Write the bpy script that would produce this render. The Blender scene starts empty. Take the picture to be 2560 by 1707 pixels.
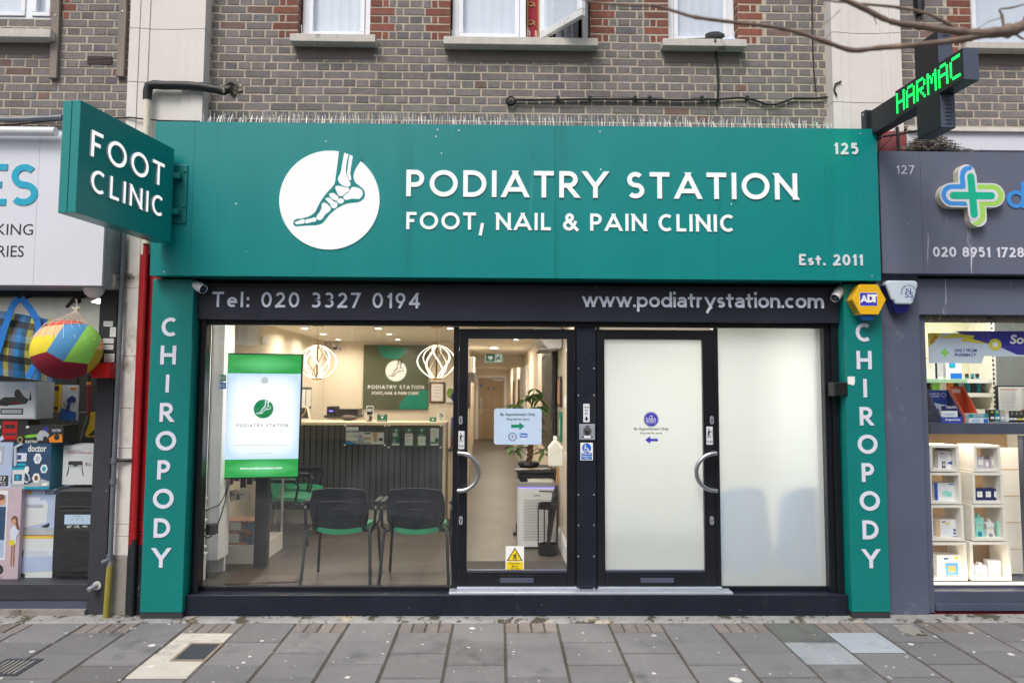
import bpy, math, random
from mathutils import Vector, Matrix
random.seed(7)
scene = bpy.context.scene
COL = scene.collection
rad = math.radians
# ------------------------------------------------------------------ camera
FPX, CAMP, PITCH, YAW, ROLL = 1800.0, Vector((0, -5.6, 1.70)), rad(4.0), rad(0.95), rad(0.26)
fw = Vector((math.sin(YAW)*math.cos(PITCH), math.cos(YAW)*math.cos(PITCH), math.sin(PITCH)))
rt = Vector((math.cos(YAW), -math.sin(YAW), 0)); up = rt.cross(fw)
rt2 = rt*math.cos(ROLL)+up*math.sin(ROLL); up2 = up*math.cos(ROLL)-rt*math.sin(ROLL)
cam = bpy.data.objects.new("camera", bpy.data.cameras.new("camera")); COL.objects.link(cam)
cam.matrix_world = Matrix(((rt2.x, up2.x, -fw.x, CAMP.x), (rt2.y, up2.y, -fw.y, CAMP.y), (rt2.z, up2.z, -fw.z, CAMP.z), (0, 0, 0, 1)))
cam.data.sensor_width = 36; cam.data.lens = 36*FPX/2560; cam.data.clip_end = 500; cam.data.clip_start = .05
cam.data.dof.use_dof = True; cam.data.dof.focus_distance = 5.7; cam.data.dof.aperture_fstop = 1.3
scene.camera = cam
# ------------------------------------------------------------------ overcast daylight
w = bpy.data.worlds.new("World"); scene.world = w; w.use_nodes = True
nt = w.node_tree; nt.nodes.clear()
sky = nt.nodes.new("ShaderNodeTexSky"); sky.sky_type = 'NISHITA'; sky.sun_disc = False
SUN_EL, SUN_AZ = rad(52), rad(205)
sky.sun_elevation = SUN_EL; sky.sun_rotation = SUN_AZ; sky.dust_density = 4; sky.air_density = 1.2
hs = nt.nodes.new("ShaderNodeHueSaturation"); hs.inputs['Saturation'].default_value = .62
bg = nt.nodes.new("ShaderNodeBackground"); bg.inputs['Strength'].default_value = .12
wo = nt.nodes.new("ShaderNodeOutputWorld")
nt.links.new(sky.outputs[0], hs.inputs['Color']); nt.links.new(hs.outputs[0], bg.inputs[0]); nt.links.new(bg.outputs[0], wo.inputs[0])
sl = bpy.data.lights.new("sun", 'SUN'); sl.energy = 1.5; sl.angle = rad(24); sl.color = (1, .97, .93)
so = bpy.data.objects.new("sun", sl); COL.objects.link(so)
sd = Vector((math.sin(SUN_AZ)*math.cos(SUN_EL), math.cos(SUN_AZ)*math.cos(SUN_EL), math.sin(SUN_EL)))
so.rotation_euler = sd.to_track_quat('Z', 'Y').to_euler()
scene.view_settings.view_transform = 'Standard'; scene.view_settings.look = 'None'
scene.view_settings.gamma = 1; scene.view_settings.exposure = 0.42
# ------------------------------------------------------------------ helpers
def at(x, y, Y):
    """photo pixel (2560x1707) -> point on the plane at depth Y"""
    d = fw+rt2*((x-1280)/FPX)-up2*((y-853.5)/FPX)
    return CAMP+d*((Y-CAMP.y)/d.y)
def RC(x0, y0, x1, y1, Y):
    ym, xm = (y0+y1)/2, (x0+x1)/2
    return at(x0, ym, Y).x, at(x1, ym, Y).x, at(xm, y1, Y).z, at(xm, y0, Y).z
def lin(c):
    if isinstance(c, str):
        c = c.lstrip('#'); c = [int(c[i:i+2], 16)/255 for i in (0, 2, 4)]
        c = [v/12.92 if v <= .04045 else ((v+.055)/1.055)**2.4 for v in c]
    return (c[0], c[1], c[2], 1)
MATS = {}
def mat(name, col, rough=.5, var=.12, scale=9, bump=0, metal=0, emit=0, coat=0, bscale=None, spots=None, streak=0, alpha=1, attr=False, spec=.5):
    m = bpy.data.materials.new(name); m.use_nodes = True; MATS[name] = m
    t = m.node_tree; b = t.nodes['Principled BSDF']; L = t.links.new; N = t.nodes.new
    c = lin(col); b.inputs['Base Color'].default_value = c
    b.inputs['Roughness'].default_value = rough; b.inputs['Metallic'].default_value = metal
    b.inputs['Specular IOR Level'].default_value = spec
    if coat: b.inputs['Coat Weight'].default_value = coat; b.inputs['Coat Roughness'].default_value = .08
    if emit:
        b.inputs['Emission Color'].default_value = c; b.inputs['Emission Strength'].default_value = emit
    tc = N('ShaderNodeTexCoord'); src = tc.outputs['Object']
    out = None
    if var:
        n = N('ShaderNodeTexNoise'); n.inputs['Scale'].default_value = scale; n.inputs['Detail'].default_value = 7; n.inputs['Roughness'].default_value = .65
        if streak:
            mp = N('ShaderNodeMapping'); mp.inputs['Scale'].default_value = (1, 1, streak); L(src, mp.inputs[0]); L(mp.outputs[0], n.inputs['Vector'])
        else: L(src, n.inputs['Vector'])
        r = N('ShaderNodeMapRange'); r.inputs[1].default_value = .25; r.inputs[2].default_value = .75
        r.inputs[3].default_value = 1-var; r.inputs[4].default_value = 1+var; L(n.outputs[0], r.inputs[0])
        mx = N('ShaderNodeMix'); mx.data_type = 'RGBA'; mx.blend_type = 'MULTIPLY'; mx.inputs['Factor'].default_value = 1
        mx.inputs['A'].default_value = c; L(r.outputs[0], mx.inputs['B'])
        if attr:
            a = N('ShaderNodeVertexColor'); a.layer_name = 'Col'; L(a.outputs[0], mx.inputs['A'])
        out = mx.outputs['Result']
        rr = N('ShaderNodeMapRange'); rr.inputs[3].default_value = max(0, rough-.10); rr.inputs[4].default_value = min(1, rough+.12)
        L(n.outputs[0], rr.inputs[0]); L(rr.outputs[0], b.inputs['Roughness'])
    for sp in (spots or []):      # (colour, noise/voronoi scale, threshold, soft, kind, squash z)
        scol, ss, th, soft, kind, sq = sp
        mp = N('ShaderNodeMapping'); mp.inputs['Scale'].default_value = (1, 1, sq); L(src, mp.inputs[0])
        if kind == 'v':
            v = N('ShaderNodeTexVoronoi'); v.inputs['Scale'].default_value = ss; L(mp.outputs[0], v.inputs['Vector'])
            # only some cells carry a spot, of varying size
            sepc = N('ShaderNodeSeparateColor'); L(v.outputs['Color'], sepc.inputs[0])
            th_r = N('ShaderNodeMapRange'); th_r.inputs[1].default_value = .45; th_r.inputs[2].default_value = 1; th_r.inputs[3].default_value = 0; th_r.inputs[4].default_value = th
            L(sepc.outputs[0], th_r.inputs[0])
            wob = N('ShaderNodeTexNoise'); wob.inputs['Scale'].default_value = ss*5; L(src, wob.inputs['Vector'])
            ad = N('ShaderNodeMath'); ad.operation = 'MULTIPLY_ADD'; ad.inputs[1].default_value = th*.5; L(wob.outputs[0], ad.inputs[0]); L(v.outputs['Distance'], ad.inputs[2])
            sub = N('ShaderNodeMath'); sub.operation = 'SUBTRACT'; L(th_r.outputs[0], sub.inputs[0]); L(ad.outputs[0], sub.inputs[1])
            f = N('ShaderNodeMapRange'); f.inputs[1].default_value = -th*.25; f.inputs[2].default_value = -th*.25+soft; L(sub.outputs[0], f.inputs[0])
        else:
            v = N('ShaderNodeTexNoise'); v.inputs['Scale'].default_value = ss; v.inputs['Detail'].default_value = 8; v.inputs['Roughness'].default_value = .7; L(mp.outputs[0], v.inputs['Vector'])
            f = N('ShaderNodeMapRange'); f.inputs[1].default_value = th; f.inputs[2].default_value = th+soft; L(v.outputs[0], f.inputs[0])
        mx = N('ShaderNodeMix'); mx.data_type = 'RGBA'; mx.inputs['B'].default_value = lin(scol); L(f.outputs[0], mx.inputs['Factor'])
        if out is None: mx.inputs['A'].default_value = c
        else: L(out, mx.inputs['A'])
        out = mx.outputs['Result']
    if out is not None:
        L(out, b.inputs['Base Color'])
    if bump:
        n2 = N('ShaderNodeTexNoise'); n2.inputs['Scale'].default_value = bscale or scale*8; n2.inputs['Detail'].default_value = 6; L(src, n2.inputs['Vector'])
        bp = N('ShaderNodeBump'); bp.inputs['Strength'].default_value = bump; bp.inputs['Distance'].default_value = .004; L(n2.outputs[0], bp.inputs['Height']); L(bp.outputs[0], b.inputs['Normal'])
    return m
def M(n): return MATS[n]
def glow(name, col, s):
    m = bpy.data.materials.new(name); m.use_nodes = True; MATS[name] = m
    t = m.node_tree; t.nodes.clear(); e = t.nodes.new('ShaderNodeEmission'); o = t.nodes.new('ShaderNodeOutputMaterial')
    e.inputs[0].default_value = lin(col); e.inputs[1].default_value = s; t.links.new(e.outputs[0], o.inputs[0]); return m
def glass(name, tint=(.96, .98, .97), ior=1.45, dirt=0):
    m = bpy.data.materials.new(name); m.use_nodes = True; MATS[name] = m
    t = m.node_tree; t.nodes.clear(); N = t.nodes.new; L = t.links.new
    o = N('ShaderNodeOutputMaterial'); tr = N('ShaderNodeBsdfTransparent'); gl = N('ShaderNodeBsdfGlossy'); mx = N('ShaderNodeMixShader'); fr = N('ShaderNodeFresnel'); ge = N('ShaderNodeNewGeometry'); iv = N('ShaderNodeMix'); iv.inputs[2].default_value = ior; iv.inputs[3].default_value = 1/ior; L(ge.outputs['Backfacing'], iv.inputs[0]); L(iv.outputs[0], fr.inputs[0])
    tr.inputs[0].default_value = (*tint, 1); gl.inputs['Roughness'].default_value = .01
    L(fr.outputs[0], mx.inputs[0]); L(tr.outputs[0], mx.inputs[1]); L(gl.outputs[0], mx.inputs[2])
    if dirt:
        d = N('ShaderNodeBsdfDiffuse'); d.inputs[0].default_value = (.6, .62, .65, 1); m2 = N('ShaderNodeMixShader')
        n = N('ShaderNodeTexNoise'); n.inputs['Scale'].default_value = 1.6; n.inputs['Detail'].default_value = 8; tc = N('ShaderNodeTexCoord'); L(tc.outputs['Object'], n.inputs['Vector'])
        r = N('ShaderNodeMapRange'); r.inputs[1].default_value = .45; r.inputs[2].default_value = .8; r.inputs[3].default_value = .0; r.inputs[4].default_value = dirt; L(n.outputs[0], r.inputs[0])
        L(r.outputs[0], m2.inputs[0]); L(mx.outputs[0], m2.inputs[1]); L(d.outputs[0], m2.inputs[2]); L(m2.outputs[0], o.inputs[0])
    else: L(mx.outputs[0], o.inputs[0])
    return m
# --- Bfont text to flat polygons, cached
_tc = {}
def text_polys(s, bold=0.0, shear=0.0):
    k = (s, bold, shear)
    if k in _tc: return _tc[k]
    cu = bpy.data.curves.new("t", 'FONT'); cu.body = s; cu.resolution_u = 3; cu.offset = bold; cu.shear = shear; cu.align_x = 'LEFT'
    o = bpy.data.objects.new("t", cu); COL.objects.link(o)
    dg = bpy.context.evaluated_depsgraph_get(); me = bpy.data.meshes.new_from_object(o.evaluated_get(dg))
    vs = [(v.co.x, v.co.y) for v in me.vertices]; fs = [tuple(p.vertices) for p in me.polygons]
    es = {}
    for p in me.polygons:
        for e in p.edge_keys: es[e] = es.get(e, 0)+1
    be = [e for e, c in es.items() if c == 1]
    bpy.data.objects.remove(o); bpy.data.curves.remove(cu); bpy.data.meshes.remove(me)
    if not vs: vs = [(0, 0), (1, 1)]
    x0 = min(v[0] for v in vs); x1 = max(v[0] for v in vs); y0 = min(v[1] for v in vs); y1 = max(v[1] for v in vs)
    vs = [((v[0]-x0)/(x1-x0 or 1), (v[1]-y0)/(y1-y0 or 1)) for v in vs]
    _tc[k] = (vs, fs, be, (x1-x0)/(y1-y0 or 1)); return _tc[k]
def _arc(cx, cy, rx, ry, a0, a1):
    n = max(6, int(abs(a1-a0)/9)); return [(cx+rx*math.cos(rad(a0+(a1-a0)*i/n)), cy+ry*math.sin(rad(a0+(a1-a0)*i/n))) for i in range(n+1)]
# geometric sans, strokes in a unit box: char -> (width, strokes, z0, z1)
G = {
 'A': (.98, [[(0, 0), (.5, 1)], [(1, 0), (.5, 1)], [(.2, .25), (.8, .25)]]),
 'C': (.84, [[(.56, .5, .56, .5, 52, 308)]]), 'D': (.86, [[(0, 0), (0, 1)], [(0, 1), (.36, 1), (.36, .5, .64, .5, 90, -90), (0, 0)]]),
 'E': (.60, [[(0, 0), (0, 1)], [(0, 1), (1, 1)], [(0, .5), (.9, .5)], [(0, 0), (1, 0)]]), 'F': (.58, [[(0, 0), (0, 1)], [(0, 1), (1, 1)], [(0, .5), (.9, .5)]]),
 'G': (.9, [[(.53, .5, .53, .5, 50, 360), (.55, .5)]]),
 'H': (.82, [[(0, 0), (0, 1)], [(1, 0), (1, 1)], [(0, .5), (1, .5)]]), 'I': (.0, [[(.5, 0), (.5, 1)]]), 'K': (.75, [[(0, 0), (0, 1)], [(0, .4), (1, 1)], [(.3, .58), (1, 0)]]),
 'L': (.56, [[(0, 0), (0, 1)], [(0, 0), (1, 0)]]), 'N': (.84, [[(0, 0), (0, 1)], [(1, 0), (1, 1)], [(0, 1), (1, 0)]]),
 'O': (1.04, [[(.5, .5, .5, .5, 0, 360)]]), 'P': (.66, [[(0, 0), (0, 1)], [(0, 1), (.5, 1), (.5, .715, .5, .285, 90, -90), (0, .43)]]),
 'R': (.70, [[(0, 0), (0, 1)], [(0, 1), (.5, 1), (.5, .725, .47, .275, 90, -90), (0, .45)], [(.42, .45), (1, 0)]]),
 'S': (.66, [[(.5, .75, .45, .25, 38, 270), (.5, .25, .5, .25, 90, -140)]]), 'T': (.74, [[(0, 1), (1, 1)], [(.5, 0), (.5, 1)]]),
 'Y': (.88, [[(0, 1), (.5, .42)], [(1, 1), (.5, .42)], [(.5, 0), (.5, .5)]]),
 '&': (.86, [[(1, 0), (.22, .66), (.42, .8, .235, .2, 215, -40), (.16, .47), (.36, .26, .36, .26, 130, 330), (.95, .55)]]),
 ',': (.26, [[(.8, 1), (0, -2)]], 0, .3), '.': (.0, [[(.5, 0), (.5, 1)]], 0, .17), ':': (.0, [[(.5, 0), (.5, .22)], [(.5, .78), (.5, 1)]], 0, .66),
 '0': (.68, [[(.5, .5, .5, .5, 0, 360)]]), '1': (.36, [[(1, 0), (1, 1)], [(1, .98), (0, .74)]]), '2': (.64, [[(.48, .7, .46, .3, 160, -25), (.02, 0)], [(0, 0), (1, 0)]]),
 '3': (.62, [[(.42, .75, .48, .25, 140, -90), (.42, .25, .55, .25, 90, -140)]]), '4': (.72, [[(.78, 0), (.78, 1)], [(.78, 1), (0, .25)], [(0, .25), (1, .25)]]),
 '5': (.62, [[(.95, 1), (.12, 1)], [(.12, 1), (.06, .52)], [(.06, .52), (.44, .33, .53, .33, 135, -140)]]), '8': (.66, [[(.5, .76, .43, .24, 0, 360)], [(.5, .27, .5, .27, 0, 360)]]),
 '7': (.62, [[(0, 1), (1, 1)], [(1, 1), (.25, 0)]]), '9': (.64, [[(.5, .68, .5, .32, 0, 360)], [(.98, .6), (.42, 0)]]),
 'e': (.64, [[(0.02, .52), (1, .52)], [(.5, .5, .5, .5, 0, 310)]], 0, .66), 'l': (.0, [[(.5, 0), (.5, 1)]]), 'o': (.68, [[(.5, .5, .5, .5, 0, 360)]], 0, .66),
 'w': (.98, [[(0, 1), (.26, 0)], [(.26, 0), (.5, 1)], [(.5, 1), (.74, 0)], [(.74, 0), (1, 1)]], 0, .66),
 'p': (.68, [[(.5, .5, .5, .5, 0, 360)], [(0, -.55), (0, 1)]], 0, .66), 'd': (.68, [[(.5, .5, .5, .5, 0, 360)], [(1, 0), (1, 1.62)]], 0, .66),
 'i': (.0, [[(.5, 0), (.5, 1)], [(.5, 1.60), (.5, 1.68)]], 0, .66), 'a': (.6, [[(.08, .82), (.5, .68, .5, .32, 140, 0), (1, 0)], [(1, .56), (.5, .56), (.4, .28, .4, .28, 90, 270), (.6, 0), (1, .25)]], 0, .66),
 't': (.46, [[(.42, 1.42), (.42, .25), (.75, .25, .33, .25, 180, 280)], [(0, 1), (1, 1)]], 0, .66), 'r': (.44, [[(0, 0), (0, 1)], [(0, .55), (.75, .5, .75, .5, 160, 80)]], 0, .66),
 'y': (.68, [[(0, 1), (.5, 0)], [(1, 1), (.22, -.55)]], 0, .66), 's': (.5, [[(.5, .74, .45, .26, 38, 270), (.5, .25, .5, .25, 90, -140)]], 0, .66),
 'n': (.62, [[(0, 0), (0, 1)], [(0, .5), (.5, .5, .5, .5, 180, 0), (1, 0)]], 0, .66), 'c': (.58, [[(.58, .5, .58, .5, 52, 308)]], 0, .66),
 'm': (1.02, [[(0, 0), (0, 1)], [(0, .5), (.25, .5, .25, .5, 180, 0), (.5, 0)], [(.5, .5), (.75, .5, .25, .5, 180, 0), (1, 0)]], 0, .66),
}
def clipz(poly, z0, z1):
    for s, lim in ((1, z0), (-1, -z1)):
        out = []
        for i, p in enumerate(poly):
            q = poly[(i+1) % len(poly)]; a, b = s*p[1]-lim, s*q[1]-lim
            if a >= 0: out.append(p)
            if (a >= 0) != (b >= 0): k = a/(a-b); out.append((p[0]+(q[0]-p[0])*k, p[1]+(q[1]-p[1])*k))
        poly = out
    return poly
class MB:
    def __init__(s, T=None): s.v = []; s.f = []; s.m = []; s.mats = []; s.T = T; s.col = None; s.cols = []
    def mi(s, m):
        if isinstance(m, str): m = M(m)
        if m not in s.mats: s.mats.append(m)
        return s.mats.index(m)
    def P(s, pts):
        i = len(s.v)
        for p in pts:
            p = Vector(p); s.v.append(s.T @ p if s.T else p); s.cols.append(s.col or (1, 1, 1))
        return i
    def poly(s, pts, m): i = s.P(pts); s.f.append(tuple(range(i, i+len(pts)))); s.m.append(s.mi(m))
    def box(s, x0, x1, y0, y1, z0, z1, m):
        if x0 > x1: x0, x1 = x1, x0
        if y0 > y1: y0, y1 = y1, y0
        if z0 > z1: z0, z1 = z1, z0
        i = s.P([(x0, y0, z0), (x1, y0, z0), (x1, y1, z0), (x0, y1, z0), (x0, y0, z1), (x1, y0, z1), (x1, y1, z1), (x0, y1, z1)]); k = s.mi(m)
        for q in ((0, 3, 2, 1), (4, 5, 6, 7), (0, 1, 5, 4), (1, 2, 6, 5), (2, 3, 7, 6), (3, 0, 4, 7)): s.f.append(tuple(i+a for a in q)); s.m.append(k)
        return s
    def boxr(s, r, y0, y1, m): return s.box(r[0], r[1], y0, y1, r[2], r[3], m)
    def prism(s, poly, y0, y1, m, ms=None):
        """polygon in x,z (counter-clockwise seen from -Y), front at y0"""
        n = len(poly); a = sum(poly[i][0]*poly[(i+1) % n][1]-poly[(i+1) % n][0]*poly[i][1] for i in range(n))
        if a < 0: poly = poly[::-1]
        i = s.P([(p[0], y0, p[1]) for p in poly]+[(p[0], y1, p[1]) for p in poly]); k = s.mi(m); k2 = s.mi(ms or m)
        s.f.append(tuple(range(i, i+n))); s.m.append(k); s.f.append(tuple(range(i+2*n-1, i+n-1, -1))); s.m.append(k2)
        for j in range(n): q = (j+1) % n; s.f.append((i+j, i+n+j, i+n+q, i+q)); s.m.append(k2)
        return s
    def disc(s, cx, cz, rx, rz, y0, y1, m, n=40, ms=None): return s.prism([(cx+rx*math.cos(2*math.pi*k/n), cz+rz*math.sin(2*math.pi*k/n)) for k in range(n)], y0, y1, m, ms)
    def rrect(s, x0, x1, z0, z1, r, y0, y1, m, ms=None):
        p = []
        for cx, cz, a in ((x1-r, z0+r, -90), (x1-r, z1-r, 0), (x0+r, z1-r, 90), (x0+r, z0+r, 180)):
            p += [(cx+r*math.cos(rad(a+15*i)), cz+r*math.sin(rad(a+15*i))) for i in range(7)]
        return s.prism(p, y0, y1, m, ms)
    def tube(s, pts, r, m, n=8, cap=True):
        pts = [Vector(p) for p in pts]; rs = r if isinstance(r, (list, tuple)) else [r]*len(pts); k = s.mi(m); rings = []
        prev = None
        for j, p in enumerate(pts):
            d = (pts[min(j+1, len(pts)-1)]-pts[max(j-1, 0)]).normalized()
            if prev is None: u = d.orthogonal().normalized()
            else: u = (prev-d*prev.dot(d)).normalized() if (prev-d*prev.dot(d)).length > 1e-6 else d.orthogonal().normalized()
            prev = u; q = d.cross(u)
            rings.append(s.P([p+(u*math.cos(2*math.pi*a/n)+q*math.sin(2*math.pi*a/n))*rs[j] for a in range(n)]))
        for j in range(len(rings)-1):
            for a in range(n): b = (a+1) % n; s.f.append((rings[j]+a, rings[j]+b, rings[j+1]+b, rings[j+1]+a)); s.m.append(k)
        if cap: s.f.append(tuple(rings[0]+a for a in range(n-1, -1, -1))); s.m.append(k); s.f.append(tuple(rings[-1]+a for a in range(n))); s.m.append(k)
        return s
    def lathe(s, prof, c, m, n=24, axis='z'):
        k = s.mi(m); rings = []
        for r, h in prof:
            ring = []
            for a in range(n):
                x, y = r*math.cos(2*math.pi*a/n), r*math.sin(2*math.pi*a/n)
                ring.append({'z': (c[0]+x, c[1]+y, c[2]+h), 'y': (c[0]+x, c[1]+h, c[2]-y), 'x': (c[0]+h, c[1]+x, c[2]+y)}[axis])
            rings.append(s.P(ring))
        for j in range(len(rings)-1):
            for a in range(n): b = (a+1) % n; s.f.append((rings[j]+a, rings[j]+b, rings[j+1]+b, rings[j+1]+a)); s.m.append(k)
        s.f.append(tuple(rings[0]+a for a in range(n-1, -1, -1))); s.m.append(k); s.f.append(tuple(rings[-1]+a for a in range(n))); s.m.append(k)
        return s
    def grid(s, nu, nv, fn, m):
        k = s.mi(m); i = s.P([fn(a/nu, b/nv) for b in range(nv+1) for a in range(nu+1)])
        for b in range(nv):
            for a in range(nu): q = i+b*(nu+1)+a; s.f.append((q, q+1, q+nu+2, q+nu+1)); s.m.append(k if not callable(m) else 0)
        return s
    def text(s, t, x0, x1, z0, z1, y, m, bold=0.0, depth=.0006, shear=0.0, keep=False):
        vs, fs, be, asp = text_polys(t, bold, shear)
        if keep:
            wd = min(x1-x0, (z1-z0)*asp); xm = (x0+x1)/2; x0, x1 = xm-wd/2, xm+wd/2
        k = s.mi(m); i = s.P([(x0+v[0]*(x1-x0), y-depth, z0+v[1]*(z1-z0)) for v in vs])
        for f in fs:
            p = [vs[a] for a in f]; ar = sum(p[q][0]*p[(q+1) % len(p)][1]-p[(q+1) % len(p)][0]*p[q][1] for q in range(len(p)))
            s.f.append(tuple(i+a for a in (f if ar > 0 else f[::-1]))); s.m.append(k)
        if depth > .002:
            j = s.P([(x0+v[0]*(x1-x0), y, z0+v[1]*(z1-z0)) for v in vs])
            for a, b in be: s.f.append((i+a, j+a, j+b, i+b)); s.m.append(k)
        return s
    def strokes(s, t, x0, x1, z0, z1, y, m, th=.17, depth=.01, word=None, ms=None):
        """geometric lettering fitted between x0..x1 with cap height z0..z1"""
        H = z1-z0; tot = sum(max(G[c][0], th) for c in t if c != ' ')+.32*t.count(' ')
        gap = ((x1-x0)/H-tot)/max(1, len(t)-1); x = 0; e = 0; wi = 0
        for c in t:
            if c == ' ': x += .32+gap; wi += 1; continue
            g = G[c]; wd = max(g[0], th)
            if word is not None and wi != word: x += wd+gap; continue
            e = 0 if word is not None and e > 40 else e; za, zb = (g[2], g[3]) if len(g) > 2 else (0, 1)
            mp = lambda p: (x+th/2+p[0]*(wd-th), za+th/2+p[1]*(max(zb-za-th, 1e-6)))
            for st in g[1]:
                pts = []; closed = False
                for it in st:
                    if len(it) == 6:
                        closed = abs(it[5]-it[4]) == 360 and len(st) == 1; pts += _arc(*it)
                    else: pts.append(it)
                raw = pts; pts = [mp(p) for p in pts]
                cl = [pts[0]]
                for p in pts[1:]:
                    if math.dist(p, cl[-1]) > 1e-4: cl.append(p)
                pts = cl
                if len(pts) < 2: pts = [(pts[0][0], za), (pts[0][0], zb)]
                if closed: pts = pts[:-1] if math.dist(pts[0], pts[-1]) < 1e-3 else pts
                if c == '.': pts = [(pts[0][0], 0), (pts[0][0], th*1.05)]
                n = len(pts)
                if not closed:      # run ends that touch the letter's box out to its edge
                    for end, nb, rw in ((0, 1, raw[0]), (n-1, n-2, raw[-1])):
                        d = (pts[end][0]-pts[nb][0], pts[end][1]-pts[nb][1]); l = math.hypot(*d); d = (d[0]/l, d[1]/l)
                        ex = 0
                        if c == '.': continue
                        if abs(d[1]) > .3 and (rw[1] in (0, 1) or rw[1] < 0 or rw[1] > 1) : ex = th/2/abs(d[1])+ (th*.5 if n == 2 and abs(d[0]) > .1 else 0)
                        elif abs(d[1]) <= .3 and rw[0] in (0, 1) and n == 2: ex = th/2
                        pts[end] = (pts[end][0]+d[0]*ex, pts[end][1]+d[1]*ex)
                lft, rgt = [], []
                for j in range(n):
                    a = pts[j-1] if (j or closed) else pts[j]; b = pts[(j+1) % n] if (j < n-1 or closed) else pts[j]
                    d = (b[0]-a[0], b[1]-a[1]); l = math.hypot(*d) or 1; d = (d[0]/l, d[1]/l); sc = 1
                    if a != pts[j] and b != pts[j]:
                        d1 = (pts[j][0]-a[0], pts[j][1]-a[1]); l1 = math.hypot(*d1) or 1; cs = (d1[0]*d[0]+d1[1]*d[1])/l1; sc = min(1.6, 1/max(cs, .4))
                    nx, ny = -d[1]*th/2*sc, d[0]*th/2*sc
                    lft.append((pts[j][0]+nx, pts[j][1]+ny)); rgt.append((pts[j][0]-nx, pts[j][1]-ny))
                dy = e*.00025; e += 1
                W = lambda p: (x0+p[0]*H, z0+p[1]*H)
                if n == 2 and not closed:
                    pl = [rgt[0], rgt[1], lft[1], lft[0]]
                    if za == 0 and zb == 1 or c in 'wy': pl = clipz(pl, min(za, -.45 if c == 'y' else za), zb)
                    if len(pl) > 2: s.prism([W(p) for p in pl], y-depth-dy, y, m, ms)
                else:
                    k = s.mi(m); k2 = s.mi(ms or m); q = len(lft); i = s.P([(W(p)[0], y-depth-dy, W(p)[1]) for p in rgt+lft]+[(W(p)[0], y, W(p)[1]) for p in rgt+lft])
                    for j in range(q if closed else q-1):
                        b = (j+1) % q
                        s.f.append((i+j, i+b, i+q+b, i+q+j)); s.m.append(k)
                        s.f.append((i+j, i+2*q+j, i+2*q+b, i+b)); s.m.append(k2); s.f.append((i+q+j, i+q+b, i+3*q+b, i+3*q+j)); s.m.append(k2)
                    if not closed:
                        for j in (0, q-1): s.f.append((i+j, i+q+j, i+3*q+j, i+2*q+j)); s.m.append(k)
            x += wd+gap
        return s
    def build(s, name, parent=None, label=None, cat=None, group=None, kind=None, smooth=False, bevel=0, ang=35):
        if parent is not None: off = Vector(WL[parent.name])
        else:
            xs = [v.x for v in s.v]; ys = [v.y for v in s.v]; zs = [v.z for v in s.v]
            off = Vector(((min(xs)+max(xs))/2, (min(ys)+max(ys))/2, min(zs)))
        me = bpy.data.meshes.new(name); me.from_pydata([tuple(v-off) for v in s.v], [], s.f)
        for m in s.mats: me.materials.append(m)
        me.polygons.foreach_set('material_index', s.m)
        if any(c != (1, 1, 1) for c in s.cols):
            a = me.color_attributes.new('Col', 'FLOAT_COLOR', 'POINT')
            for i, c in enumerate(s.cols): a.data[i].color = (*c, 1)
        if smooth:
            me.polygons.foreach_set('use_smooth', [True]*len(me.polygons))
            me.set_sharp_from_angle(angle=rad(ang))
        me.update()
        o = bpy.data.objects.new(name, me); COL.objects.link(o)
        if parent is not None: o.parent = parent; WL[o.name] = WL[parent.name]
        else: o.location = off; WL[o.name] = tuple(off)
        if bevel:
            b = o.modifiers.new('bevel', 'BEVEL'); b.width = bevel; b.segments = 2; b.limit_method = 'ANGLE'; b.angle_limit = rad(40)
        tag(o, label, cat, group, kind); return o
WL = {}
def words(parent, t, r, y, m, th, depth, T=None, ms=None):
    for i, wd in enumerate(t.split(' ')):
        b = MB(T); b.strokes(t, r[0], r[1], r[2], r[3], y, m, th, depth, i, ms); b.build('lettering', parent)
def twords(parent, ws, y, m, bold, depth, T=None):
    for wd, r in ws: b = MB(T); b.text(wd, *r, y, m, bold, depth); b.build('lettering', parent)
def tag(o, label=None, cat=None, group=None, kind=None):
    for k, v in (('label', label), ('category', cat), ('group', group), ('kind', kind)):
        if v: o[k] = v
    return o
def thing(name, label, cat, loc, group=None, rz=0):
    o = bpy.data.objects.new(name, None); COL.objects.link(o); o.location = loc; o.rotation_euler = (0, 0, rz); o.empty_display_size = .1
    WL[o.name] = tuple(loc) if not rz else (0, 0, 0); return tag(o, label, cat, group)
def local(name, label, cat, loc, group=None, rz=0):      # parts are built in the thing's own frame
    o = thing(name, label, cat, loc, group, rz); WL[o.name] = (0, 0, 0); return o
def copy_tree(o, parent=None):
    c = o.copy(); COL.objects.link(c); c.parent = parent; WL[c.name] = WL[o.name]
    for ch in list(o.children): copy_tree(ch, c)
    return c
def lamp(name, parent, loc, power, size, col, rot=(0, 0, 0), sy=None, spread=None):
    l = bpy.data.lights.new(name, 'AREA'); l.energy = power; l.color = col
    if sy: l.shape = 'RECTANGLE'; l.size = size; l.size_y = sy
    else: l.shape = 'DISK'; l.size = size
    if spread: l.spread = spread
    o = bpy.data.objects.new(name, l); COL.objects.link(o); o.parent = parent; o.location = Vector(loc)-Vector(WL[parent.name]); o.rotation_euler = rot; return o
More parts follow.
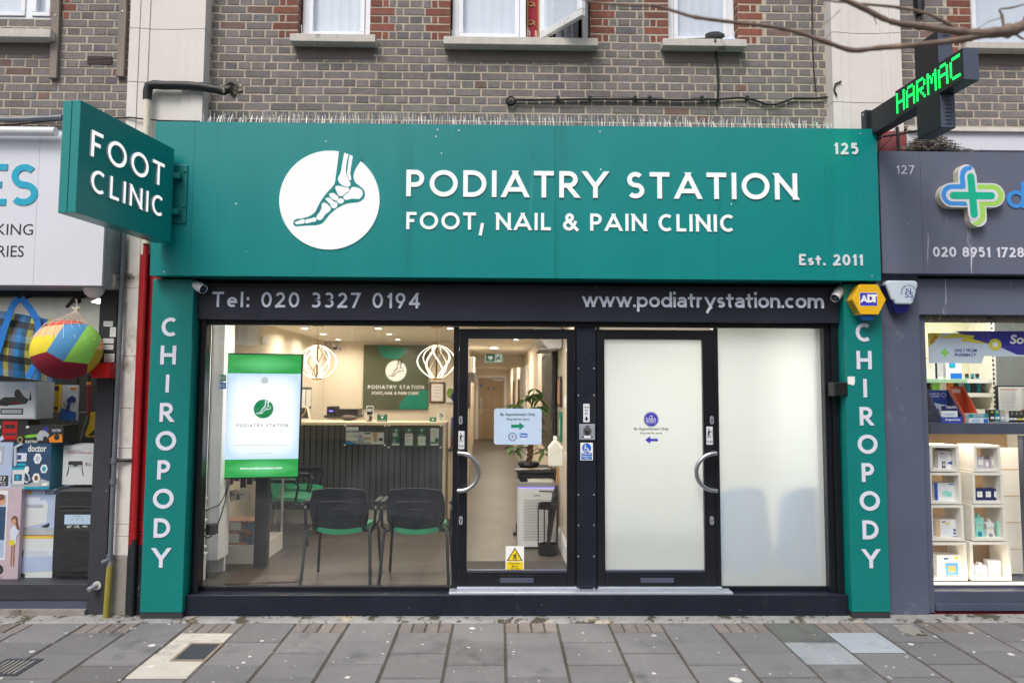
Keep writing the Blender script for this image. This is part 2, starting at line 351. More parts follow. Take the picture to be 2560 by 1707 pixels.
# ------------------------------------------------------------------ materials
mat('brick', '#8a8a8a', .85, .26, 24, .5, attr=True, spots=[('#57504b', 1.3, .56, .28, 'n', .6), ('#3b3633', 60, .66, .06, 'n', 1), ('#d8d5d0', 9, .70, .03, 'n', .22), ('#b9b6b0', 55, .66, .10, 'n', 1)])
mat('mortar', '#b2a797', .95, .25, 18, .5, spots=[('#8f877c', 3, .52, .2, 'n', 1)])
mat('stone', '#d9d4cf', .7, .06, 5, .12, spots=[('#a9a39c', 2.2, .60, .2, 'n', .35), ('#6b6762', 1.3, .70, .18, 'n', .5)])
mat('stone_dirty', '#d6d1ca', .8, .12, 9, .25, spots=[('#8d867c', 5, .56, .12, 'n', .5), ('#5c564e', 16, .68, .05, 'n', 1)])
mat('sill', '#c2beb6', .8, .15, 14, .2, spots=[('#6d675c', 7, .6, .1, 'n', .4)])
mat('sill_render', '#6f6762', .9, .15, 8, .3)
mat('upvc', '#e9edf3', .35, .04, 6, spots=[('#b9bcc0', 4, .62, .15, 'n', .5)])
mat('upvc_dirty', '#d5d6d6', .45, .1, 8, spots=[('#7d7a73', 12, .58, .1, 'n', 1)])
mat('net', '#d3dbe4', .9, .06, 3, spec=.1)
mat('teal', '#008382', .36, .07, 2.2, streak=.15, spec=.3, spots=[('#e8f2f0', 9, .055, .01, 'v', .6), ('#d2e6e2', 30, .05, .01, 'v', 1), ('#04666a', 3.4, .56, .25, 'n', .05), ('#3f9a9c', 7, .64, .12, 'n', .06), ('#7fbcb6', 16, .70, .05, 'n', .05)], coat=.28)
mat('teal_side', '#02706e', .35, .05, 3)
mat('teal_column', '#007a75', .40, .06, 3, spots=[('#dbe9e6', 14, .05, .01, 'v', .45), ('#0c5f5a', 2.2, .64, .15, 'n', .12)])
glow('lit_white', '#ffffff', .74)
mat('white_letter', '#dcdcea', .4, .03)
mat('silver_letter', '#dbe2f2', .45, .03)
mat('black_frame', '#10131b', .34, .2, 4, coat=.1, spots=[('#aeb2b8', 16, .045, .008, 'v', 1)])
mat('riser', '#141a28', .4, .25, 4, spots=[('#a6a7aa', 18, .06, .01, 'v', .7), ('#454441', 9, .62, .2, 'n', .25)])
mat('band', '#272a35', .33, .12, 2, spots=[('#b9bcc4', 8, .03, .006, 'v', 1)])
mat('black', '#0b0c0e', .5, .2); mat('dark_gap', '#07080a', .9, 0)
mat('alu', '#b9bfca', .38, .08, 12, metal=.55); mat('steel', '#b5b6ba', .3, .05, 20, metal=1)
mat('grey_panel', '#62677a', .45, .07, 2.5, streak=.3, spots=[('#d2d5da', 7, .61, .05, 'n', .05), ('#e6e8ea', 22, .05, .008, 'v', .35)])
mat('grey_pillar', '#565c70', .5, .10, 2.4, spots=[('#8a91a2', 3.2, .60, .12, 'n', .7), ('#dfe1e6', 20, .06, .008, 'v', .6), ('#4a4a42', 1.6, .63, .15, 'n', .5)])
mat('grey_frame', '#4a5063', .42, .12, 5)
mat('white_panel', '#d9dbe3', .3, .03, 1.5, spots=[('#8f9196', 12, .04, .008, 'v', .7)])
mat('aluminium_cap', '#9aa4ab', .5, .15, 6, spots=[('#55585a', 10, .6, .08, 'n', .15)])
mat('red_paint', '#9d0f18', .38, .15, 8, .15, spots=[('#e2dcd6', 11, .72, .02, 'n', .3), ('#5e0d14', 3, .6, .2, 'n', .3)])
mat('black_paint', '#22242a', .5, .2, 8, .3, spots=[('#cfcac2', 11, .63, .03, 'n', .25)])
mat('concrete', '#8d8883', .9, .2, 14, .5, spots=[('#84794a', 9, .60, .08, 'n', .5), ('#55504a', 5, .6, .1, 'n', .4)])
mat('shop_post', '#34353b', .55, .15, 6, .15, spots=[('#b4b2ae', 26, .07, .008, 'v', .25)])
mat('pipe_black', '#17181a', .5, .3, 20, .3, spots=[('#cfc7b4', 6, .60, .05, 'n', 1)])
mat('pipe_cream', '#d9d2bf', .6, .15, 20, .2, spots=[('#3a3732', 9, .64, .04, 'n', 1)])
mat('conduit', '#6a7279', .5, .2, 12, .15, metal=.3); mat('yellow_pipe', '#8b8338', .6, .2, 10, .3, spots=[('#6f6a4b', 8, .58, .1, 'n', .4)])
mat('timber', '#857c73', .9, .3, 12, .5, streak=.08, spots=[('#8b5b3c', 3, .63, .1, 'n', .3)])
mat('cable', '#15171b', .5, .1); mat('spike', '#e4e6ea', .25, .05)
mat('red_faded', '#8f4a4c', .8, .2, 8, .2, spots=[('#c9bdb6', 9, .62, .06, 'n', .5)])
mat('slab', '#6b6b70', .85, .10, 7, .25, attr=True, spots=[('#d2d1cc', 3.4, .15, .02, 'v', 1), ('#cfcfcb', 7, .17, .02, 'v', 1), ('#c0c0bd', 14, .16, .02, 'v', 1), ('#a9a9a8', 34, .16, .03, 'v', 1), ('#4a4a4c', 2.4, .56, .2, 'n', 1), ('#57534c', 20, .66, .05, 'n', 1), ('#7f7d7c', 5, .6, .12, 'n', 1)])
mat('joint', '#4a463e', .95, .3, 14, .4, spots=[('#5e5a3e', 9, .6, .08, 'n', 1)])
mat('strip', '#8f8f8e', .9, .22, 9, .8, bscale=26, spots=[('#b3a78e', 2.1, .57, .06, 'n', 1), ('#4a463a', 5, .53, .05, 'n', .6), ('#3a372e', 16, .58, .03, 'n', 1)])
mat('asphalt', '#55555a', .9, .15, 20, .3); mat('earth', '#5a5850', .95, .2, 4)
mat('cast_iron', '#3e434b', .6, .15, 16, .3, metal=.3); mat('rust_frame', '#85796a', .8, .15, 12, .3)
mat('black_plastic', '#121316', .42, .12); mat('white_plastic', '#dfe0e4', .35, .04); mat('dark_grey', '#303236', .5, .15)
mat('yellow_box', '#e8b41f', .3, .04, 4, coat=.2); mat('blue_lens', '#064a86', .12, .1, coat=.6); mat('navy_lens', '#12125e', .12, .08, coat=.7)
mat('alarm_white', '#c9d6e2', .32, .05); mat('alarm_blue', '#2a2a8a', .35, .05)
mat('logo_blue', '#3a3ab8', .4, .03); mat('paper', '#f0efec', .6, .04); mat('paper_blue', '#c3d8f0', .35, .03)
mat('ink', '#22252c', .5, 0); mat('red', '#c8141c', .4, .08); mat('red_ink', '#b92b2b', .5, 0)
mat('sign_yellow', '#f0d21e', .4, .03); mat('sign_blue', '#0f6ac8', .4, .03); mat('green_ink', '#128a66', .4, 0); mat('navy', '#26307f', .4, .05)
mat('bark', '#7b6a5f', .9, .35, 14, .6, spots=[('#a58d78', 5, .58, .1, 'n', 1)])
mat('bird_mess', '#6c665c', .95, .4, 40, .8, spots=[('#cbc7bb', 30, .55, .1, 'n', 1), ('#35312a', 22, .58, .08, 'n', 1)])
mat('rag', '#33353a', .95, .3, 30, .6); mat('lace', '#d4d3dc', .9, .14, 30, .4); mat('red_curtain', '#a3343f', .9, .1, 20); mat('gold', '#b79a5a', .6, .1)
mat('old_brick', '#6f5f57', .9, .2, 4)
_b = M('teal').node_tree.nodes['Principled BSDF']; _b.inputs['Coat IOR'].default_value = 1.6; _b.inputs['Coat Roughness'].default_value = .28
glass('pane', ior=1.65); glass('pane_dirty', ior=1.62, dirt=.05); glass('pane_upper', tint=(.97, .98, 1), ior=1.9)
def frosted(name):
    m = bpy.data.materials.new(name); m.use_nodes = True; MATS[name] = m
    t = m.node_tree; t.nodes.clear(); N = t.nodes.new; L = t.links.new
    o = N('ShaderNodeOutputMaterial'); rf = N('ShaderNodeBsdfRefraction'); rf.inputs['Roughness'].default_value = .52; rf.inputs['IOR'].default_value = 1.2; rf.inputs[0].default_value = (.82, .90, .95, 1)
    d = N('ShaderNodeBsdfDiffuse'); d.inputs[0].default_value = (.80, .87, .87, 1); tl = N('ShaderNodeBsdfTranslucent'); tl.inputs[0].default_value = (.74, .80, .80, 1)
    g = N('ShaderNodeBsdfGlossy'); g.inputs['Roughness'].default_value = .04; fr = N('ShaderNodeFresnel'); ge = N('ShaderNodeNewGeometry'); iv = N('ShaderNodeMix'); iv.inputs[2].default_value = 1.4; iv.inputs[3].default_value = 1/1.4; L(ge.outputs['Backfacing'], iv.inputs[0]); L(iv.outputs[0], fr.inputs[0])
    m1 = N('ShaderNodeMixShader'); m1.inputs[0].default_value = .28; L(rf.outputs[0], m1.inputs[1]); L(tl.outputs[0], m1.inputs[2])
    m2 = N('ShaderNodeMixShader'); m2.inputs[0].default_value = .45; L(m1.outputs[0], m2.inputs[1]); L(d.outputs[0], m2.inputs[2])
    m3 = N('ShaderNodeMixShader'); L(fr.outputs[0], m3.inputs[0]); L(m2.outputs[0], m3.inputs[1]); L(g.outputs[0], m3.inputs[2]); L(m3.outputs[0], o.inputs[0])
frosted('frosted')
# ------------------------------------------------------------------ ground
SL = .02; Y0 = -.15; ROADY = -6.6
def gz(Y): return SL*(Y-Y0)
mb = MB(); mb.poly([(-200, ROADY-.1, gz(ROADY)-.14), (-200, -200, gz(ROADY)-.14), (200, -200, gz(ROADY)-.14), (200, ROADY-.1, gz(ROADY)-.14)], 'asphalt'); mb.build('road', kind='structure')
mb = MB(); mb.poly([(-200, 60, -.3), (-200, -6.5, -.3), (200, -6.5, -.3), (200, 60, -.3)], 'earth'); mb.build('ground', kind='structure')
mb = MB(); mb.box(-30, 30, ROADY-.1, ROADY+.03, gz(ROADY)-.4, gz(ROADY), 'concrete'); mb.build('kerb', kind='structure', bevel=.015)
PV = MB(); JX, SW = -1.097, .382
PV.poly([(-14, ROADY, gz(ROADY)-.006), (14, ROADY, gz(ROADY)-.006), (14, -.1, gz(-.1)-.006), (-14, -.1, gz(-.1)-.006)], 'joint')
slab_c, brick_c = (.165, .163, .170), (.20, .175, .163)
def slab(x0, x1, y0, y1, c, jit=.06, g=.005, dz=0):
    k = 1+random.uniform(-jit, jit); PV.col = (c[0]*k, c[1]*k, c[2]*k)
    z = random.uniform(-.0025, .0025)+dz; b = .007; g += random.uniform(-.001, .0015)
    X0, X1, A, B = x0+g, x1-g, y0+g*.6, y1-g*.6
    i = PV.P([(X0, A, gz(A)-.012), (X1, A, gz(A)-.012), (X1, B, gz(B)-.012), (X0, B, gz(B)-.012),
              (X0+b, A+b, gz(A+b)+z), (X1-b, A+b, gz(A+b)+z), (X1-b, B-b, gz(B-b)+z), (X0+b, B-b, gz(B-b)+z)]); k = PV.mi('slab')
    for q in ((4, 5, 6, 7), (0, 1, 5, 4), (1, 2, 6, 5), (2, 3, 7, 6), (3, 0, 4, 7)): PV.f.append(tuple(i+a for a in q)); PV.m.append(k)
special = {(-3, 0): (.44, .42, .38), (-3, 1): (.43, .41, .37), (8, 1): (.33, .36, .39), (9, 0): (.34, .375, .42), (8, 0): (.125, .135, .128), (-4, 2): (.14, .138, .14), (2, 1): (.15, .148, .15)}
for k in range(-34, 35):
    x0 = JX+k*SW+random.uniform(-.002, .002); x1 = JX+(k+1)*SW; y = Y0
    if k % 2:
        kk = special
        for b in range(4): slab(x0+b*SW/4, x0+(b+1)*SW/4, y-.195, y, brick_c, .16, .0012)
        y -= .197
    r = 0
    if k % 2 == 0 and k in (-10, -8): pass
    while y > ROADY+.02:
        ln = .385
        slab(x0, x1, max(y-ln, ROADY+.01), y, special.get((k, r), slab_c), .14, .0055); y -= ln+.003; r += 1
PV.col = None
PV.build('pavement', kind='structure')
mb = MB()
# crumbling painted mortar fillet between the slabs and the shopfront
n = 90; xs = [-7+14*i/n for i in range(n+1)]
for i in range(n):
    ya, yb = -.150+random.uniform(-.006, .004), -.02; h0, h1 = [.012+.012*math.sin(i*1.7)+.004*random.random(), .014+.012*math.sin((i+1)*1.7)]
    mb.poly([(xs[i], -.156, -.004), (xs[i+1], -.156, -.004), (xs[i+1], -.135, .010), (xs[i], -.135, .010)], 'strip')
    mb.poly([(xs[i], -.135, .010), (xs[i+1], -.135, .010), (xs[i+1], yb, .022), (xs[i], yb, .022)], 'strip')
mb.build('pavement_edge', kind='structure')
# service covers let into the paving
def cover(label, px, mats, z=.004, bars=0):
    P = [at(x, y, 0) for x, y in px]; Q = []
    for p in P:
        d = p-CAMP; t = (gz(0)+SL*0-CAMP.z+SL*CAMP.y)/(d.z-SL*d.y); Q.append(CAMP+d*t)
    x0 = (Q[0].x+Q[3].x)/2; x1 = (Q[1].x+Q[2].x)/2; y1 = (Q[0].y+Q[1].y)/2; y0 = (Q[2].y+Q[3].y)/2
    t = thing('service_cover', label, 'cover', ((x0+x1)/2, (y0+y1)/2, gz(y0)))
    def sl(a, b, c, d, h, m, m_b): m_b.P; i = m_b.P([(a, c, gz(c)+h-.02), (b, c, gz(c)+h-.02), (b, d, gz(d)+h-.02), (a, d, gz(d)+h-.02), (a, c, gz(c)+h), (b, c, gz(c)+h), (b, d, gz(d)+h), (a, d, gz(d)+h)]); [(m_b.f.append(tuple(i+j for j in q)), m_b.m.append(m_b.mi(m))) for q in ((4, 5, 6, 7), (0, 1, 5, 4), (1, 2, 6, 5), (2, 3, 7, 6), (3, 0, 4, 7))]
    f = MB(); e = .02
    sl(x0, x1, y0, y0+e, z+.003, mats[0], f); sl(x0, x1, y1-e, y1, z+.003, mats[0], f); sl(x0, x0+e, y0+e, y1-e, z+.003, mats[0], f); sl(x1-e, x1, y0+e, y1-e, z+.003, mats[0], f)
    f.build('frame', t)
    f = MB(); sl(x0+e, x1-e, y0+e, y1-e, z, mats[1], f)
    for b in range(bars): xx = x0+e+(x1-x0-2*e)*(b+.3)/bars; sl(xx, xx+.012, y0+e+.01, y1-e-.01, z+.004, mats[2], f)
    f.build('lid', t)
cover('small square iron cover in a rusty frame among the cream slabs', [(475, 1608), (560, 1608), (515, 1653), (425, 1653)], ('rust_frame', 'cast_iron', 'cast_iron'))
cover('tiny drain lid in the paving below the grey pharmacy pillar', [(2238, 1563), (2290, 1563), (2310, 1588), (2258, 1588)], ('strip', 'concrete', 'concrete'))
cover('striped dark grating at the bottom left corner of the pavement', [(10, 1648), (98, 1648), (52, 1690), (-50, 1690)], ('cast_iron', 'cast_iron', 'concrete'), bars=6)
# ------------------------------------------------------------------ upper brick building
BY = .10
bld = thing('terrace_building', 'grey brown brick upper storey with red brick window edges and stone pilasters', 'building', (0, .5, 2.6))
zl = at(1000, 280, BY).z; RH = .0672; MO = .0105; ST = .2128
phS = at(741.5, 250, BY).x; phH = at(723.6, 265, BY).x
def zrow(k): return zl+k*RH
def krow(y): return round((at(1280, y, BY).z-zl)/RH)
# openings: x0, x1, first row
OPS = [(at(-150, 60, BY).x, at(125, 60, BY).x, 11), (at(744, 60, BY).x, at(925, 60, BY).x, 9), (at(1125, 60, BY).x, at(1476, 60, BY).x, 9), (at(1671, 60, BY).x, at(1846, 60, BY).x, 9), (at(2428, 60, BY).x, at(2700, 60, BY).x, 8)]
BW = MB(); ZT = zrow(34); XL, XR = -7.0, 7.2
PIL = [(-2.955, -2.36), (2.66, 3.225)]
def bcol():
    r = random.random(); k = random.uniform(.85, 1.13)
    c = (.176, .165, .159) if r < .60 else (.150, .142, .139) if r < .80 else (.19, .175, .168) if r < .94 else (.135, .130, .145) if r < .97 else (.18, .115, .10)
    return tuple(v*k for v in c)
def one(x0, x1, k, c, dpt=0):
    j = lambda: random.uniform(-.0022, .0022)
    if x1-x0 < .02: return
    BW.col = c; z0, z1 = zrow(k)+MO/2, zrow(k+1)-MO/2; b = .003; y = BY+random.uniform(-.0015, .0015)
    i = BW.P([(x0+j(), BY+.005, z0+j()), (x1+j(), BY+.005, z0+j()), (x1+j(), BY+.005, z1+j()), (x0+j(), BY+.005, z1+j())]); q = [BW.v[i+a] for a in range(4)]
    BW.P([(q[0].x+b, y, q[0].z+b), (q[1].x-b, y, q[1].z+b), (q[2].x-b, y, q[2].z-b), (q[3].x+b, y, q[3].z-b)]); m = BW.mi('brick')
    for f in ((4, 5, 6, 7), (0, 1, 5, 4), (1, 2, 6, 5), (2, 3, 7, 6), (3, 0, 4, 7)): BW.f.append(tuple(i+a for a in f)); BW.m.append(m)
def fillrow(x0, x1, k):
    hd = k % 2 == 1; pit, ph = (ST/2, phH) if hd else (ST, phS)
    x = ph+math.floor((x0-ph)/pit)*pit
    while x < x1-1e-4:
        a, b = max(x, x0), min(x+pit, x1)
        one(a+(MO/2 if a > x0 else 0), b-(MO/2 if b < x1 else 0), k, bcol()); x += pit
def redc(): k = random.uniform(.75, 1.2); return (.205*k, .070*k, .048*k)
for k in range(-22, 34):
    cuts = [(a, b, True) for a, b, r in OPS if k >= r]+[(a, b, False) for a, b in PIL]; cuts.sort()
    x = XL; prev_red = False
    for a, b, red in cuts+[(XR, XR, False)]:
        s0, s1 = x, a
        if s1-s0 > .05:
            if prev_red:
                if k % 2: one(s0, s0+.10-MO/2, k, redc()); one(s0+.10+MO/2, s0+.153-MO/2, k, redc()); s0 += .153+MO/2
                else: one(s0, s0+.205-MO/2, k, redc()); s0 += .205+MO/2
            if red and s1-s0 > .2:
                if k % 2: one(s1-.10+MO/2, s1, k, redc()); one(s1-.153+MO/2, s1-.10-MO/2, k, redc()); s1 -= .153+MO/2
                else: one(s1-.205+MO/2, s1, k, redc()); s1 -= .205+MO/2
            fillrow(s0, s1, k)
        x = b; prev_red = red
BW.col = None
# mortar bed with the openings left out, and the reveals
zs = zrow(-22)
edges = sorted(set([XL, XR]+[v for a, b, r in OPS for v in (a, b)]))
for i in range(len(edges)-1):
    a, b = edges[i], edges[i+1]; op = [o for o in OPS if o[0] <= a+1e-6 and o[1] >= b-1e-6]
    top = zrow(op[0][2]) if op else ZT
    BW.poly([(a, BY+.003, zs), (b, BY+.003, zs), (b, BY+.003, top), (a, BY+.003, top)], 'mortar')
for a, b, r in OPS:
    for xx, sgn in ((a, 1), (b, -1)):
        for k in range(r, 34):
            BW.col = redc(); z0, z1 = zrow(k)+MO/2, zrow(k+1)-MO/2; x = xx+sgn*.001
            p = [(x, BY+.006, z0), (x, BY+.16, z0), (x, BY+.16, z1), (x, BY+.006, z1)]; BW.poly(p if sgn > 0 else p[::-1], 'brick')
        BW.col = None
        p = [(xx, BY+.004, zrow(r)), (xx, BY+.2, zrow(r)), (xx, BY+.2, ZT), (xx, BY+.004, ZT)]; BW.poly(p, 'mortar')
BW.box(XL, XR, BY, .5, ZT+.001, 9, 'old_brick')
BW.build('brick_wall', bld)
mb = MB(); mb.box(XL, XR, .55, .8, 2.55, 9, 'old_brick'); mb.build('back_wall', bld)
def pil(x0, x1, zt, zb, joints):
    m = MB(); js = [zb]+sorted(at(1280, j, -.02).z for j in joints)+[zt]; w_ = x1-x0
    for a, b in zip(js, js[1:]):
        b -= .004
        m.box(x0, x0+w_*.13, -.02, BY, a, b, 'stone'); m.box(x1-w_*.16, x1, -.02, BY, a, b, 'stone')
        m.box(x0+w_*.13, x0+w_*.255, -.012, BY, a, b, 'stone'); m.box(x1-w_*.285, x1-w_*.16, -.012, BY, a, b, 'stone')
        m.box(x0+w_*.255, x1-w_*.285, -.003, BY, a, b, 'stone')
    m.build('stone_pilaster', bld, bevel=.002)
pil(PIL[0][0], PIL[0][1], 9, 3.55, [82, 215]); pil(PIL[1][0], PIL[1][1], 9, 3.55, [70, 245])
def upvc(op, label=None, dirty=False, mull=(), ybot=None, net=True, frame_w=.055, skip=None):
    a, b, r = op; z0 = zrow(r)+.012; y = BY+.095; t = MB(); m = 'upvc'
    t.box(a+.012, b-.005, y, y+.06, z0, z0+frame_w, m)
    for xx in [a+.012, b-.005-frame_w]+[u-frame_w/2 for u in mull]: t.box(xx, xx+frame_w, y-.001, y+.06, z0, 6.5, m)
    f = t.build('window', bld, bevel=.006)
    g = MB(); us = [a+.012+frame_w]+[v for u in mull for v in (u-frame_w/2, u+frame_w/2)]+[b-.005-frame_w]
    for i in range(0, len(us), 2):
        if skip == i//2: continue
        q = MB(); e = .035   # opening sash rim
        q.box(us[i], us[i+1], y-.012, y+.03, z0+frame_w, z0+frame_w+e, m)
        q.box(us[i], us[i]+e, y-.012, y+.03, z0+frame_w+e, 6.5, m); q.box(us[i+1]-e, us[i+1], y-.012, y+.03, z0+frame_w+e, 6.5, m)
        q.build('sash', f, bevel=.004)
        g.poly([(us[i]+e, y+.01, z0+frame_w+e), (us[i+1]-e, y+.01, z0+frame_w+e), (us[i+1]-e, y+.01, 6.5), (us[i]+e, y+.01, 6.5)], 'pane_upper')
    g.build('pane', f)
    if net:
        n = MB(); n.grid(60, 1, lambda u, v: (a+.02+(b-a-.04)*u, y+.045+.0022*math.sin(u*46)+.003*math.sin(u*9), z0+.02+(6.4-z0)*v), 'net'); n.build('net_curtain', f, smooth=True)
    return f
def sill(x0, y0, x1, y1, front=.0):
    r = RC(x0, y0, x1, y1, front); s = MB(); s.box(r[0], r[1], front, BY+.1, r[2], r[3], 'sill'); s.build('window_sill', bld, bevel=.004)
    q = MB(); q.box(r[0]+.03, r[1]-.03, BY-.003, BY+.004, r[2]-.095, r[2]-.002, 'sill_render'); q.build('render_patch', bld)
    return r
upvc(OPS[0], mull=(at(52, 50, BY).x,)); upvc(OPS[1])
w3 = OPS[2]; xa, xb = at(1316, 50, BY+.1).x, at(1352, 50, BY+.1).x
upvc((w3[0], xa, w3[2])); upvc(OPS[3]); upvc(OPS[4])
sill(-120, 71, 126, 92); s2 = sill(724, 85, 938, 104); s3 = sill(1109, 93, 1495, 112); s4 = sill(1658, 97, 1867, 115); sill(2415, 106, 2720, 122)
# the open casement: dark room edge, red curtain, lace, outward sash
z0 = zrow(9)+.012; y = BY+.095
m = MB(); m.box(xa, xb, y+.10, y+.12, z0, 6.4, 'red_curtain')
for i in range(9):
    zz = z0+.06+i*.16; m.tube([(xa+.045+.03*math.cos(q*.5), y+.098, zz+.03*math.sin(q*.5)+.004*q) for q in range(13)], .006, 'gold', 5)
m.box(xa+.005, xa+.018, y+.092, y+.099, z0, 6.4, 'gold'); m.box(xb-.02, xb-.008, y+.092, y+.099, z0, 6.4, 'gold'); m.build('red_curtain', bld)
m = MB(); m.box(xb, w3[1]-.005, y, y+.06, z0, z0+.03, 'upvc_dirty'); m.box(w3[1]-.055, w3[1]-.005, y-.001, y+.06, z0, 6.5, 'upvc'); fr3 = m.build('window', bld, bevel=.005)
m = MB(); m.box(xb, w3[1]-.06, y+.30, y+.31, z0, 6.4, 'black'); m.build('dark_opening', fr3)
m = MB(); m.grid(40, 12, lambda u, v: (xb+.14+(w3[1]-.07-xb-.14)*u, y+.2+.03*math.sin(u*22+v*2)+.01*v, z0+.01+(.7)*v), 'lace'); m.build('lace_curtain', fr3, smooth=True)
hinge = at(1353, 60, y-.02); ang = rad(52); L_ = .50
T = Matrix.Translation((hinge.x, y-.02, 0)) @ Matrix.Rotation(-ang, 4, 'Z')
m = MB(T); m.box(0, L_, -.02, .02, z0+.035, z0+.09, 'upvc_dirty'); m.box(0, .055, -.021, .02, z0+.09, 6.4, 'upvc'); m.box(L_-.055, L_, -.021, .02, z0+.09, 6.4, 'upvc'); sash = m.build('open_sash', bld, bevel=.004)
m = MB(T); m.poly([(.055, 0, z0+.09), (L_-.055, 0, z0+.09), (L_-.055, 0, 6.4), (.055, 0, 6.4)], 'pane_upper'); m.box(.055, L_-.055, .01, .014, z0+.09, 6.4, 'net'); m.build('pane', sash)
# air vent, with its slots
r = RC(219, 143, 281, 160, BY); m = MB(); m.box(r[0], r[1], BY-.004, BY+.03, r[2], r[3], 'dark_gap')
for i in range(6): zz = r[2]+(r[3]-r[2])*i/5; m.box(r[0], r[1], BY-.010, BY-.003, zz-.002, zz+.002, 'sill_render')
m.build('air_vent', bld)
# shop party walls and floor slab over the shops (seen only from the side)
m = MB(); m.box(-2.95, -2.74, -.02, .6, 0, 3.55, 'stone_dirty')
# ------------------------------------------------------------------ lower pilaster between the shops
zr, zw = at(360, 1362, -.02).z, at(310, 1388, -.02).z
pl = thing('stone_pier', 'flaking white and red painted stone pier between the toy shop and the clinic', 'pier', (-2.8, .1, 0))
m = MB()
cuts = [zw]+[at(320, q, -.02).z for q in (1340, 1310, 1120, 1020, 890, 720)][0:]+[3.55]
for a, b in zip(cuts, cuts[1:]): m.box(-2.955, -2.90, -.012, .5, a, b-.003, 'stone_dirty'); m.box(-2.90, -2.80, -.02, .5, a, b-.003, 'stone_dirty')
m.build('white_stone', pl, bevel=.002)
m = MB(); m.box(-2.955, -2.80, -.024, .5, -.01, zw-.003, 'concrete'); m.build('concrete_foot', pl, bevel=.006)
m = MB(); rc = [zr, at(360, 1330, -.02).z, at(360, 1300, -.02).z, 2.75]
for a, b in zip(rc, rc[1:]): m.box(-2.798, -2.56, -.022, .5, a, b-.004, 'red_paint')
m.build('red_painted_stone', pl, bevel=.003)
m = MB(); m.box(-2.798, -2.56, -.026, .5, -.01, zr-.004, 'black_paint'); m.build('black_painted_foot', pl, bevel=.005)
m = MB(); m.box(-2.798, -2.56, -.018, .5, 2.752, 3.54, 'stone_dirty'); m.build('upper_stone', pl)
# waste pipe
pp = thing('waste_pipe', 'patched black and cream waste pipe turning down the left stone pilaster, red lower down', 'pipe', (-2.7, .1, .2))
def pxs(l, Y): return [at(x, y, Y) for x, y in l]
m = MB(); m.tube(pxs([(578, 222), (560, 228), (530, 222), (500, 217), (470, 215), (440, 214), (410, 214), (385, 212), (372, 216), (369, 230), (368, 250)], -.06), [.03, .034, .034, .034, .034, .034, .034, .034, .036, .034, .032], 'pipe_black', 12); m.build('branch_pipe', pp, smooth=True)
m = MB(); m.tube(pxs([(368, 250), (368, 290), (367, 340), (365, 610)], -.06), .027, 'pipe_cream', 12); m.build('upper_pipe', pp, smooth=True)
a = at(351, 1000, -.05); m = MB(); m.tube([(a.x-.003, -.05, at(360, 612, -.05).z), (a.x-.003, -.05, zr+.05)], .021, 'red_paint', 12)
m.tube([(a.x-.003, -.05, zr+.05), (a.x-.003, -.05, .03)], .0208, 'black_paint', 12); m.build('lower_pipe', pp, smooth=True)
m = MB(); c = at(583, 220, BY); random.seed(5)
m.prism([(c.x+(.085 if q % 2 else .06)*random.uniform(.7, 1.2)*math.cos(q*.52), c.z+.048*random.uniform(.7, 1.2)*math.sin(q*.52)) for q in range(12)], BY-.0035, BY+.01, 'bird_mess'); m.prism([(c.x-.012+.055*random.uniform(.7, 1.2)*math.cos(q*.52), c.z+.006+.034*random.uniform(.7, 1.2)*math.sin(q*.52)) for q in range(12)], BY-.005, BY+.01, 'dark_gap')
for i in range(26): a = random.uniform(0, 6.28); p = Vector((c.x+.07*math.cos(a)*random.random(), BY-.008, c.z-.03+.03*math.sin(a))); m.box(p.x-.008, p.x+.008, p.y-.008, p.y+.01, p.z-.005, p.z+.006, random.choice(('mortar', 'bird_mess', 'old_brick')))
m.build('broken_wall_hole', pp)
# fascia of the clinic
FY = -.20
fs = RC(386, 314, 2199, 695, FY)
FX0, FX1, FZ0, FZ1 = -2.632, 2.905, fs[2], at(1280, 313, FY).z
fas = thing('fascia_sign', 'long teal fascia sign with glowing white lettering and a round foot emblem', 'sign', (0, FY, FZ0))
m = MB(); j1, j2 = at(481, 500, FY).x, at(1388, 500, FY).x
for a, b in ((FX0, j1), (j1, j2), (j2, FX1)): m.box(a+.0008, b-.0008, FY, FY+.02, FZ0, FZ1, 'teal')
m.build('front_panel', fas)
m = MB(); m.box(FX0+.002, FX1-.002, FY+.021, .0, FZ0+.002, FZ1-.002, 'teal_side'); m.build('box_body', fas)
for x_, y_ in ((1094, 325), (1147, 327), (1090, 342), (1500, 330), (2150, 334), (410, 680), (2180, 690)): m = MB(); q = at(x_, y_, FY); m.disc(q.x, q.z, .007, .007, FY-.003, FY, 'alu', 10); m.build('screw_head', fas)
words(fas, 'PODIATRY STATION', RC(1016, 430, 1992, 496, FY), FY, 'lit_white', .172, .007, ms='white_panel')
words(fas, 'FOOT, NAIL & PAIN CLINIC', RC(1016, 534, 1836, 577, FY), FY, 'lit_white', .178, .006, ms='white_panel')
m = MB(); r = RC(2084, 358, 2145, 387, FY); m.strokes('125', r[0], r[1], r[2], r[3], FY, 'white_panel', .21, .006); m.build('house_number', fas)
words(fas, 'Est. 2011', RC(1997, 636, 2156, 664, FY), FY, 'white_panel', .20, .006)
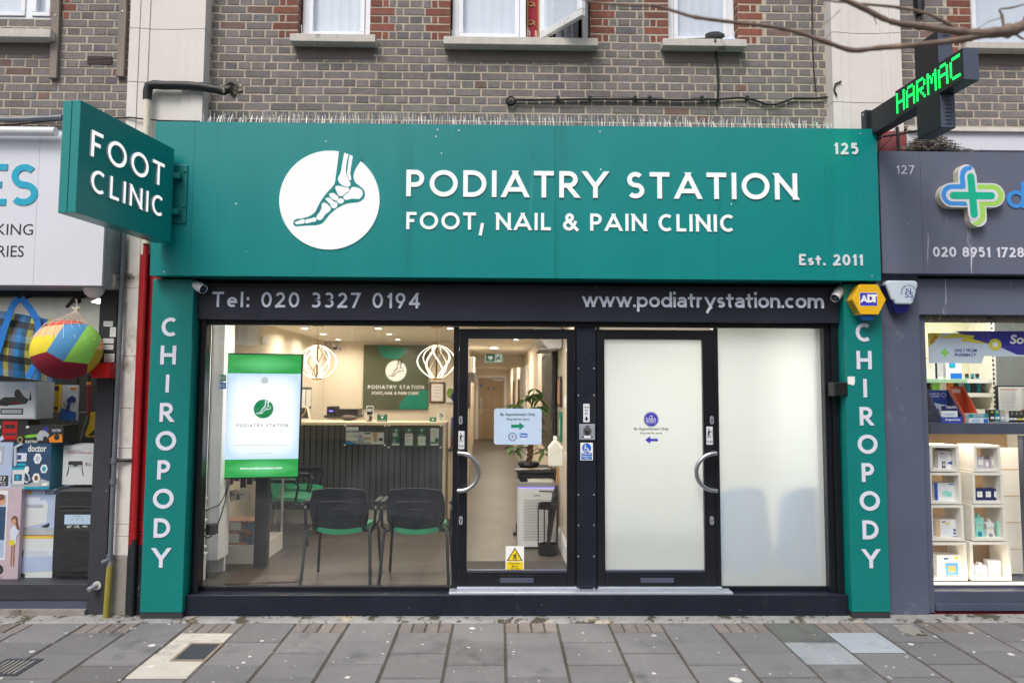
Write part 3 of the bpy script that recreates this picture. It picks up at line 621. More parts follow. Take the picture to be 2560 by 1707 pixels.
# foot emblem, outlines in the emblem's own unit circle
def emb(l): return [((x-805)/755, (789-y)/742) for x, y in l]
FOOT = emb([(938, 40), (925, 160), (907, 330), (892, 460), (886, 520), (870, 562), (830, 615), (765, 685), (705, 765), (650, 860), (620, 930), (595, 975), (560, 1010), (500, 1045), (430, 1068), (370, 1078), (320, 1082), (285, 1100), (268, 1140), (280, 1177), (312, 1195), (400, 1188), (500, 1180), (620, 1175), (680, 1160), (720, 1135), (760, 1085), (800, 1030), (860, 970), (930, 915), (1010, 870), (1080, 845), (1150, 835), (1220, 830), (1280, 810), (1325, 770), (1343, 710), (1335, 655), (1300, 610), (1250, 575), (1200, 535), (1172, 490), (1162, 430), (1172, 370), (1200, 305), (1285, 175), (1250, 90), (1100, 36)])
BONES = [emb(l) for l in (
 [(1015, 80), (1048, 90), (1081, 101), (1065, 180), (1050, 260), (1045, 340), (1060, 420), (1090, 485), (1115, 530), (1120, 565), (1100, 590), (1060, 592), (1000, 575), (950, 535), (926, 480), (938, 440), (960, 400), (975, 340), (990, 230)],
 [(1097, 108), (1147, 128), (1120, 310), (1112, 390), (1128, 460), (1127, 490), (1110, 497), (1090, 475), (1070, 420), (1067, 350), (1080, 230)],
 [(895, 590), (930, 577), (990, 590), (1050, 602), (1090, 604), (1106, 630), (1090, 665), (1050, 690), (1010, 730), (965, 738), (935, 715), (915, 670), (892, 620)],
 [(1140, 597), (1200, 597), (1260, 615), (1300, 650), (1310, 700), (1290, 745), (1255, 775), (1215, 775), (1150, 770), (1060, 792), (1025, 780), (1015, 745), (1040, 715), (1090, 680), (1115, 640)],
 [(800, 700), (850, 686), (890, 700), (940, 745), (946, 770), (920, 800), (890, 802), (850, 780), (805, 735)],
 [(925, 795), (960, 768), (1000, 768), (1026, 795), (1022, 825), (990, 848), (950, 845), (917, 820)],
 [(742, 772), (790, 758), (830, 772), (860, 810), (915, 830), (933, 865), (915, 905), (880, 922), (840, 905), (815, 850), (770, 810)],
 [(695, 850), (730, 832), (770, 850), (825, 905), (832, 940), (800, 975), (750, 1010), (710, 1070), (680, 1097), (640, 1095), (615, 1060), (630, 1020), (670, 970), (690, 920)],
 [(455, 1090), (520, 1078), (590, 1055), (618, 1070), (620, 1100), (600, 1120), (540, 1130), (470, 1150), (452, 1140)],
 [(295, 1130), (350, 1110), (400, 1086), (440, 1090), (445, 1130), (430, 1152), (380, 1155), (330, 1165), (300, 1150)])]
def emblem(m, cx, cz, rx, rz, y, mw, mt, mbone, d=.012, step=.0012):
    m.disc(cx, cz, rx, rz, y-d, y, mw, 72); s = lambda l: [(cx+p[0]*rx, cz+p[1]*rz) for p in l]
    m.prism(s(FOOT), y-d-step, y-d+.0002, mt)
    for b in BONES: m.prism(s(b), y-d-2*step, y-d-step+.0002, mbone)
r = RC(699, 378, 949, 624, FY); m = MB(); emblem(m, (r[0]+r[1])/2, (r[2]+r[3])/2, (r[1]-r[0])/2, (r[3]-r[2])/2, FY, 'lit_white', 'teal', 'lit_white', .010, .0015); m.build('foot_emblem', fas)
# bird spikes
def spikes(label, x0, x1, y, z, h, n, dy=.05):
    m = MB(); m.box(x0, x1, y-.012, y+.012, z+.001, z+.006, 'spike')
    for i in range(n):
        x = x0+(x1-x0)*(i+.5)/n+random.uniform(-.01, .01); a = random.choice((-1, 0, 1))
        m.tube([(x, y+a*.008, z+.004), (x+random.uniform(-.012, .012), y+a*dy+random.uniform(-.01, .01), z+h*random.uniform(.8, 1.05))], .0023, 'spike', 4, False)
    m.build('bird_spike_strip', label=label, cat='bird spikes', group='bird spikes on ledges')
spikes('long clear bird spike strip along the top of the teal fascia', -2.30, 2.62, -.13, FZ1, .098, 300)
spikes('bird spikes on the stone sill beside the leftmost clinic upstairs window', s2[0]+.06, s2[1]-.06, .10, s2[3], .12, 22, .01)
spikes('bird spikes on the stone sill under the open casement', s3[0]+.05, s3[1]-.35, .10, s3[3], .12, 30, .01)
spikes('bird spikes on the stone sill holding the dark rag', s4[0]+.06, s4[1]-.06, .10, s4[3], .12, 20, .01)
# teal column signs
def column(px_in, label, x0, x1, zb, lx, rows, ret):
    t = thing('column_sign', label, 'sign', ((x0+x1)/2, -.10, zb), 'CHIROPODY column signs')
    m = MB(); m.box(x0, x1, -.10, .06, zb, FZ0-.012, 'teal_column'); m.build('column_panel', t, bevel=.004)
    for c, (ya, yb, xa, xb) in zip('CHIROPODY', rows): m = MB(); r = RC(xa, ya, xb, yb, -.10); m.strokes(c, r[0], r[1], r[2], r[3], -.10, 'white_letter', .19, .005); m.build('letter', t)
    m = MB(); m.box(x0+.002, x1-.002, -.095, .06, .0, zb-.003, 'shop_post'); m.build('plinth', t)
Lr = [(794, 841, 405, 446), (864, 911, 402, 444), (936, 981, 415, 426), (1007, 1054, 400, 438), (1077, 1126, 390, 440), (1150, 1198, 394, 432), (1221, 1271, 383, 434), (1295, 1343, 385, 428), (1369, 1418, 382, 426)]
Rr = [(808, 854, 2139, 2178), (877, 923, 2141, 2181), (947, 993, 2158, 2168), (1017, 1063, 2149, 2186), (1086, 1134, 2144, 2192), (1157, 1204, 2154, 2188), (1227, 1276, 2149, 2196), (1300, 1347, 2156, 2197), (1372, 1419, 2157, 2198)]
zc = at(1280, 1530, -.10).z
column(0, 'left teal column sign beside the red pier, CHIROPODY spelt downwards', -2.655, at(474, 1000, -.1).x, zc, 0, Lr, 0)
column(0, 'right teal column sign under the yellow alarm box, CHIROPODY spelt downwards', at(2116, 1000, -.1).x, 2.952, zc, 0, Rr, 0)
# shopfront
SX0, SX1 = at(476, 1000, -.08).x, at(2112, 1000, -.08).x
sf = thing('clinic_shopfront', 'black framed clinic shopfront with one clear and one frosted door', 'shopfront', (0, 0, 0))
rt_ = at(1280, 1487, -.05).z
m = MB(); m.box(SX0, SX1, -.05, .12, .015, rt_, 'riser')
m.build('stall_riser', sf, bevel=.004)
bz0, bz1 = at(1280, 803, -.03).z, FZ0-.03
m = MB(); m.box(SX0, SX1, -.03, .12, bz0, bz1, 'band'); m.build('name_band', sf, bevel=.004)
m = MB(); m.box(SX0-.2, SX1+.2, -.005, .12, bz1+.001, FZ0+.05, 'dark_gap'); m.build('shutter_slot', sf)
words(sf, 'Tel: 020 3327 0194', RC(531, 731, 1050, 769, -.03), -.03, 'silver_letter', .155, .003)
m = MB(); r = RC(1456, 743, 2058, 769, -.03); zz = r[2]+(r[3]-r[2])/.66; m.strokes('www.podiatrystation.com', r[0], r[1], r[2], zz-.0, -.03, 'silver_letter', .155, .003); m.build('lettering', sf)
fz = at(1280, 1467, .05).z; ft = bz0-.002; gy = .095
X = lambda x: at(x, 1120, .07).x
Zp = lambda y, Y=.07: at(1280, y, Y).z
wl0, wl1 = X(513), X(1132); d1a, d1b = X(1146), X(1436); p0, p1 = X(1441), X(1489); d2a, d2b = X(1491), X(1785); w2a, w2b = X(1797), X(2060)
wt, dt = Zp(814), Zp(847); th0 = Zp(1471)
m = MB()
m.box(SX0, wl0, .03, .115, rt_, ft, 'black_frame'); m.box(w2b, SX1, .03, .115, rt_, ft, 'black_frame')
m.box(SX0+.03, SX0+.07, .0, .03, rt_, ft, 'black_frame'); m.box(w2b+.05, w2b+.10, -.0, .03, rt_, ft, 'black_frame')
m.box(wl0, w2b, .06, .115, wt, ft, 'black_frame'); m.box(wl0, w2b, .02, .06, ft-.035, ft, 'black_frame')
m.box(wl0, wl1, .07, .115, rt_, fz, 'black_frame'); m.box(w2a, w2b, .07, .115, rt_, fz, 'black_frame')
m.box(wl1, X(1145), .055, .118, rt_, ft-.036, 'black_frame'); m.box(X(1437), p0, .06, .116, rt_, wt+.02, 'black_frame'); m.box(p1, d2a-.001, .06, .116, rt_, wt+.02, 'black_frame'); m.box(d2b+.003, w2a, .05, .117, rt_, ft-.036, 'black_frame')
m.build('frame', sf, bevel=.004)
m = MB(); m.box(p0, p1, .035, .09, rt_+.002, wt+.03, 'riser')
for yy in (921, 988, 1236, 1312, 1390, 1470):
    for xx in (1446, 1485): q = at(xx, yy, .035); m.disc(q.x, q.z, .006, .006, .031, .036, 'alu', 10)
m.build('centre_post', sf, bevel=.002)
m = MB(); m.box(X(1128), X(1815), -.052, .065, rt_+.001, rt_+.022, 'alu'); m.box(X(1146), X(1441), .02, .068, rt_+.022, rt_+.04, 'alu'); m.box(X(1492), X(1796), .02, .068, rt_+.022, rt_+.04, 'alu'); m.build('threshold', sf, bevel=.006)
m = MB(); m.box(wl0, wl1, gy, gy+.006, fz, wt, 'pane_dirty'); m.build('window_pane', sf)
m = MB(); m.poly([(w2a, gy, fz), (w2b, gy, fz), (w2b, gy, wt), (w2a, gy, wt)], 'frosted'); m.build('frosted_pane', sf)
m = MB(); m.box(SX0, SX1, .119, .16, wt+.01, FZ1, 'old_brick'); m.build('header', sf)
def door(label, a, b, ga, gb, gm, hx, side, lbx):
    t = MB(); z0, z1 = th0-.0, dt+.075; zg0, zg1 = Zp(1427), dt
    t.box(a, ga, .045, .10, z0, z1, 'black_frame'); t.box(gb, b, .045, .10, z0, z1, 'black_frame'); t.box(ga, gb, .045, .10, z0, zg0, 'black_frame'); t.box(ga, gb, .045, .10, zg1, z1, 'black_frame')
    t.box(ga, gb, .052, .09, zg0, zg0+.012, 'grey_frame')
    d = t.build('door', sf, label=label, bevel=.004)
    g = MB(); g.poly([(ga, .075, zg0), (gb, .075, zg0), (gb, .075, zg1), (ga, .075, zg1)], gm); g.build('door_pane', d)
    h = MB(); c = at(hx, 1177, .045); R = (at(hx, 1129, .045).z-at(hx, 1222, .045).z)/2; sx = .155*side
    pts = [(c.x+sx*math.cos(rad(q))*1.0, -.035, c.z+R*math.sin(rad(q))) for q in range(-90, 91, 10)]
    pts = [(c.x, .044, pts[0][2]), (c.x, -.02, pts[0][2])]+pts+[(c.x, -.02, pts[-1][2]), (c.x, .044, pts[-1][2])]
    h.tube(pts, .0165, 'steel', 14); h.build('pull_handle', d, smooth=True)
    for yy in (1050, 1300):
        k = MB(); q = at(hx+4 if side > 0 else hx-4, yy, .045); k.rrect(q.x-.014, q.x+.014, q.z-.032, q.z+.032, .0138, .035, .046, 'alu'); k.disc(q.x, q.z+.010, .009, .009, .032, .036, 'steel', 16); k.box(q.x-.003, q.x+.003, .0335, .036, q.z-.022, q.z+.004, 'dark_gap'); k.build('lock', d)
    l = MB(); q = RC(lbx[0], 1437, lbx[1], 1459, .045); l.box(q[0], q[1], .038, .046, q[2], q[3], 'black_frame'); l.box(q[0]+.012, q[1]-.012, .034, .038, q[2]+.012, q[3]-.018, 'grey_frame'); l.build('letter_plate', d, bevel=.002)
    return d
door('clear glass door on the left', d1a, d1b, X(1169), X(1417), 'pane', 1148, 1, (1246, 1338))
door('frosted glass door on the right', d2a, d2b, X(1511), X(1757), 'frosted', 1783, -1, (1597, 1688))
# shutter lock housing and paper scrap
r = RC(2086, 955, 2120, 990, -.11); m = MB(); m.boxr(r, -.11, .0, 'black'); m.build('shutter_lock_box', label='small black shutter lock box on the frame beside the right teal column', cat='lock box', bevel=.006)
a = RC(2119, 941, 2137, 963, -.1); m = MB(); m.prism([(a[0], a[2]+.01), (a[1]-.012, a[2]), (a[1]-.002, a[2]+.01), (a[1]-.008, a[2]+.018), (a[1], a[2]+.02), (a[1], a[3]), (a[0], a[3])], -.1025, -.1005, 'paper'); m.build('paper_scrap', label='torn white paper scrap stuck on the right teal column', cat='scrap')
# ------------------------------------------------------------------ signs stuck on the shopfront
def push(label, x0, x1, y0, y1, mirror):
    r = RC(x0, y0, x1, y1, .043); m = MB(); Y = .0445; m.rrect(r[0], r[1], r[2], r[3], .006, Y-.0025, Y, 'white_plastic'); w_, h_ = r[1]-r[0], r[3]-r[2]
    q = lambda u, v: (r[0]+u*w_, r[2]+v*h_); y = Y-.0035
    m.disc(*q(.38, .86), w_*.10, w_*.10, y, Y-.002, 'ink', 14)
    m.prism([q(.22, .56), q(.48, .56), q(.55, .78), q(.36, .80), q(.22, .70)], y, Y-.002, 'ink')
    m.prism([q(.42, .72), q(.80, .66), q(.80, .70), q(.46, .78)], y-.0002, Y-.002, 'ink'); m.prism([q(.36, .56), q(.50, .56), q(.74, .37), q(.64, .36)], y-.0003, Y-.002, 'ink'); m.prism([q(.22, .57), q(.36, .57), q(.30, .36), q(.18, .36)], y-.0004, Y-.002, 'ink')
    m.prism([q(.88, .42), q(.92, .42), q(.92, .86), q(.88, .86)], y, Y-.002, 'ink')
    m.text('PUSH', r[0]+.10*w_, r[1]-.08*w_, r[2]+.08*h_, r[2]+.24*h_, Y-.0026, 'ink', .01); m.build('push_plate', label=label, cat='door plate', group='PUSH plates')
push('white PUSH plate on the clear glass door', 1146, 1161, 1077, 1122, 0); push('white PUSH plate on the frosted glass door', 1766, 1782, 1066, 1111, 1)
r = RC(1458, 1009, 1474, 1055, .035); Y = .0345; w_, h_ = r[1]-r[0], r[3]-r[2]; m = MB(); m.rrect(*r, .005, Y-.003, Y, 'white_plastic')
for t_, v in (('PLEASE', .76), ('RING', .58), ('BELL', .42)): m.text(t_, r[0]+w_*(.12 if t_ == 'PLEASE' else .26), r[1]-w_*(.12 if t_ == 'PLEASE' else .26), r[2]+h_*v, r[2]+h_*(v+.1), Y-.0031, 'ink', .012)
c = ((r[0]+r[1])/2, r[2]+h_*.2); m.prism([(c[0]-.012, c[1]-.012), (c[0]+.012, c[1]-.012), (c[0]+.008, c[1]+.005), (c[0]+.004, c[1]+.016), (c[0]-.004, c[1]+.016), (c[0]-.008, c[1]+.005)], Y-.0045, Y-.002, 'ink'); m.disc(c[0], c[1]-.015, .004, .004, Y-.0045, Y-.002, 'ink', 10)
m.build('bell_plate', label='narrow white PLEASE RING BELL plate on the black centre post', cat='plate')
r = RC(1448, 1060, 1487, 1099, .03); t = thing('entry_phone', 'square silver door entry panel with camera eye on the centre post', 'intercom', ((r[0]+r[1])/2, .035, r[2])); Y = .0345
cx, cz = (r[0]+r[1])/2, (r[2]+r[3])/2; s = (r[1]-r[0])/2
m = MB(); m.boxr(r, .018, Y, 'alu'); m.build('face_plate', t, bevel=.003)
m = MB(); m.lathe([(s*.52, 0), (s*.52, .004), (s*.40, .007), (s*.2, .002)], (cx, .0178-.007, cz+s*.16), 'steel', 24, 'y'); m.build('camera_ring', t, smooth=True)
m = MB(); m.disc(cx+.001, cz-.002, s*.20, s*.20, .008, .012, 'dark_gap', 20); m.disc(cx+.003, cz-.0, s*.07, s*.07, .0072, .0085, 'steel', 12); m.build('camera_eye', t)
m = MB(); m.box(cx-s*.2, cx+s*.25, .0165, .0185, r[3]-.016, r[3]-.009, 'dark_grey'); m.build('speaker_slot', t); m = MB(); m.box(cx-s*.7, cx+s*.7, .0165, .0185, r[2]+.018, r[2]+.028, 'dark_grey'); m.box(cx-s*.42, cx+s*.45, .0155, .0170, r[2]+.015, r[2]+.031, 'paper'); m.build('name_buttons', t)
r = RC(1451, 1106, 1482, 1150, .035); Y = .0345; w_, h_ = r[1]-r[0], r[3]-r[2]; m = MB(); m.boxr(r, Y-.002, Y, 'paper'); cx = (r[0]+r[1])/2; cz = r[2]+h_*.70
m.disc(cx, cz, w_*.37, w_*.37, Y-.0028, Y-.001, 'sign_blue', 28)
u = w_*.37; y = Y-.0036
m.disc(cx-.3*u, cz+.62*u, .12*u, .12*u, y, Y-.002, 'paper', 12); m.prism([(cx-.38*u, cz+.45*u), (cx-.18*u, cz+.45*u), (cx-.12*u, cz), (cx+.3*u, cz-.02*u), (cx+.55*u, cz-.5*u), (cx+.4*u, cz-.55*u), (cx+.18*u, cz-.18*u), (cx-.34*u, cz-.16*u)], y, Y-.002, 'paper')
m.tube([(cx-.15*u+.4*u*math.cos(rad(q)), Y-.003, cz-.25*u+.4*u*math.sin(rad(q))) for q in range(110, 400, 20)], .0016, 'paper', 6); m.prism([(cx-.5*u, cz-.72*u), (cx+.6*u, cz-.72*u), (cx+.6*u, cz-.55*u)], y, Y-.002, 'paper')
m.box(r[0]+.07*w_, r[1]-.07*w_, Y-.0026, Y-.001, r[2]+.04*h_, r[2]+.42*h_, 'sign_blue')
for i, t_ in enumerate(('Portable ramps', 'available from', 'reception')): m.text(t_, r[0]+.11*w_, r[1]-.11*w_, r[2]+h_*(.31-.12*i), r[2]+h_*(.39-.12*i), Y-.0027, 'paper', .02, keep=True)
m.build('ramp_notice', label='blue and white wheelchair ramp notice below the door entry panel', cat='notice')
r = RC(1235, 1021, 1354, 1111, .07); Y = .0745; w_, h_ = r[1]-r[0], r[3]-r[2]; m = MB(); m.rrect(*r, .02, Y-.0025, Y, 'paper_blue'); yy = Y-.0026
q = lambda u0, u1, v0, v1: (r[0]+u0*w_, r[0]+u1*w_, r[2]+v0*h_, r[2]+v1*h_)
m.text('By Appointment Only', *q(.13, .87, .775, .88), yy, 'ink', .016); m.text('Ring bell for entry', *q(.265, .74, .655, .74), yy, 'ink', .014)
z_ = r[2]+.51*h_; m.prism([(r[0]+.36*w_, z_-.012), (r[0]+.53*w_, z_-.012), (r[0]+.53*w_, z_-.031), (r[0]+.64*w_, z_), (r[0]+.53*w_, z_+.031), (r[0]+.53*w_, z_+.012), (r[0]+.36*w_, z_+.012)], yy-.0006, Y-.002, 'green_ink')
c = (r[0]+.39*w_, r[2]+.215*h_)
for i in range(22):
    a_ = 2*math.pi*i/22; m.box(c[0]+.030*math.cos(a_)-.0028, c[0]+.030*math.cos(a_)+.0028, yy-.0006, Y-.002, c[1]+.030*math.sin(a_)-.0035, c[1]+.030*math.sin(a_)+.0035, 'navy')
m.tube([(c[0]+.022*math.cos(k_*.4), yy, c[1]+.022*math.sin(k_*.4)) for k_ in range(17)], .0008, 'navy', 4); m.box(c[0]-.006, c[0]-.001, yy-.0006, Y-.002, c[1]-.008, c[1]+.010, 'navy'); m.box(c[0]+.001, c[0]+.006, yy-.0006, Y-.002, c[1]-.008, c[1]+.010, 'red')
m.box(*q(.54, .70, 0, 0)[:2], yy-.0006, Y-.002, r[2]+.20*h_, r[2]+.315*h_, 'sign_blue'); m.text('hcpc', *q(.555, .685, .21, .295), yy-.0007, 'paper', .02)
for v in (.155, .11): m.box(*q(.54, .70, 0, 0)[:2], yy-.0004, Y-.002, r[2]+v*h_, r[2]+(v+.02)*h_, 'silver_letter')
m.build('door_notice', label='pale blue By Appointment Only notice with green arrow on the clear door', cat='notice')
t = RC(1582, 1029, 1649, 1111, .07); Y = .0745; m = MB(); c = at(1628, 1048, .07); R = .0585
m.disc(c.x, c.z, R, R, Y-.0015, Y, 'navy', 44); m.disc(c.x, c.z, R*.93, R*.93, Y-.0021, Y, 'white_letter', 44); m.disc(c.x, c.z, R*.89, R*.89, Y-.0027, Y, 'logo_blue', 44)
m.text('EARA', c.x-R*.66, c.x+R*.68, c.z-R*.16, c.z+R*.24, Y-.0028, 'paper', .004); m.text('PROPERTY', c.x-R*.66, c.x+R*.68, c.z-R*.42, c.z-R*.2, Y-.0028, 'paper', .02); m.box(c.x-R*.6, c.x+R*.6, Y-.0033, Y-.002, c.z-R*.57, c.z-R*.53, 'white_letter')
m.prism([(c.x-R*.3, c.z+R*.32), (c.x-R*.08, c.z+R*.56), (c.x+.02*R, c.z+R*.45), (c.x+.1*R, c.z+R*.53), (c.x+.32*R, c.z+R*.32), (c.x+.2*R, c.z+R*.32), (c.x-.05*R, c.z+R*.45), (c.x-.18*R, c.z+R*.32)], Y-.0033, Y-.002, 'paper')
for s_, x0, x1, y0, y1 in (('By Appointment Only', 1585, 1672, 1068, 1077), ('Ring bell for entry', 1601, 1656, 1080, 1086)): r = RC(x0, y0, x1, y1, .07); m.text(s_, r[0], r[1], r[2], r[3], Y, 'ink', .016)
r = RC(1613, 1090, 1645, 1109, .07); zm = (r[2]+r[3])/2; m.prism([(r[0], zm), (r[0]+.04, r[2]), (r[0]+.04, zm-.010), (r[1], zm-.010), (r[1], zm+.010), (r[0]+.04, zm+.010), (r[0]+.04, r[3])], Y-.0012, Y, 'logo_blue')
m.build('door_sticker', label='round blue property sticker with arrow and appointment words on the frosted door', cat='sticker')
r = RC(1264, 1365, 1310, 1426, .07); Y = .0745; w_, h_ = r[1]-r[0], r[3]-r[2]; m = MB(); m.boxr(r, Y-.002, Y, 'paper'); q = lambda u, v: (r[0]+u*w_, r[2]+v*h_)
m.prism([q(.06, .40), q(.94, .40), q(.5, .95)], Y-.0028, Y-.001, 'ink'); m.prism([q(.15, .43), q(.85, .43), q(.5, .88)], Y-.0034, Y-.001, 'sign_yellow')
m.disc(*q(.56, .68), .0055, .0055, Y-.0042, Y-.002, 'ink', 10); m.prism([q(.40, .64), q(.53, .67), q(.58, .58), q(.50, .56), q(.46, .60), q(.39, .59)], Y-.0042, Y-.002, 'ink'); m.prism([q(.50, .57), q(.57, .58), q(.60, .50), q(.56, .49)], Y-.0044, Y-.002, 'ink'); m.prism([q(.46, .57), q(.52, .55), q(.42, .47), q(.38, .49)], Y-.0043, Y-.002, 'ink'); m.box(*[q(.45, 0)[0], q(.62, 0)[0]], Y-.0042, Y-.002, q(0, .455)[1], q(0, .475)[1], 'ink')
m.box(q(.05, 0)[0], q(.95, 0)[0], Y-.0028, Y-.001, q(0, .03)[1], q(0, .37)[1], 'sign_yellow')
for s_, u0, u1, v0, v1 in (('Caution', .2, .8, .26, .35), ('Mind', .34, .66, .15, .22), ('the step', .28, .74, .05, .13)): m.text(s_, *[q(u0, 0)[0], q(u1, 0)[0]], q(0, v0)[1], q(0, v1)[1], Y-.0029, 'ink', .008)
m.build('caution_notice', label='yellow Caution Mind the step notice at the foot of the clear door', cat='notice')
# ------------------------------------------------------------------ things fixed to the front
def bullet_cam(label, px, aim):
    c = at(px[0], px[1], -.05); t = thing('security_camera', label, 'camera', (c.x, -.03, c.z), 'white bullet cameras on the black band')
    m = MB(); m.lathe([(.030, 0), (.030, -.010), (.018, -.022), (.012, -.03)], (c.x, -.031, c.z), 'white_plastic', 20, 'y'); m.build('mount', t, smooth=True)
    d = Vector(aim).normalized(); o = Vector((c.x, -.07, c.z-.006))
    m = MB(); m.tube([o-d*.03, o-d*.026, o+d*.085], [.022, .034, .034], 'white_plastic', 20); m.tube([o+d*.03+Vector((0, 0, .006)), o+d*.10+Vector((0, 0, .006))], .0355, 'white_plastic', 20, False); m.build('camera_body', t, smooth=True)
    m = MB(); m.tube([o+d*.0855, o+d*.089], .030, 'black', 20); m.tube([o+d*.089, o+d*.092], .012, 'blue_lens', 14); m.build('lens', t, smooth=True)
    m = MB(); s = 1 if aim[0] > 0 else -1; m.tube([(c.x-s*.01, -.034, c.z+.02), (c.x-s*.03, -.036, c.z+.04), (c.x-s*.025, -.035, c.z+.075)], .003, 'white_plastic', 6); m.build('cable', t)
bullet_cam('white bullet camera at the left end of the black band, beside Tel', (492, 712), (.80, -.42, -.42)); bullet_cam('white bullet camera at the right end of the black band, beside .com', (2096, 728), (-.62, -.45, -.64))
# yellow hexagonal alarm
def hexa(cx, cz, w_, h_, c): return [(cx-w_, cz), (cx-w_*c, cz-h_), (cx+w_*c, cz-h_), (cx+w_, cz), (cx+w_*c, cz+h_), (cx-w_*c, cz+h_)]
r = RC(2131, 711, 2215, 786, -.20); cx, cz, w_, h_ = (r[0]+r[1])/2, (r[2]+r[3])/2, (r[1]-r[0])/2, (r[3]-r[2])/2
t = thing('alarm_box', 'yellow hexagonal burglar alarm box on the right teal column', 'alarm', (cx, -.1, cz-h_))
m = MB(); m.prism(hexa(cx, cz, w_, h_, .53), -.20, -.102, 'yellow_box')
for i in range(5):
    v = .18+.15*i; xx = cx-w_*(1-.47*v); m.box(xx-.004, xx+.02, -.185, -.125, cz-h_*v-.004, cz-h_*v+.001, 'ink')
m.build('cover', t, bevel=.003)
m = MB(); m.prism([(cx-w_*.50, cz-h_+.002), (cx+w_*.45, cz-h_+.002), (cx+w_*.25, cz-h_*1.38), (cx-w_*.3, cz-h_*1.38)], -.185, -.102, 'blue_lens'); m.build('beacon', t, bevel=.004)
q = RC(2150, 732, 2192, 764, -.2); m = MB(); m.boxr((q[0]-.003, q[1]+.003, q[2]-.003, q[3]+.003), -.2012, -.199, 'paper'); m.boxr(q, -.2022, -.2005, 'logo_blue')
m.strokes('A', q[0]+.004, q[0]+.062, q[2]+.024, q[3]-.02, -.2022, 'paper', .24, .0012); m.strokes('D', q[0]+.055, q[0]+.10, q[2]+.024, q[3]-.012, -.2023, 'paper', .26, .0012); m.strokes('T', q[0]+.087, q[1]-.001, q[2]+.024, q[3]-.012, -.2026, 'paper', .26, .0012)
m.build('badge', t)
# white shield alarm
r = RC(2214, 699, 2300, 785, -.13); cx = (r[0]+r[1])/2; w_ = (r[1]-r[0])/2; zt, zb = r[3], r[2]; H = zt-zb
t = thing('alarm_box', 'white and navy shield shaped alarm box on the grey pillar', 'alarm', (cx, -.03, zb))
sh = lambda a, b, k: [(cx-w_*k, zt-a*H), (cx-w_*(k-.03), zt-.02*H), (cx-w_*.6, zt), (cx+w_*.6, zt), (cx+w_*(k-.03), zt-.02*H), (cx+w_*k, zt-a*H)]
m = MB(); m.prism([(cx-w_*.93, zt-.14*H), (cx-w_*.85, zt-.02*H), (cx+w_*.86, zt-.02*H), (cx+w_*.95, zt-.12*H), (cx+w_*.66, zt-.63*H), (cx+w_*.55, zt-.71*H), (cx-w_*.40, zt-.71*H), (cx-w_*.45, zt-.62*H), (cx-w_*.62, zt-.57*H)], -.125, -.05, 'alarm_white'); m.build('cover', t, bevel=.012)
m = MB(); m.prism([(cx-w_*.98, zt-.14*H), (cx+w_*.90, zt-.1*H), (cx+w_*.52, zt-.75*H), (cx+w_*.34, zt-.97*H), (cx-w_*.36, zt-.97*H), (cx-w_*.62, zt-.62*H)], -.105, -.028, 'navy_lens'); m.build('lens', t, bevel=.012)
m = MB(); c = at(2272, 732, -.125)
m.text('N', c.x-.022, c.x+.018, c.z+.0, c.z+.035, -.1255, 'alarm_blue'); m.text('SS', c.x-.032, c.x+.032, c.z-.036, c.z+.004, -.1262, 'alarm_blue')
for i, ch in enumerate('National Security Systems'):
    if ch == ' ': continue
    a_ = rad(190-i*10.8); R = .058; T = Matrix.Translation((c.x+R*math.cos(a_), 0, c.z+R*math.sin(a_))) @ Matrix.Rotation(-(a_-math.pi/2), 4, 'Y')
    m.T = T; m.text(ch, -.0042, .0042, -.005, .005, -.1255, 'alarm_blue', .01)
m.T = None; m.build('badge', t)
# projecting FOOT CLINIC sign, hung at an angle from the fascia
Bp = at(431, 500, -.27); Zt, Zb = None, None
ps = thing('projecting_sign', 'teal box sign reading FOOT CLINIC sticking out over the pavement', 'sign', (Bp.x, -.2, 2.9))
A1 = Vector((Bp.x, -.27)); dirv = None
# outer edge: where the picture's outer corner meets the sign's own plane
ang = math.atan((1585-1243)/FPX); dv = Vector((math.sin(ang), math.cos(ang)))      # plan direction towards the wall
def onplane(x, y):
    d = fw+rt2*((x-1280)/FPX)-up2*((y-853.5)/FPX); nx, ny = dv.y, -dv.x
    t = (nx*(A1.x-CAMP.x)+ny*(A1.y-CAMP.y))/(nx*d.x+ny*d.y); return CAMP+d*t
o1 = onplane(195, 400); Ls = (Vector((o1.x, o1.y))-A1).length
zt = (onplane(199, 252).z+onplane(431, 367).z)/2; zb = (onplane(192, 536).z+onplane(425, 603).z)/2
T = Matrix(((dv.x, -dv.y, 0, o1.x), (dv.y, dv.x, 0, o1.y), (0, 0, 1, 0), (0, 0, 0, 1)))
# local x runs towards the wall, local -y faces right of the sign
TH = .125
m = MB(T); m.box(0, Ls, .0, TH, zb, zt, 'teal'); m.build('sign_box', ps, bevel=.003)
m = MB(T); m.box(-.004, .0, TH*.48, TH*.5, zb, zt, 'teal_side'); m.build('seam', ps)
def uv(x, y): p = onplane(x, y); return (Vector((p.x, p.y))-Vector((o1.x, o1.y))).dot(dv), p.z
m = MB(T); a, b = uv(226, 333), uv(226, 397); c, d = uv(407, 404), uv(407, 464)
m.strokes('FOOT', a[0], uv(407, 430)[0], (b[1]+d[1])/2, (a[1]+c[1])/2, 0, 'lit_white', .142, .012, ms='white_panel'); m.build('lettering', ps); m = MB(T)
a, b = uv(226, 431), uv(226, 487); c, d = uv(405, 485), uv(405, 538); m.strokes('CLINIC', uv(224, 460)[0], uv(405, 510)[0], (b[1]+d[1])/2, (a[1]+c[1])/2, 0, 'lit_white', .142, .012, ms='white_panel'); m.build('lettering', ps)
m = MB(); e = A1+dv*.02
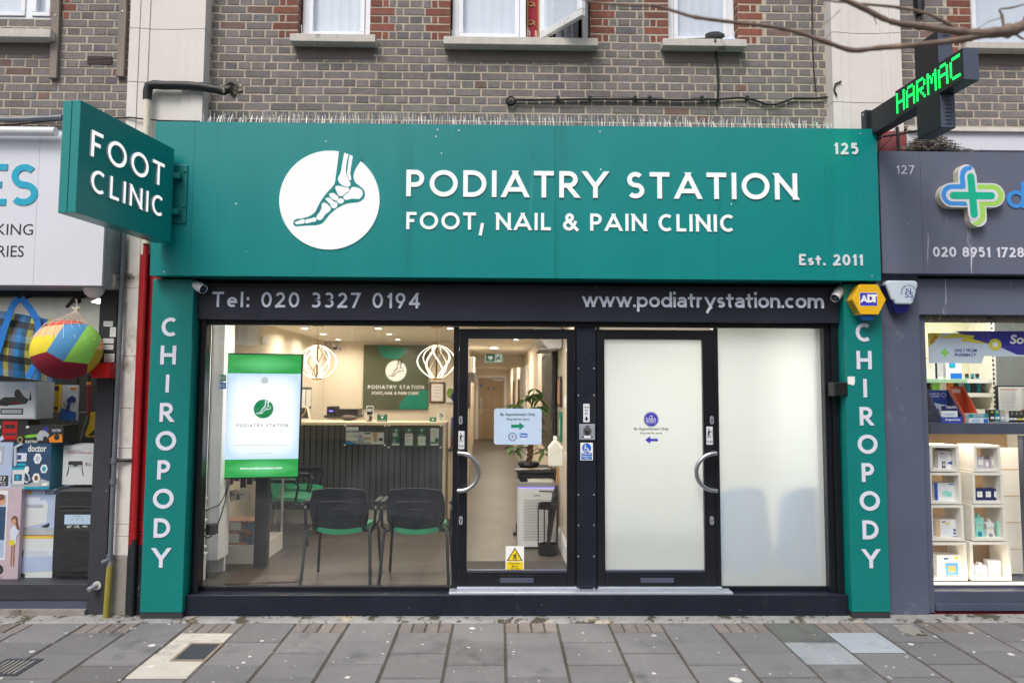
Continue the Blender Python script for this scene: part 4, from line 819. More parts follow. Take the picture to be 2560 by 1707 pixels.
m.box(e.x-.03, e.x+.075, -.212, -.201, zb+.16, zt-.10, 'teal_side')
for zz in (zb+.24, zt-.2): m.box(e.x-.02, e.x+.04, -.27, -.205, zz-.02, zz+.02, 'teal_side'); m.disc(e.x+.055, zz+.05, .011, .011, -.22, -.205, 'teal_side', 10)
m.build('wall_bracket', ps, bevel=.003)
# cables on the brickwork
m = MB(); pts = pxs([(1283, 250), (1330, 251), (1400, 249), (1470, 248), (1600, 249), (1700, 250), (1790, 249), (1850, 245), (1885, 250), (1915, 262), (1940, 262), (1985, 246), (2040, 247), (2090, 241), (2150, 241), (2216, 243)], BY-.02)
m.tube(pts, .009, 'cable', 8); m.tube([p+Vector((0, -.012, -.006+.003*math.sin(i*2))) for i, p in enumerate(pts[:7])], .007, 'cable', 6)
c = at(1277, 252, BY-.02)
for k_ in range(3): m.tube([(c.x+(.036-.004*k_)*math.cos(q*.3), BY-.022-.008*k_, c.z-.005+(.036-.003*k_)*math.sin(q*.3)) for q in range(22)], .006, 'cable', 6)
for x_ in (1395, 1475, 1588, 1625, 1755, 1868): p = at(x_, 246, BY-.02); m.box(p.x-.012, p.x+.012, BY-.032, BY+.004, p.z-.012, p.z+.016, 'cable')
m.tube(pxs([(2092, 240), (2085, 225), (2089, 210), (2103, 204)], -.03), .007, 'cable', 6)
m.build('wall_cable', label='black cable clipped along the brickwork with a coiled loop at its left end', cat='cable', smooth=True)
m = MB(); m.tube(pxs([(1788, 100), (1790, 130), (1794, 170), (1796, 210), (1793, 265)], -.015)[:1]+pxs([(1788, 117), (1790, 130), (1794, 170), (1796, 210), (1793, 265)], BY-.012), .009, 'cable', 7); m.build('hanging_cable', label='thick black cable dropping from the sill with the rag', cat='cable', smooth=True)
m = MB(); m.tube(pxs([(2030, -40), (2031, 60), (2032, 120), (2035, 180), (2040, 230)], BY-.01), .005, 'cable', 6); m.build('hanging_cable', label='thin black wire running down the bricks left of the right pilaster', cat='cable', smooth=True)
m = MB(); m.tube(pxs([(-60, 315), (40, 312), (110, 304), (160, 300)], .06)+pxs([(325, 294), (350, 297), (400, 302), (440, 303), (500, 304)], -.035), .006, 'cable', 6); m.build('hanging_cable', label='dark cable lying above the toy shop fascia and behind the projecting sign', cat='cable', smooth=True)
c = at(1783, 84, .12); m = MB()
m.grid(24, 14, lambda u, v: (c.x+(.075+.02*math.sin(u*50+v*9))*math.cos(u*2*math.pi)*math.sin(v*math.pi), .08+.05*math.sin(u*2*math.pi)*math.sin(v*math.pi), s4[3]+.045+(.045+.012*math.sin(u*37))*-math.cos(v*math.pi)), 'rag'); m.tube([(c.x-.24, .05, s4[3]+.012), (c.x-.1, .04, s4[3]+.015), (c.x+.02, .05, s4[3]+.02)], .012, 'rag', 7)
m.build('rag_bundle', label='crumpled dark rag bundle on the right upstairs sill', cat='rag', smooth=True)
c = at(1815, 88, .12); m = MB(); m.grid(16, 10, lambda u, v: (c.x+.07*math.cos(u*6.28)*math.sin(v*3.14)*(1+.2*math.sin(u*31)), .08+.035*math.sin(u*6.28)*math.sin(v*3.14), s4[3]+.024-.023*math.cos(v*3.14)*(1+.3*math.sin(u*23))), 'paper_blue'); m.build('plastic_bag', label='crumpled pale blue plastic bag beside the dark rag on the sill', cat='bag', smooth=True)
# battens on the left wall
for lab, px in (('weathered wooden batten nearer the left edge of the picture', [(141, -60), (139, 40), (132, 195)]), ('weathered wooden batten beside the left stone pilaster', [(307, -60), (307, 30), (300, 191)])):
    P = pxs(px, BY-.03); m = MB(); hw = .030
    i = m.P([(p.x+s_*hw, y_, p.z) for p in P for (s_, y_) in ((-1, BY-.035), (1, BY-.035), (1, BY-.001), (-1, BY-.001))]); k_ = m.mi('timber')
    for a in range(2):
        for b in range(4): q0 = i+a*4; m.f.append((q0+b, q0+4+b, q0+4+(b+1) % 4, q0+(b+1) % 4)); m.m.append(k_)
    m.f.append((i+8, i+9, i+10, i+11)); m.m.append(k_); q = P[1]; m.disc(q.x, q.z, .008, .008, BY-.039, BY-.03, 'alu', 10)
    m.build('wooden_batten', label=lab, cat='batten', group='wooden battens', bevel=.003)
# ------------------------------------------------------------------ toy and luggage shop on the left
mat('plaid', '#ffffff', .6, .08, 30, attr=True); mat('printed', '#ffffff', .45, .08, 12, attr=True)
mat('peg', '#101113', .6, .2, 30, spots=[('#c9c9c9', 42, .05, .02, 'v', 1)]); mat('shop_inner', '#a9a9a6', .5, .2, 3); mat('blue_strap', '#1571c4', .7, .1)
mat('case_black', '#1b1e22', .5, .2, 10, .2); mat('wire', '#8f9196', .35, .1, metal=.6); mat('ball_blue', '#4f8fc0', .8, .05); mat('ball_green', '#96d65c', .8, .05); mat('ball_yellow', '#e3cf35', .8, .05); mat('ball_peach', '#eeb683', .8, .05); mat('ball_red', '#d2503f', .8, .05); mat('ball_maroon', '#86182f', .9, .12, 60); mat('ball_olive', '#b3a023', .8, .05); mat('netting', '#d8d2c0', .8, .1)
mat('tool_yellow', '#e2b51a', .5, .1); mat('cyan', '#17a3c4', .4, .03); mat('doctor_blue', '#2f4f74', .45, .25, 8); mat('doctor_teal', '#12859a', .4, .05); mat('pink', '#cdb6c2', .45, .06, 20); mat('skin_print', '#d9a183', .6, .1); mat('hair_print', '#7d4a38', .6, .2); mat('heater_blue', '#b7c6e6', .45, .06); mat('orange', '#e98a24', .45, .05); mat('lime_print', '#7ecb3a', .5, .2); mat('grey_print', '#b4b8be', .5, .15, 20); mat('train_dark', '#3c3d40', .6, .4, 30); mat('charcoal_print', '#25272b', .5, .3, 14)
glow('tube_light', '#fff6e6', 3.0); glow('cool_tube', '#f4f8ff', 4.0)
LY = -.25
x1 = at(259, 600, LY).x; r = RC(0, 330, 259, 713, LY); LZ0, LZ1 = r[2], r[3]
t = thing('shop_fascia', 'white fascia of the toy shop with cyan and black lettering cut by the photo edge', 'sign', (-3.6, LY, LZ0)); m = MB()
jx = at(88, 600, LY).x; m.box(-5.6, jx-.001, LY, LY+.02, LZ0, LZ1, 'white_panel'); m.box(jx+.001, x1, LY, LY+.02, LZ0, LZ1, 'white_panel'); m.build('front_panel', t)
m = MB(); m.box(-5.6, x1-.001, LY+.021, .09, LZ0-.002, LZ1+.02, 'aluminium_cap'); m.build('end_box', t, bevel=.003)
m = MB(); r = RC(26, 411, 90, 514, LY); m.strokes('S', r[0], r[1], r[2], r[3], LY, 'cyan', .155, .006); r2 = RC(-46, 411, 20, 514, LY); m.strokes('E', r2[0], r2[1], r[2], r[3], LY, 'cyan', .155, .006); m.build('lettering', t); m = MB()
r = RC(-10, 560, 83, 588, LY); m.text('KING', r[0], r[1], r[2], r[3], LY, 'charcoal_print', .004); m.build('lettering', t); m = MB(); r = RC(-6, 614, 60, 643, LY); m.text('RIES', r[0], r[1], r[2], r[3], LY, 'charcoal_print', .004); m.build('lettering', t)
m = MB(); p = at(70, 329, -.31); m.tube([(-5.0, -.31, p.z), (at(140, 329, -.31).x, -.31, p.z)], .034, 'white_plastic', 16); m.build('light_tube', label='white tube running along the top of the toy shop fascia', cat='tube', smooth=True, ang=50)
m = MB(); p0 = at(120, 301, .06); m.tube([(-5, .05, p0.z-.01), (p0.x-.2, .05, p0.z), (p0.x+.12, .05, p0.z+.02)], .022, 'conduit', 8); m.build('grey_flashing', label='short grey pipe on the bricks above the toy shop fascia', cat='pipe', smooth=True)
t = thing('toy_shopfront', 'dark framed toy shop window at the left edge, stacked with boxes', 'shopfront', (-3.9, 0, 0))
px0 = at(258, 800, .0).x; xp = at(237, 1200, .02).x; m = MB()
m.box(xp, -2.96, -.02, .12, .0, LZ0, 'shop_post'); zs_ = at(120, 1500, -.02).z; zg = at(120, 1457, .02).z
m.box(-5.6, xp-.001, -.01, .12, zs_, zg, 'shop_post'); m.box(-5.6, xp-.001, .04, .14, at(120, 742, .04).z, LZ0, 'black'); m.build('frame', t, bevel=.004)
m = MB(); m.box(-5.6, xp-.001, .0, .12, .06, zs_-.001, 'grey_frame'); m.box(-5.6, xp-.001, -.04, .12, -.01, .06, 'concrete'); m.build('plinth', t)
m = MB(); m.poly([(-5.6, .07, zg), (xp, .07, zg), (xp, .07, at(120, 742, .04).z), (-5.6, .07, at(120, 742, .04).z)], 'pane'); m.build('window_pane', t)
m = MB(); zt_ = 2.62; m.box(-5.6, -2.97, .95, 1.0, .1, zt_, 'peg'); m.build('pegboard', t)
m = MB(); m.box(-5.6, -2.97, .13, .95, zt_, zt_+.05, 'shop_inner'); m.box(-5.6, -2.97, .13, .95, zg-.06, zg-.005, 'dark_grey'); m.box(-2.975, -2.965, .13, .95, zg, zt_, 'peg'); m.box(-5.6, -2.98, .93, .949, 2.12, zt_-.001, 'shop_inner'); m.build('display_lining', t)
m = MB(); m.box(-5.4, -3.05, .55, .59, 2.54, 2.575, 'tube_light'); f = m.build('strip_light', label='lit strip light under the ceiling of the toy shop window', cat='light'); lamp('lamp', f, (-4.1, .45, 2.5), 10, 2.2, (1, .97, .92), sy=.1)
# goods: cartons with printed faces
def carton(name, label, cat, px, Y, dep, body, prints=(), side=None, group=None, rz=0):
    r = RC(*px, Y); w_, h_ = r[1]-r[0], r[3]-r[2]; m = MB(); m.boxr(r, Y, Y+dep, body)
    k = 0
    if side: m.box(r[1]+.0004, r[1]+.001, Y+.001, Y+dep, r[2], r[3], side)
    for p in prints:
        k += 1; d = .0012+.0003*k; g = p[0]; U = lambda u: r[0]+u*w_; V = lambda v: r[2]+v*h_
        if g == 'r': m.box(U(p[1]), U(p[3]), Y-d, Y, V(p[2]), V(p[4]), p[5])
        elif g == 'o': m.disc(U(p[1]), V(p[2]), p[3]*w_, p[4]*h_, Y-d, Y, p[5], p[6] if len(p) > 6 else 20)
        elif g == 'p': m.prism([(U(a), V(b)) for a, b in p[1]], Y-d, Y, p[2])
        elif g == 'l': m.tube([(U(a), Y-d, V(b)) for a, b in p[1]], p[2], p[3], 5)
        elif g == 't': m.text(p[1], U(p[2]), U(p[4]), V(p[3]), V(p[5]), Y-d, p[6], p[7] if len(p) > 7 else .0, .0003)
        elif g == 'n':     # fine lines of unreadable small print
            for i in range(p[5]): zz = p[2]+(p[4]-p[2])*i/max(1, p[5]-1); m.box(U(p[1]), U(p[3]-random.uniform(0, .2)*(p[3]-p[1])), Y-d, Y, V(zz), V(zz)+.0022, p[6])
    return m.build(name, label=label, cat=cat, group=group)
G_ = 'boxed goods in the toy shop window'
BZ = .20
carton('train_set_box', 'white box with a steam train and wagons printed on it, under the plaid bag', 'box', (-70, 953, 92, 1047), BZ, .22, 'grey_print', [('r', .03, .03, .97, .97, 'white_plastic'), ('p', [(.42, .42), (.60, .36), (.84, .40), (.88, .52), (.80, .60), (.74, .74), (.68, .74), (.66, .58), (.50, .58), (.44, .52)], 'train_dark'), ('r', .52, .40, .75, .45, 'ball_maroon'), ('p', [(.02, .42), (.18, .38), (.40, .36), (.55, .34), (.64, .42), (.40, .50), (.20, .46), (.05, .50)], 'charcoal_print'), ('o', .70, .68, .05, .11, 'dark_grey'), ('r', .45, .12, .80, .28, 'dark_grey'), ('r', .47, .15, .78, .25, 'grey_print'), ('r', .08, .12, .38, .28, 'dark_grey'), ('p', [(.88, .5), (.9, .72), (.92, .5)], 'train_dark'), ('r', .20, .80, .42, .83, 'ink'), ('o', .80, .84, .04, .05, 'paper_blue')], group=G_)
carton('padlock_pack', 'yellow hanging blister pack with a grey padlock', 'pack', (110, 961, 148, 1030), .50, .03, 'tool_yellow', [('r', .08, .78, .95, .95, 'charcoal_print'), ('r', .1, .8, .3, .9, 'orange'), ('p', [(.10, .34), (.70, .34), (.75, .42), (.75, .60), (.20, .62), (.10, .54)], 'grey_print'), ('o', .38, .20, .2, .09, 'grey_print'), ('r', .7, .1, .95, .2, 'ink'), ('n', .1, .05, .6, .15, 3, 'ink')])
T = None
carton('tool_pack', 'tall white and blue blister pack tilted beside the garden fork', 'pack', (153, 962, 192, 1050), .52, .03, 'white_plastic', [('p', [(0, 0), (1, 0), (1, .22), (0, .35)], 'sign_blue'), ('p', [(.35, .60), (.7, .70), (.95, .62), (.9, .50), (.6, .5), (.55, .25), (.35, .2)], 'navy'), ('r', .55, .86, .95, .93, 'orange'), ('o', .2, .48, .08, .04, 'grey_print'), ('o', .36, .46, .08, .04, 'grey_print'), ('o', .25, .40, .08, .04, 'grey_print')])
carton('bus_box', 'dark box with a red double decker bus printed on it', 'box', (-60, 1050, 68, 1104), .20, .16, 'charcoal_print', [('r', .52, .12, .80, .95, 'red'), ('r', .55, .42, .98, .60, 'red'), ('r', .56, .62, .76, .80, 'charcoal_print'), ('r', .55, .30, .78, .40, 'dark_grey'), ('p', [(.42, .05), (.52, .3), (.56, .12), (.48, .02)], 'paper_blue'), ('t', 'NEW TOY', .2, .60, .5, .76, 'silver_letter', .02), ('n', .6, .05, .95, .2, 3, 'red')], group=G_)
carton('toy_car_box', 'black and orange box with a green racing car behind its clear front', 'box', (42, 1063, 158, 1108), .165, .20, 'charcoal_print', [('r', .28, .10, .72, .92, 'dark_grey'), ('p', [(.16, .40), (.28, .48), (.46, .52), (.50, .36), (.22, .30)], 'lime_print'), ('p', [(.4, .34), (.5, .7), (.6, .74), (.70, .5), (.66, .2), (.45, .15)], 'grey_print'), ('o', .62, .26, .05, .14, 'ink'), ('o', .40, .22, .05, .14, 'ink'), ('o', .63, .80, .05, .12, 'logo_blue'), ('t', 'ELECTRIC', .76, .66, .96, .80, 'silver_letter', .02), ('t', 'ELECTRIC', .20, .03, .46, .17, 'paper', .03), ('p', [(.72, .05), (1, .08), (.98, .5), (.82, .5), (.70, .3)], 'orange'), ('o', .87, .35, .06, .17, 'charcoal_print'), ('o', .08, .2, .06, .18, 'gold'), ('o', .08, .2, .04, .12, 'charcoal_print'), ('r', .20, .85, .26, .97, 'paper')], group=G_)
carton('shield_toy_box', 'pale toy box with a grey shield print and 37 PCS at left edge', 'box', (-70, 1105, 30, 1235), .19, .15, 'heater_blue', [('p', [(.4, .95), (.78, .92), (.78, .6), (.62, .5), (.4, .55)], 'grey_print'), ('p', [(.42, .86), (.72, .84), (.72, .62), (.6, .55), (.42, .6)], 'silver_letter'), ('r', .66, .16, .92, .36, 'dark_grey'), ('t', '37', .70, .26, .86, .34, 'paper'), ('t', 'PCS', .70, .18, .86, .24, 'paper'), ('o', .75, .08, .16, .06, 'cyan')], side='doctor_teal', group=G_)
hexp = lambda u, v, a, b: ('o', u, v, a, b, 'paper', 6)
carton('doctor_set_box', 'dark blue toy doctor set box with teal side and white trolley print', 'box', (30, 1107, 126, 1222), .165, .20, 'doctor_blue', [('p', [(0, 0), (1, 0), (1, .16), (.8, .22), (.4, .10), (0, .12)], 'grey_print'), ('r', .35, .0, 1, .055, 'cyan'), ('t', 'doctor', .40, .81, .88, .96, 'paper', .02), hexp(.66, .66, .11, .125), hexp(.84, .44, .10, .105), hexp(.65, .24, .11, .115), ('o', .66, .66, .06, .06, 'heater_blue', 8), ('o', .84, .44, .05, .06, 'cyan', 8), ('o', .65, .24, .05, .06, 'hair_print', 8), ('p', [(.04, .10), (.34, .10), (.36, .48), (.02, .48)], 'white_plastic'), ('r', .08, .18, .28, .32, 'doctor_blue'), ('r', .12, .2, .22, .3, 'cyan'), ('r', .02, .42, .36, .48, 'cyan'), ('r', .10, .60, .38, .78, 'silver_letter'), ('r', .14, .64, .24, .74, 'doctor_blue'), ('l', [(.10, .5), (.08, .9), (.26, .98)], .012, 'white_plastic'), ('r', .05, .50, .38, .56, 'cyan'), ('l', [(.36, .38), (.46, .3), (.5, .2), (.42, .14), (.36, .18)], .006, 'white_plastic'), ('o', .40, .42, .06, .08, 'paper'), ('r', .82, .07, .96, .13, 'paper')], side='doctor_teal', group=G_)
carton('barbecue_box', 'white box printed with a folding barbecue grill', 'box', (157, 1113, 238, 1211), .24, .25, 'white_plastic', [('t', 'Portable Stainless', .14, .855, .55, .885, 'ink'), ('t', 'Combined barbecue pits', .10, .78, .88, .845, 'red_ink', .0), ('p', [(.16, .50), (.62, .50), (.60, .60), (.18, .60)], 'dark_grey'), ('r', .16, .45, .62, .50, 'grey_print'), ('r', .34, .47, .46, .50, 'ink'), ('l', [(.19, .45), (.17, .34), (.14, .23)], .003, 'dark_grey'), ('l', [(.59, .45), (.62, .34), (.65, .23)], .003, 'dark_grey'), ('p', [(.68, .49), (.84, .57), (.88, .49)], 'grey_print'), ('o', .73, .54, .03, .02, 'ball_maroon'), ('o', .08, .54, .015, .012, 'grey_print')], group=G_)
ht = lambda y: [('p', [(.02, y), (.80, y+.02), (.86, y+.12), (.80, y+.40), (.02, y+.36)], 'paper'), ('r', .05, y+.33, .80, y+.40, 'silver_letter')]
carton('heater_box', 'pale blue box with a white convector heater and STAT in the corner, above another', 'box', (50, 1222, 138, 1336), .21, .25, 'heater_blue', [('r', 0, 0, 1, .16, 'grey_print'), ('p', [(.02, .14), (.78, .26), (.80, .66), (.02, .56)], 'white_plastic'), ('p', [(.02, .56), (.80, .66), (.72, .76), (.05, .68)], 'silver_letter'), ('r', .02, .70, .56, .82, 'silver_letter'), ('r', .70, .89, 1.0, .97, 'navy'), ('t', 'STAT', .74, .905, .96, .955, 'paper', .02), ('o', .25, .92, .06, .035, 'orange'), ('p', [(.62, .18), (.86, .26), (.84, .18), (.74, .16)], 'charcoal_print'), ('n', .04, .60, .76, .66, 5, 'grey_print')], group=G_)
carton('heater_box', 'white box with a yellow band and heater print, bottom of the stack', 'box', (50, 1338, 132, 1456), .205, .25, 'white_plastic', [('r', 0, .94, 1, .985, 'ball_yellow'), ('r', 0, .985, 1, 1, 'orange'), ('p', [(.04, .22), (1, .26), (1, .68), (.08, .68)], 'heater_blue'), ('p', [(.08, .54), (.98, .56), (.98, .69), (.1, .68)], 'silver_letter'), ('n', .12, .56, .96, .68, 7, 'grey_print'), ('r', .01, .54, .10, .69, 'charcoal_print'), ('p', [(.02, .14), (.16, .10), (.18, .18), (.04, .22)], 'charcoal_print'), ('r', 0, 0, 1, .012, 'ball_yellow')], group=G_)
carton('doll_box', 'pink striped doll box with a drawn girl in a star dress on its side', 'box', (-40, 1219, 49, 1456), .16, .15, 'pink', [('r', 0, .24, .62, .97, 'paper'), ('r', 0, .26, .58, .93, 'heater_blue'), ('o', .44, .86, .12, .05, 'skin_print'), ('o', .40, .90, .14, .035, 'hair_print'), ('p', [(.35, .8), (.58, .8), (.58, .45), (.3, .45)], 'doctor_blue'), ('o', .84, .66, .09, .045, 'hair_print'), ('o', .83, .645, .055, .03, 'skin_print'), ('p', [(.90, .68), (.99, .56), (.93, .55), (.88, .62)], 'hair_print'), ('p', [(.72, .55), (.84, .60), (.99, .54), (.91, .47), (.93, .40), (.80, .43), (.70, .40), (.76, .48)], 'silver_letter'), ('o', .80, .42, .09, .035, 'ball_yellow'), ('l', [(.80, .40), (.80, .18)], .004, 'skin_print'), ('l', [(.86, .40), (.87, .18)], .004, 'skin_print'), ('o', .45, .14, .14, .05, 'charcoal_print'), ('o', .43, .13, .08, .035, 'paper'), ('r', .2, 0, .55, .07, 'grey_print')], group=G_)
# black soft suitcase
r = RC(129, 1222, 236, 1452, .13); t = thing('suitcase', 'large black soft suitcase with a pale label, standing in the toy shop window', 'suitcase', ((r[0]+r[1])/2, .3, r[2]))
m = MB(); m.rrect(r[0], r[1]+.08, r[2]+.02, r[3], .07, .14, .42, 'case_black'); m.build('shell', t, bevel=.02)
m = MB(); m.rrect(r[0]+.05, r[1]+.03, r[2]+.07, r[3]-.16, .04, .115, .14, 'case_black'); m.box(r[0]+.04, r[1], .128, .14, r[3]-.14, r[3]-.132, 'dark_grey'); m.build('pocket', t, bevel=.012)
q = RC(161, 1286, 226, 1327, .113); m = MB(); m.boxr((q[0], q[1], q[2], q[2]+(q[3]-q[2])*.42), .1115, .114, 'dark_grey'); m.boxr((q[0], q[1], q[2]+(q[3]-q[2])*.42, q[3]), .1112, .114, 'paper_blue')
for i, s_ in enumerate(('30"', '117L', '4.9kg')): w_ = (q[1]-q[0]); m.text(s_, q[0]+w_*(.10+.3*i), q[0]+w_*(.30+.3*i), q[2]+.025, q[2]+.045, .1114, 'paper', .02); m.disc(q[0]+w_*(.3+.2*i), q[3]-.035, .009, .009, .1106, .113, 'grey_print', 12)
m.text('ultra light', q[0]+.07, q[1]-.07, q[3]-.018, q[3]-.008, .1110, 'ink'); m.build('label', t)
for xx in (r[0]+.06, r[1]+.0):
    m = MB(); m.disc(xx, r[2]+.012, .03, .03, .16, .19, 'black_plastic', 16); m.build('wheel', t)
m = MB(); m.tube([(r[0]+.12, .28, r[3]), (r[0]+.12, .28, r[3]+.04), (r[1]-.05, .28, r[3]+.04), (r[1]-.05, .28, r[3])], .014, 'black_plastic', 8); m.build('carry_handle', t, smooth=True)
# garden fork and the yellow tool
t = thing('garden_fork', 'steel garden fork head hanging on the pegboard beside the yellow tool', 'fork', (at(190, 1030, .6).x, .6, 1.4)); m = MB()
for i, xx in enumerate((163, 184, 198, 219)): m.tube(pxs([(xx, 1030), (xx-2, 1045), (xx-6-2*i, 1075), (xx-10-3*i, 1105)], .6), [.006, .006, .005, .003], 'wire', 7)
m.tube(pxs([(163, 1030), (190, 1030), (219, 1030)], .6), .006, 'wire', 7); m.build('tines', t, smooth=True); m = MB(); m.tube(pxs([(191, 1030), (193, 990), (193, 945)], .6), .017, 'black_plastic', 10); m.build('handle', t, smooth=True)
m = MB(); r = RC(216, 1030, 250, 1092, .58); m.prism([(r[0], r[2]+.02), (r[0]+.02, r[2]), (r[1], r[2]), (r[1], r[3]), (r[0]+.04, r[3]), (r[0]+.035, r[2]+.12)], .56, .62, 'tool_yellow'); m.prism([(r[0]+.03, r[2]+.015), (r[1]-.01, r[2]+.015), (r[1]-.01, r[2]+.09)], .557, .561, 'charcoal_print'); m.build('tool_pack', label='yellow cornered tool pack at the right end of the pegboard', cat='pack', bevel=.004)
m = MB(); m.tube(pxs([(222, 955), (222, 1010), (220, 1040)], .6), [.016, .013, .010], 'ball_maroon', 10); m.tube(pxs([(222, 955), (222, 962)], .6), .018, 'orange', 10); m.tube(pxs([(222, 940), (222, 955)], .6), .014, 'black', 8); m.build('hand_tool', label='dark red handled tool with an orange collar on the pegboard', cat='tool', smooth=True)
# clips, bag, ball, lamps
for lab, x_, y_ in (('black spring clip holding the plaid bag', 48, 752), ('black spring clip holding the netted ball', 184, 752)):
    c = at(x_, y_, -.06); m = MB(); m.tube([(c.x+.03, -.055, c.z+.05), (c.x, -.07, c.z), (c.x-.035, -.09, c.z-.055)], [.012, .016, .011], 'black_plastic', 8); m.disc(c.x+.03, c.z, .022, .022, -.075, -.05, 'black_plastic', 16); m.tube([(c.x+.03, -.05, c.z+.02), (c.x+.05, .03, c.z+.05)], .010, 'black_plastic', 8); m.build('spring_clip', label=lab, cat='clip', group='black spring clips', smooth=True)
A_, B_, C_, D_ = at(-80, 762, -.05), at(150, 803, -.05), at(131, 955, -.05), at(-100, 925, -.05)
t = thing('plaid_bag', 'blue, yellow and grey plaid laundry bag with blue straps hanging outside the toy shop', 'bag', ((A_.x+C_.x)/2, -.05, D_.z))
vc = [(.02, .20, .55), (.62, .55, .07), (.16, .17, .24), (.02, .24, .60), (.02, .12, .22), (.55, .52, .08), (.12, .22, .40)]
m = MB(); NX, NZ = 17, 9
for i in range(NX):
    for j in range(NZ):
        a = vc[i % 7]; rm = (.85, .16, .55, .9, .28)[j % 5]; b = (.02, .16, .42) if j % 5 == 3 else (.04, .04, .05) if j % 5 == 1 else a; m.col = tuple(p*rm*.6+q*.4*rm for p, q in zip(a, b))
        def P_(u, v, o=0): p = A_.lerp(B_, u).lerp(D_.lerp(C_, u), v); return (p.x, -.05-.05*math.sin(math.pi*u)**.5*math.sin(math.pi*min(1, v*.9+.1))-.006*math.sin(u*17+v*5)+o, p.z)
        for a0, a1, b0, b1 in [(i/NX, (i+.5)/NX, j/NZ, (j+.5)/NZ), ((i+.5)/NX, (i+1)/NX, j/NZ, (j+.5)/NZ), (i/NX, (i+.5)/NX, (j+.5)/NZ, (j+1)/NZ), ((i+.5)/NX, (i+1)/NX, (j+.5)/NZ, (j+1)/NZ)]:
            m.poly([P_(a0, b1), P_(a1, b1), P_(a1, b0), P_(a0, b0)], 'plaid')
m.col = (.04, .22, .5); E_ = lambda p: (p[0], .0, p[2])
for i in range(NX): m.poly([P_(i/NX, 0), P_((i+1)/NX, 0), E_(P_((i+1)/NX, 0)), E_(P_(i/NX, 0))], 'plaid'); m.poly([E_(P_(i/NX, 1)), E_(P_((i+1)/NX, 1)), P_((i+1)/NX, 1), P_(i/NX, 1)], 'plaid')
for j in range(NZ): m.poly([P_(1, j/NZ), P_(1, (j+1)/NZ), E_(P_(1, (j+1)/NZ)), E_(P_(1, j/NZ))], 'plaid')
m.poly([E_(P_(0, 0)), E_(P_(1, 0)), E_(P_(1, 1)), E_(P_(0, 1))], 'plaid'); m.col = None; m.build('bag_body', t)
def strap(m, pts, w_):
    for (a, b) in zip(pts, pts[1:]):
        d = Vector((b.x-a.x, 0, b.z-a.z)).normalized(); n_ = Vector((d.z, 0, -d.x))*w_; m.poly([a-n_, a+n_, b+n_, b-n_], 'blue_strap'); o_ = Vector((0, .006, 0)); m.poly([a-n_+o_, b-n_+o_, b+n_+o_, a+n_+o_], 'blue_strap'); m.poly([a-n_, b-n_, b-n_+o_, a-n_+o_], 'blue_strap'); m.poly([a+n_, a+n_+o_, b+n_+o_, b+n_], 'blue_strap')
m = MB(); strap(m, pxs([(45, 745), (30, 765), (18, 800), (6, 840), (-6, 880)], -.12), .024); strap(m, pxs([(52, 745), (72, 768), (92, 798), (97, 830), (95, 870), (86, 910), (70, 945)], -.125), .024); m.build('strap', t)
C0 = at(168, 874, -.21); RB = .238
t = thing('ball_in_net', 'big soft striped ball in a string net hanging outside the toy shop', 'ball', (C0.x, C0.y, C0.z-RB))
def ballmat(u, v):
    f = -.23+(u+.95)*.27 if u < -.55 else (-.12-(u+.55)*.73 if u < -.1 else -.45-(u+.1)*.12)
    if u > .55+ .0*v and v < -.53+(u-.55)*1.35 and v < .0+.6*u-.5: return 'ball_olive'
    if v < f: return 'ball_maroon'
    if v > .80+.1*u and abs(u) < .75: return 'ball_red'
    lb = -.55+(v+.12)*.47; rb = -.10+(v+.45)*.50; gr = .58+(v+.5)*.40
    if u < lb: return 'ball_peach' if v > .40 else 'ball_yellow'
    if u < rb: return 'ball_blue'
    if u < gr: return 'ball_green'
    return 'ball_peach' if v > -.05 else 'ball_olive'
m = MB(); NU, NV = 300, 180; vd = math.atan2(CAMP.y-C0.y, CAMP.x-C0.x)
i0 = m.P([(C0.x+RB*math.sin(math.pi*b/NV)*math.cos(2*math.pi*a/NU), C0.y+RB*.95*math.sin(math.pi*b/NV)*math.sin(2*math.pi*a/NU), C0.z+RB*.93*math.cos(math.pi*b/NV)+.012*math.sin(math.pi*b/NV)*math.cos(2*math.pi*a/NU)) for b in range(NV+1) for a in range(NU)])
for b in range(NV):
    for a in range(NU):
        th, ph = math.pi*(b+.5)/NV, 2*math.pi*(a+.5)/NU; u, v = math.sin(th)*math.cos(ph-vd-math.pi/2), math.cos(th)
        q = (a+1) % NU; m.f.append((i0+b*NU+a, i0+(b+1)*NU+a, i0+(b+1)*NU+q, i0+b*NU+q)); m.m.append(m.mi(ballmat(u, v)))
m.build('ball', t, smooth=True, ang=180)
m = MB(); kn = at(190, 775, -.16); cl = at(190, 748, -.08)
for i in range(20):
    a = 2*math.pi*i/20; e = Vector((C0.x+RB*.62*math.cos(a), C0.y+RB*.6*math.sin(a), C0.z+RB*.80)); mid = kn.lerp(e, .5)+Vector((0, 0, -.012)); m.tube([kn, mid, e, Vector((C0.x+RB*.98*math.cos(a+.1), C0.y+RB*.95*math.sin(a+.1), C0.z+RB*.30))], .0016, 'netting', 4, False)
for j in range(1, 7):
    f = j/6; rr = RB*.62*f; m.tube([(kn.x+(C0.x-kn.x)*f+rr*math.cos(k_*.35), kn.y+(C0.y-kn.y)*f+rr*.97*math.sin(k_*.35), kn.z+(C0.z+RB*.8-kn.z)*f) for k_ in range(19)], .0012, 'netting', 4, False)
m.tube([kn, kn.lerp(cl, .5)+Vector((.01, 0, 0)), cl], .008, 'netting', 6); m.tube([kn+Vector((-.03, 0, .02)), kn, kn+Vector((.03, 0, .022))], .009, 'netting', 6); m.build('string_net', t)
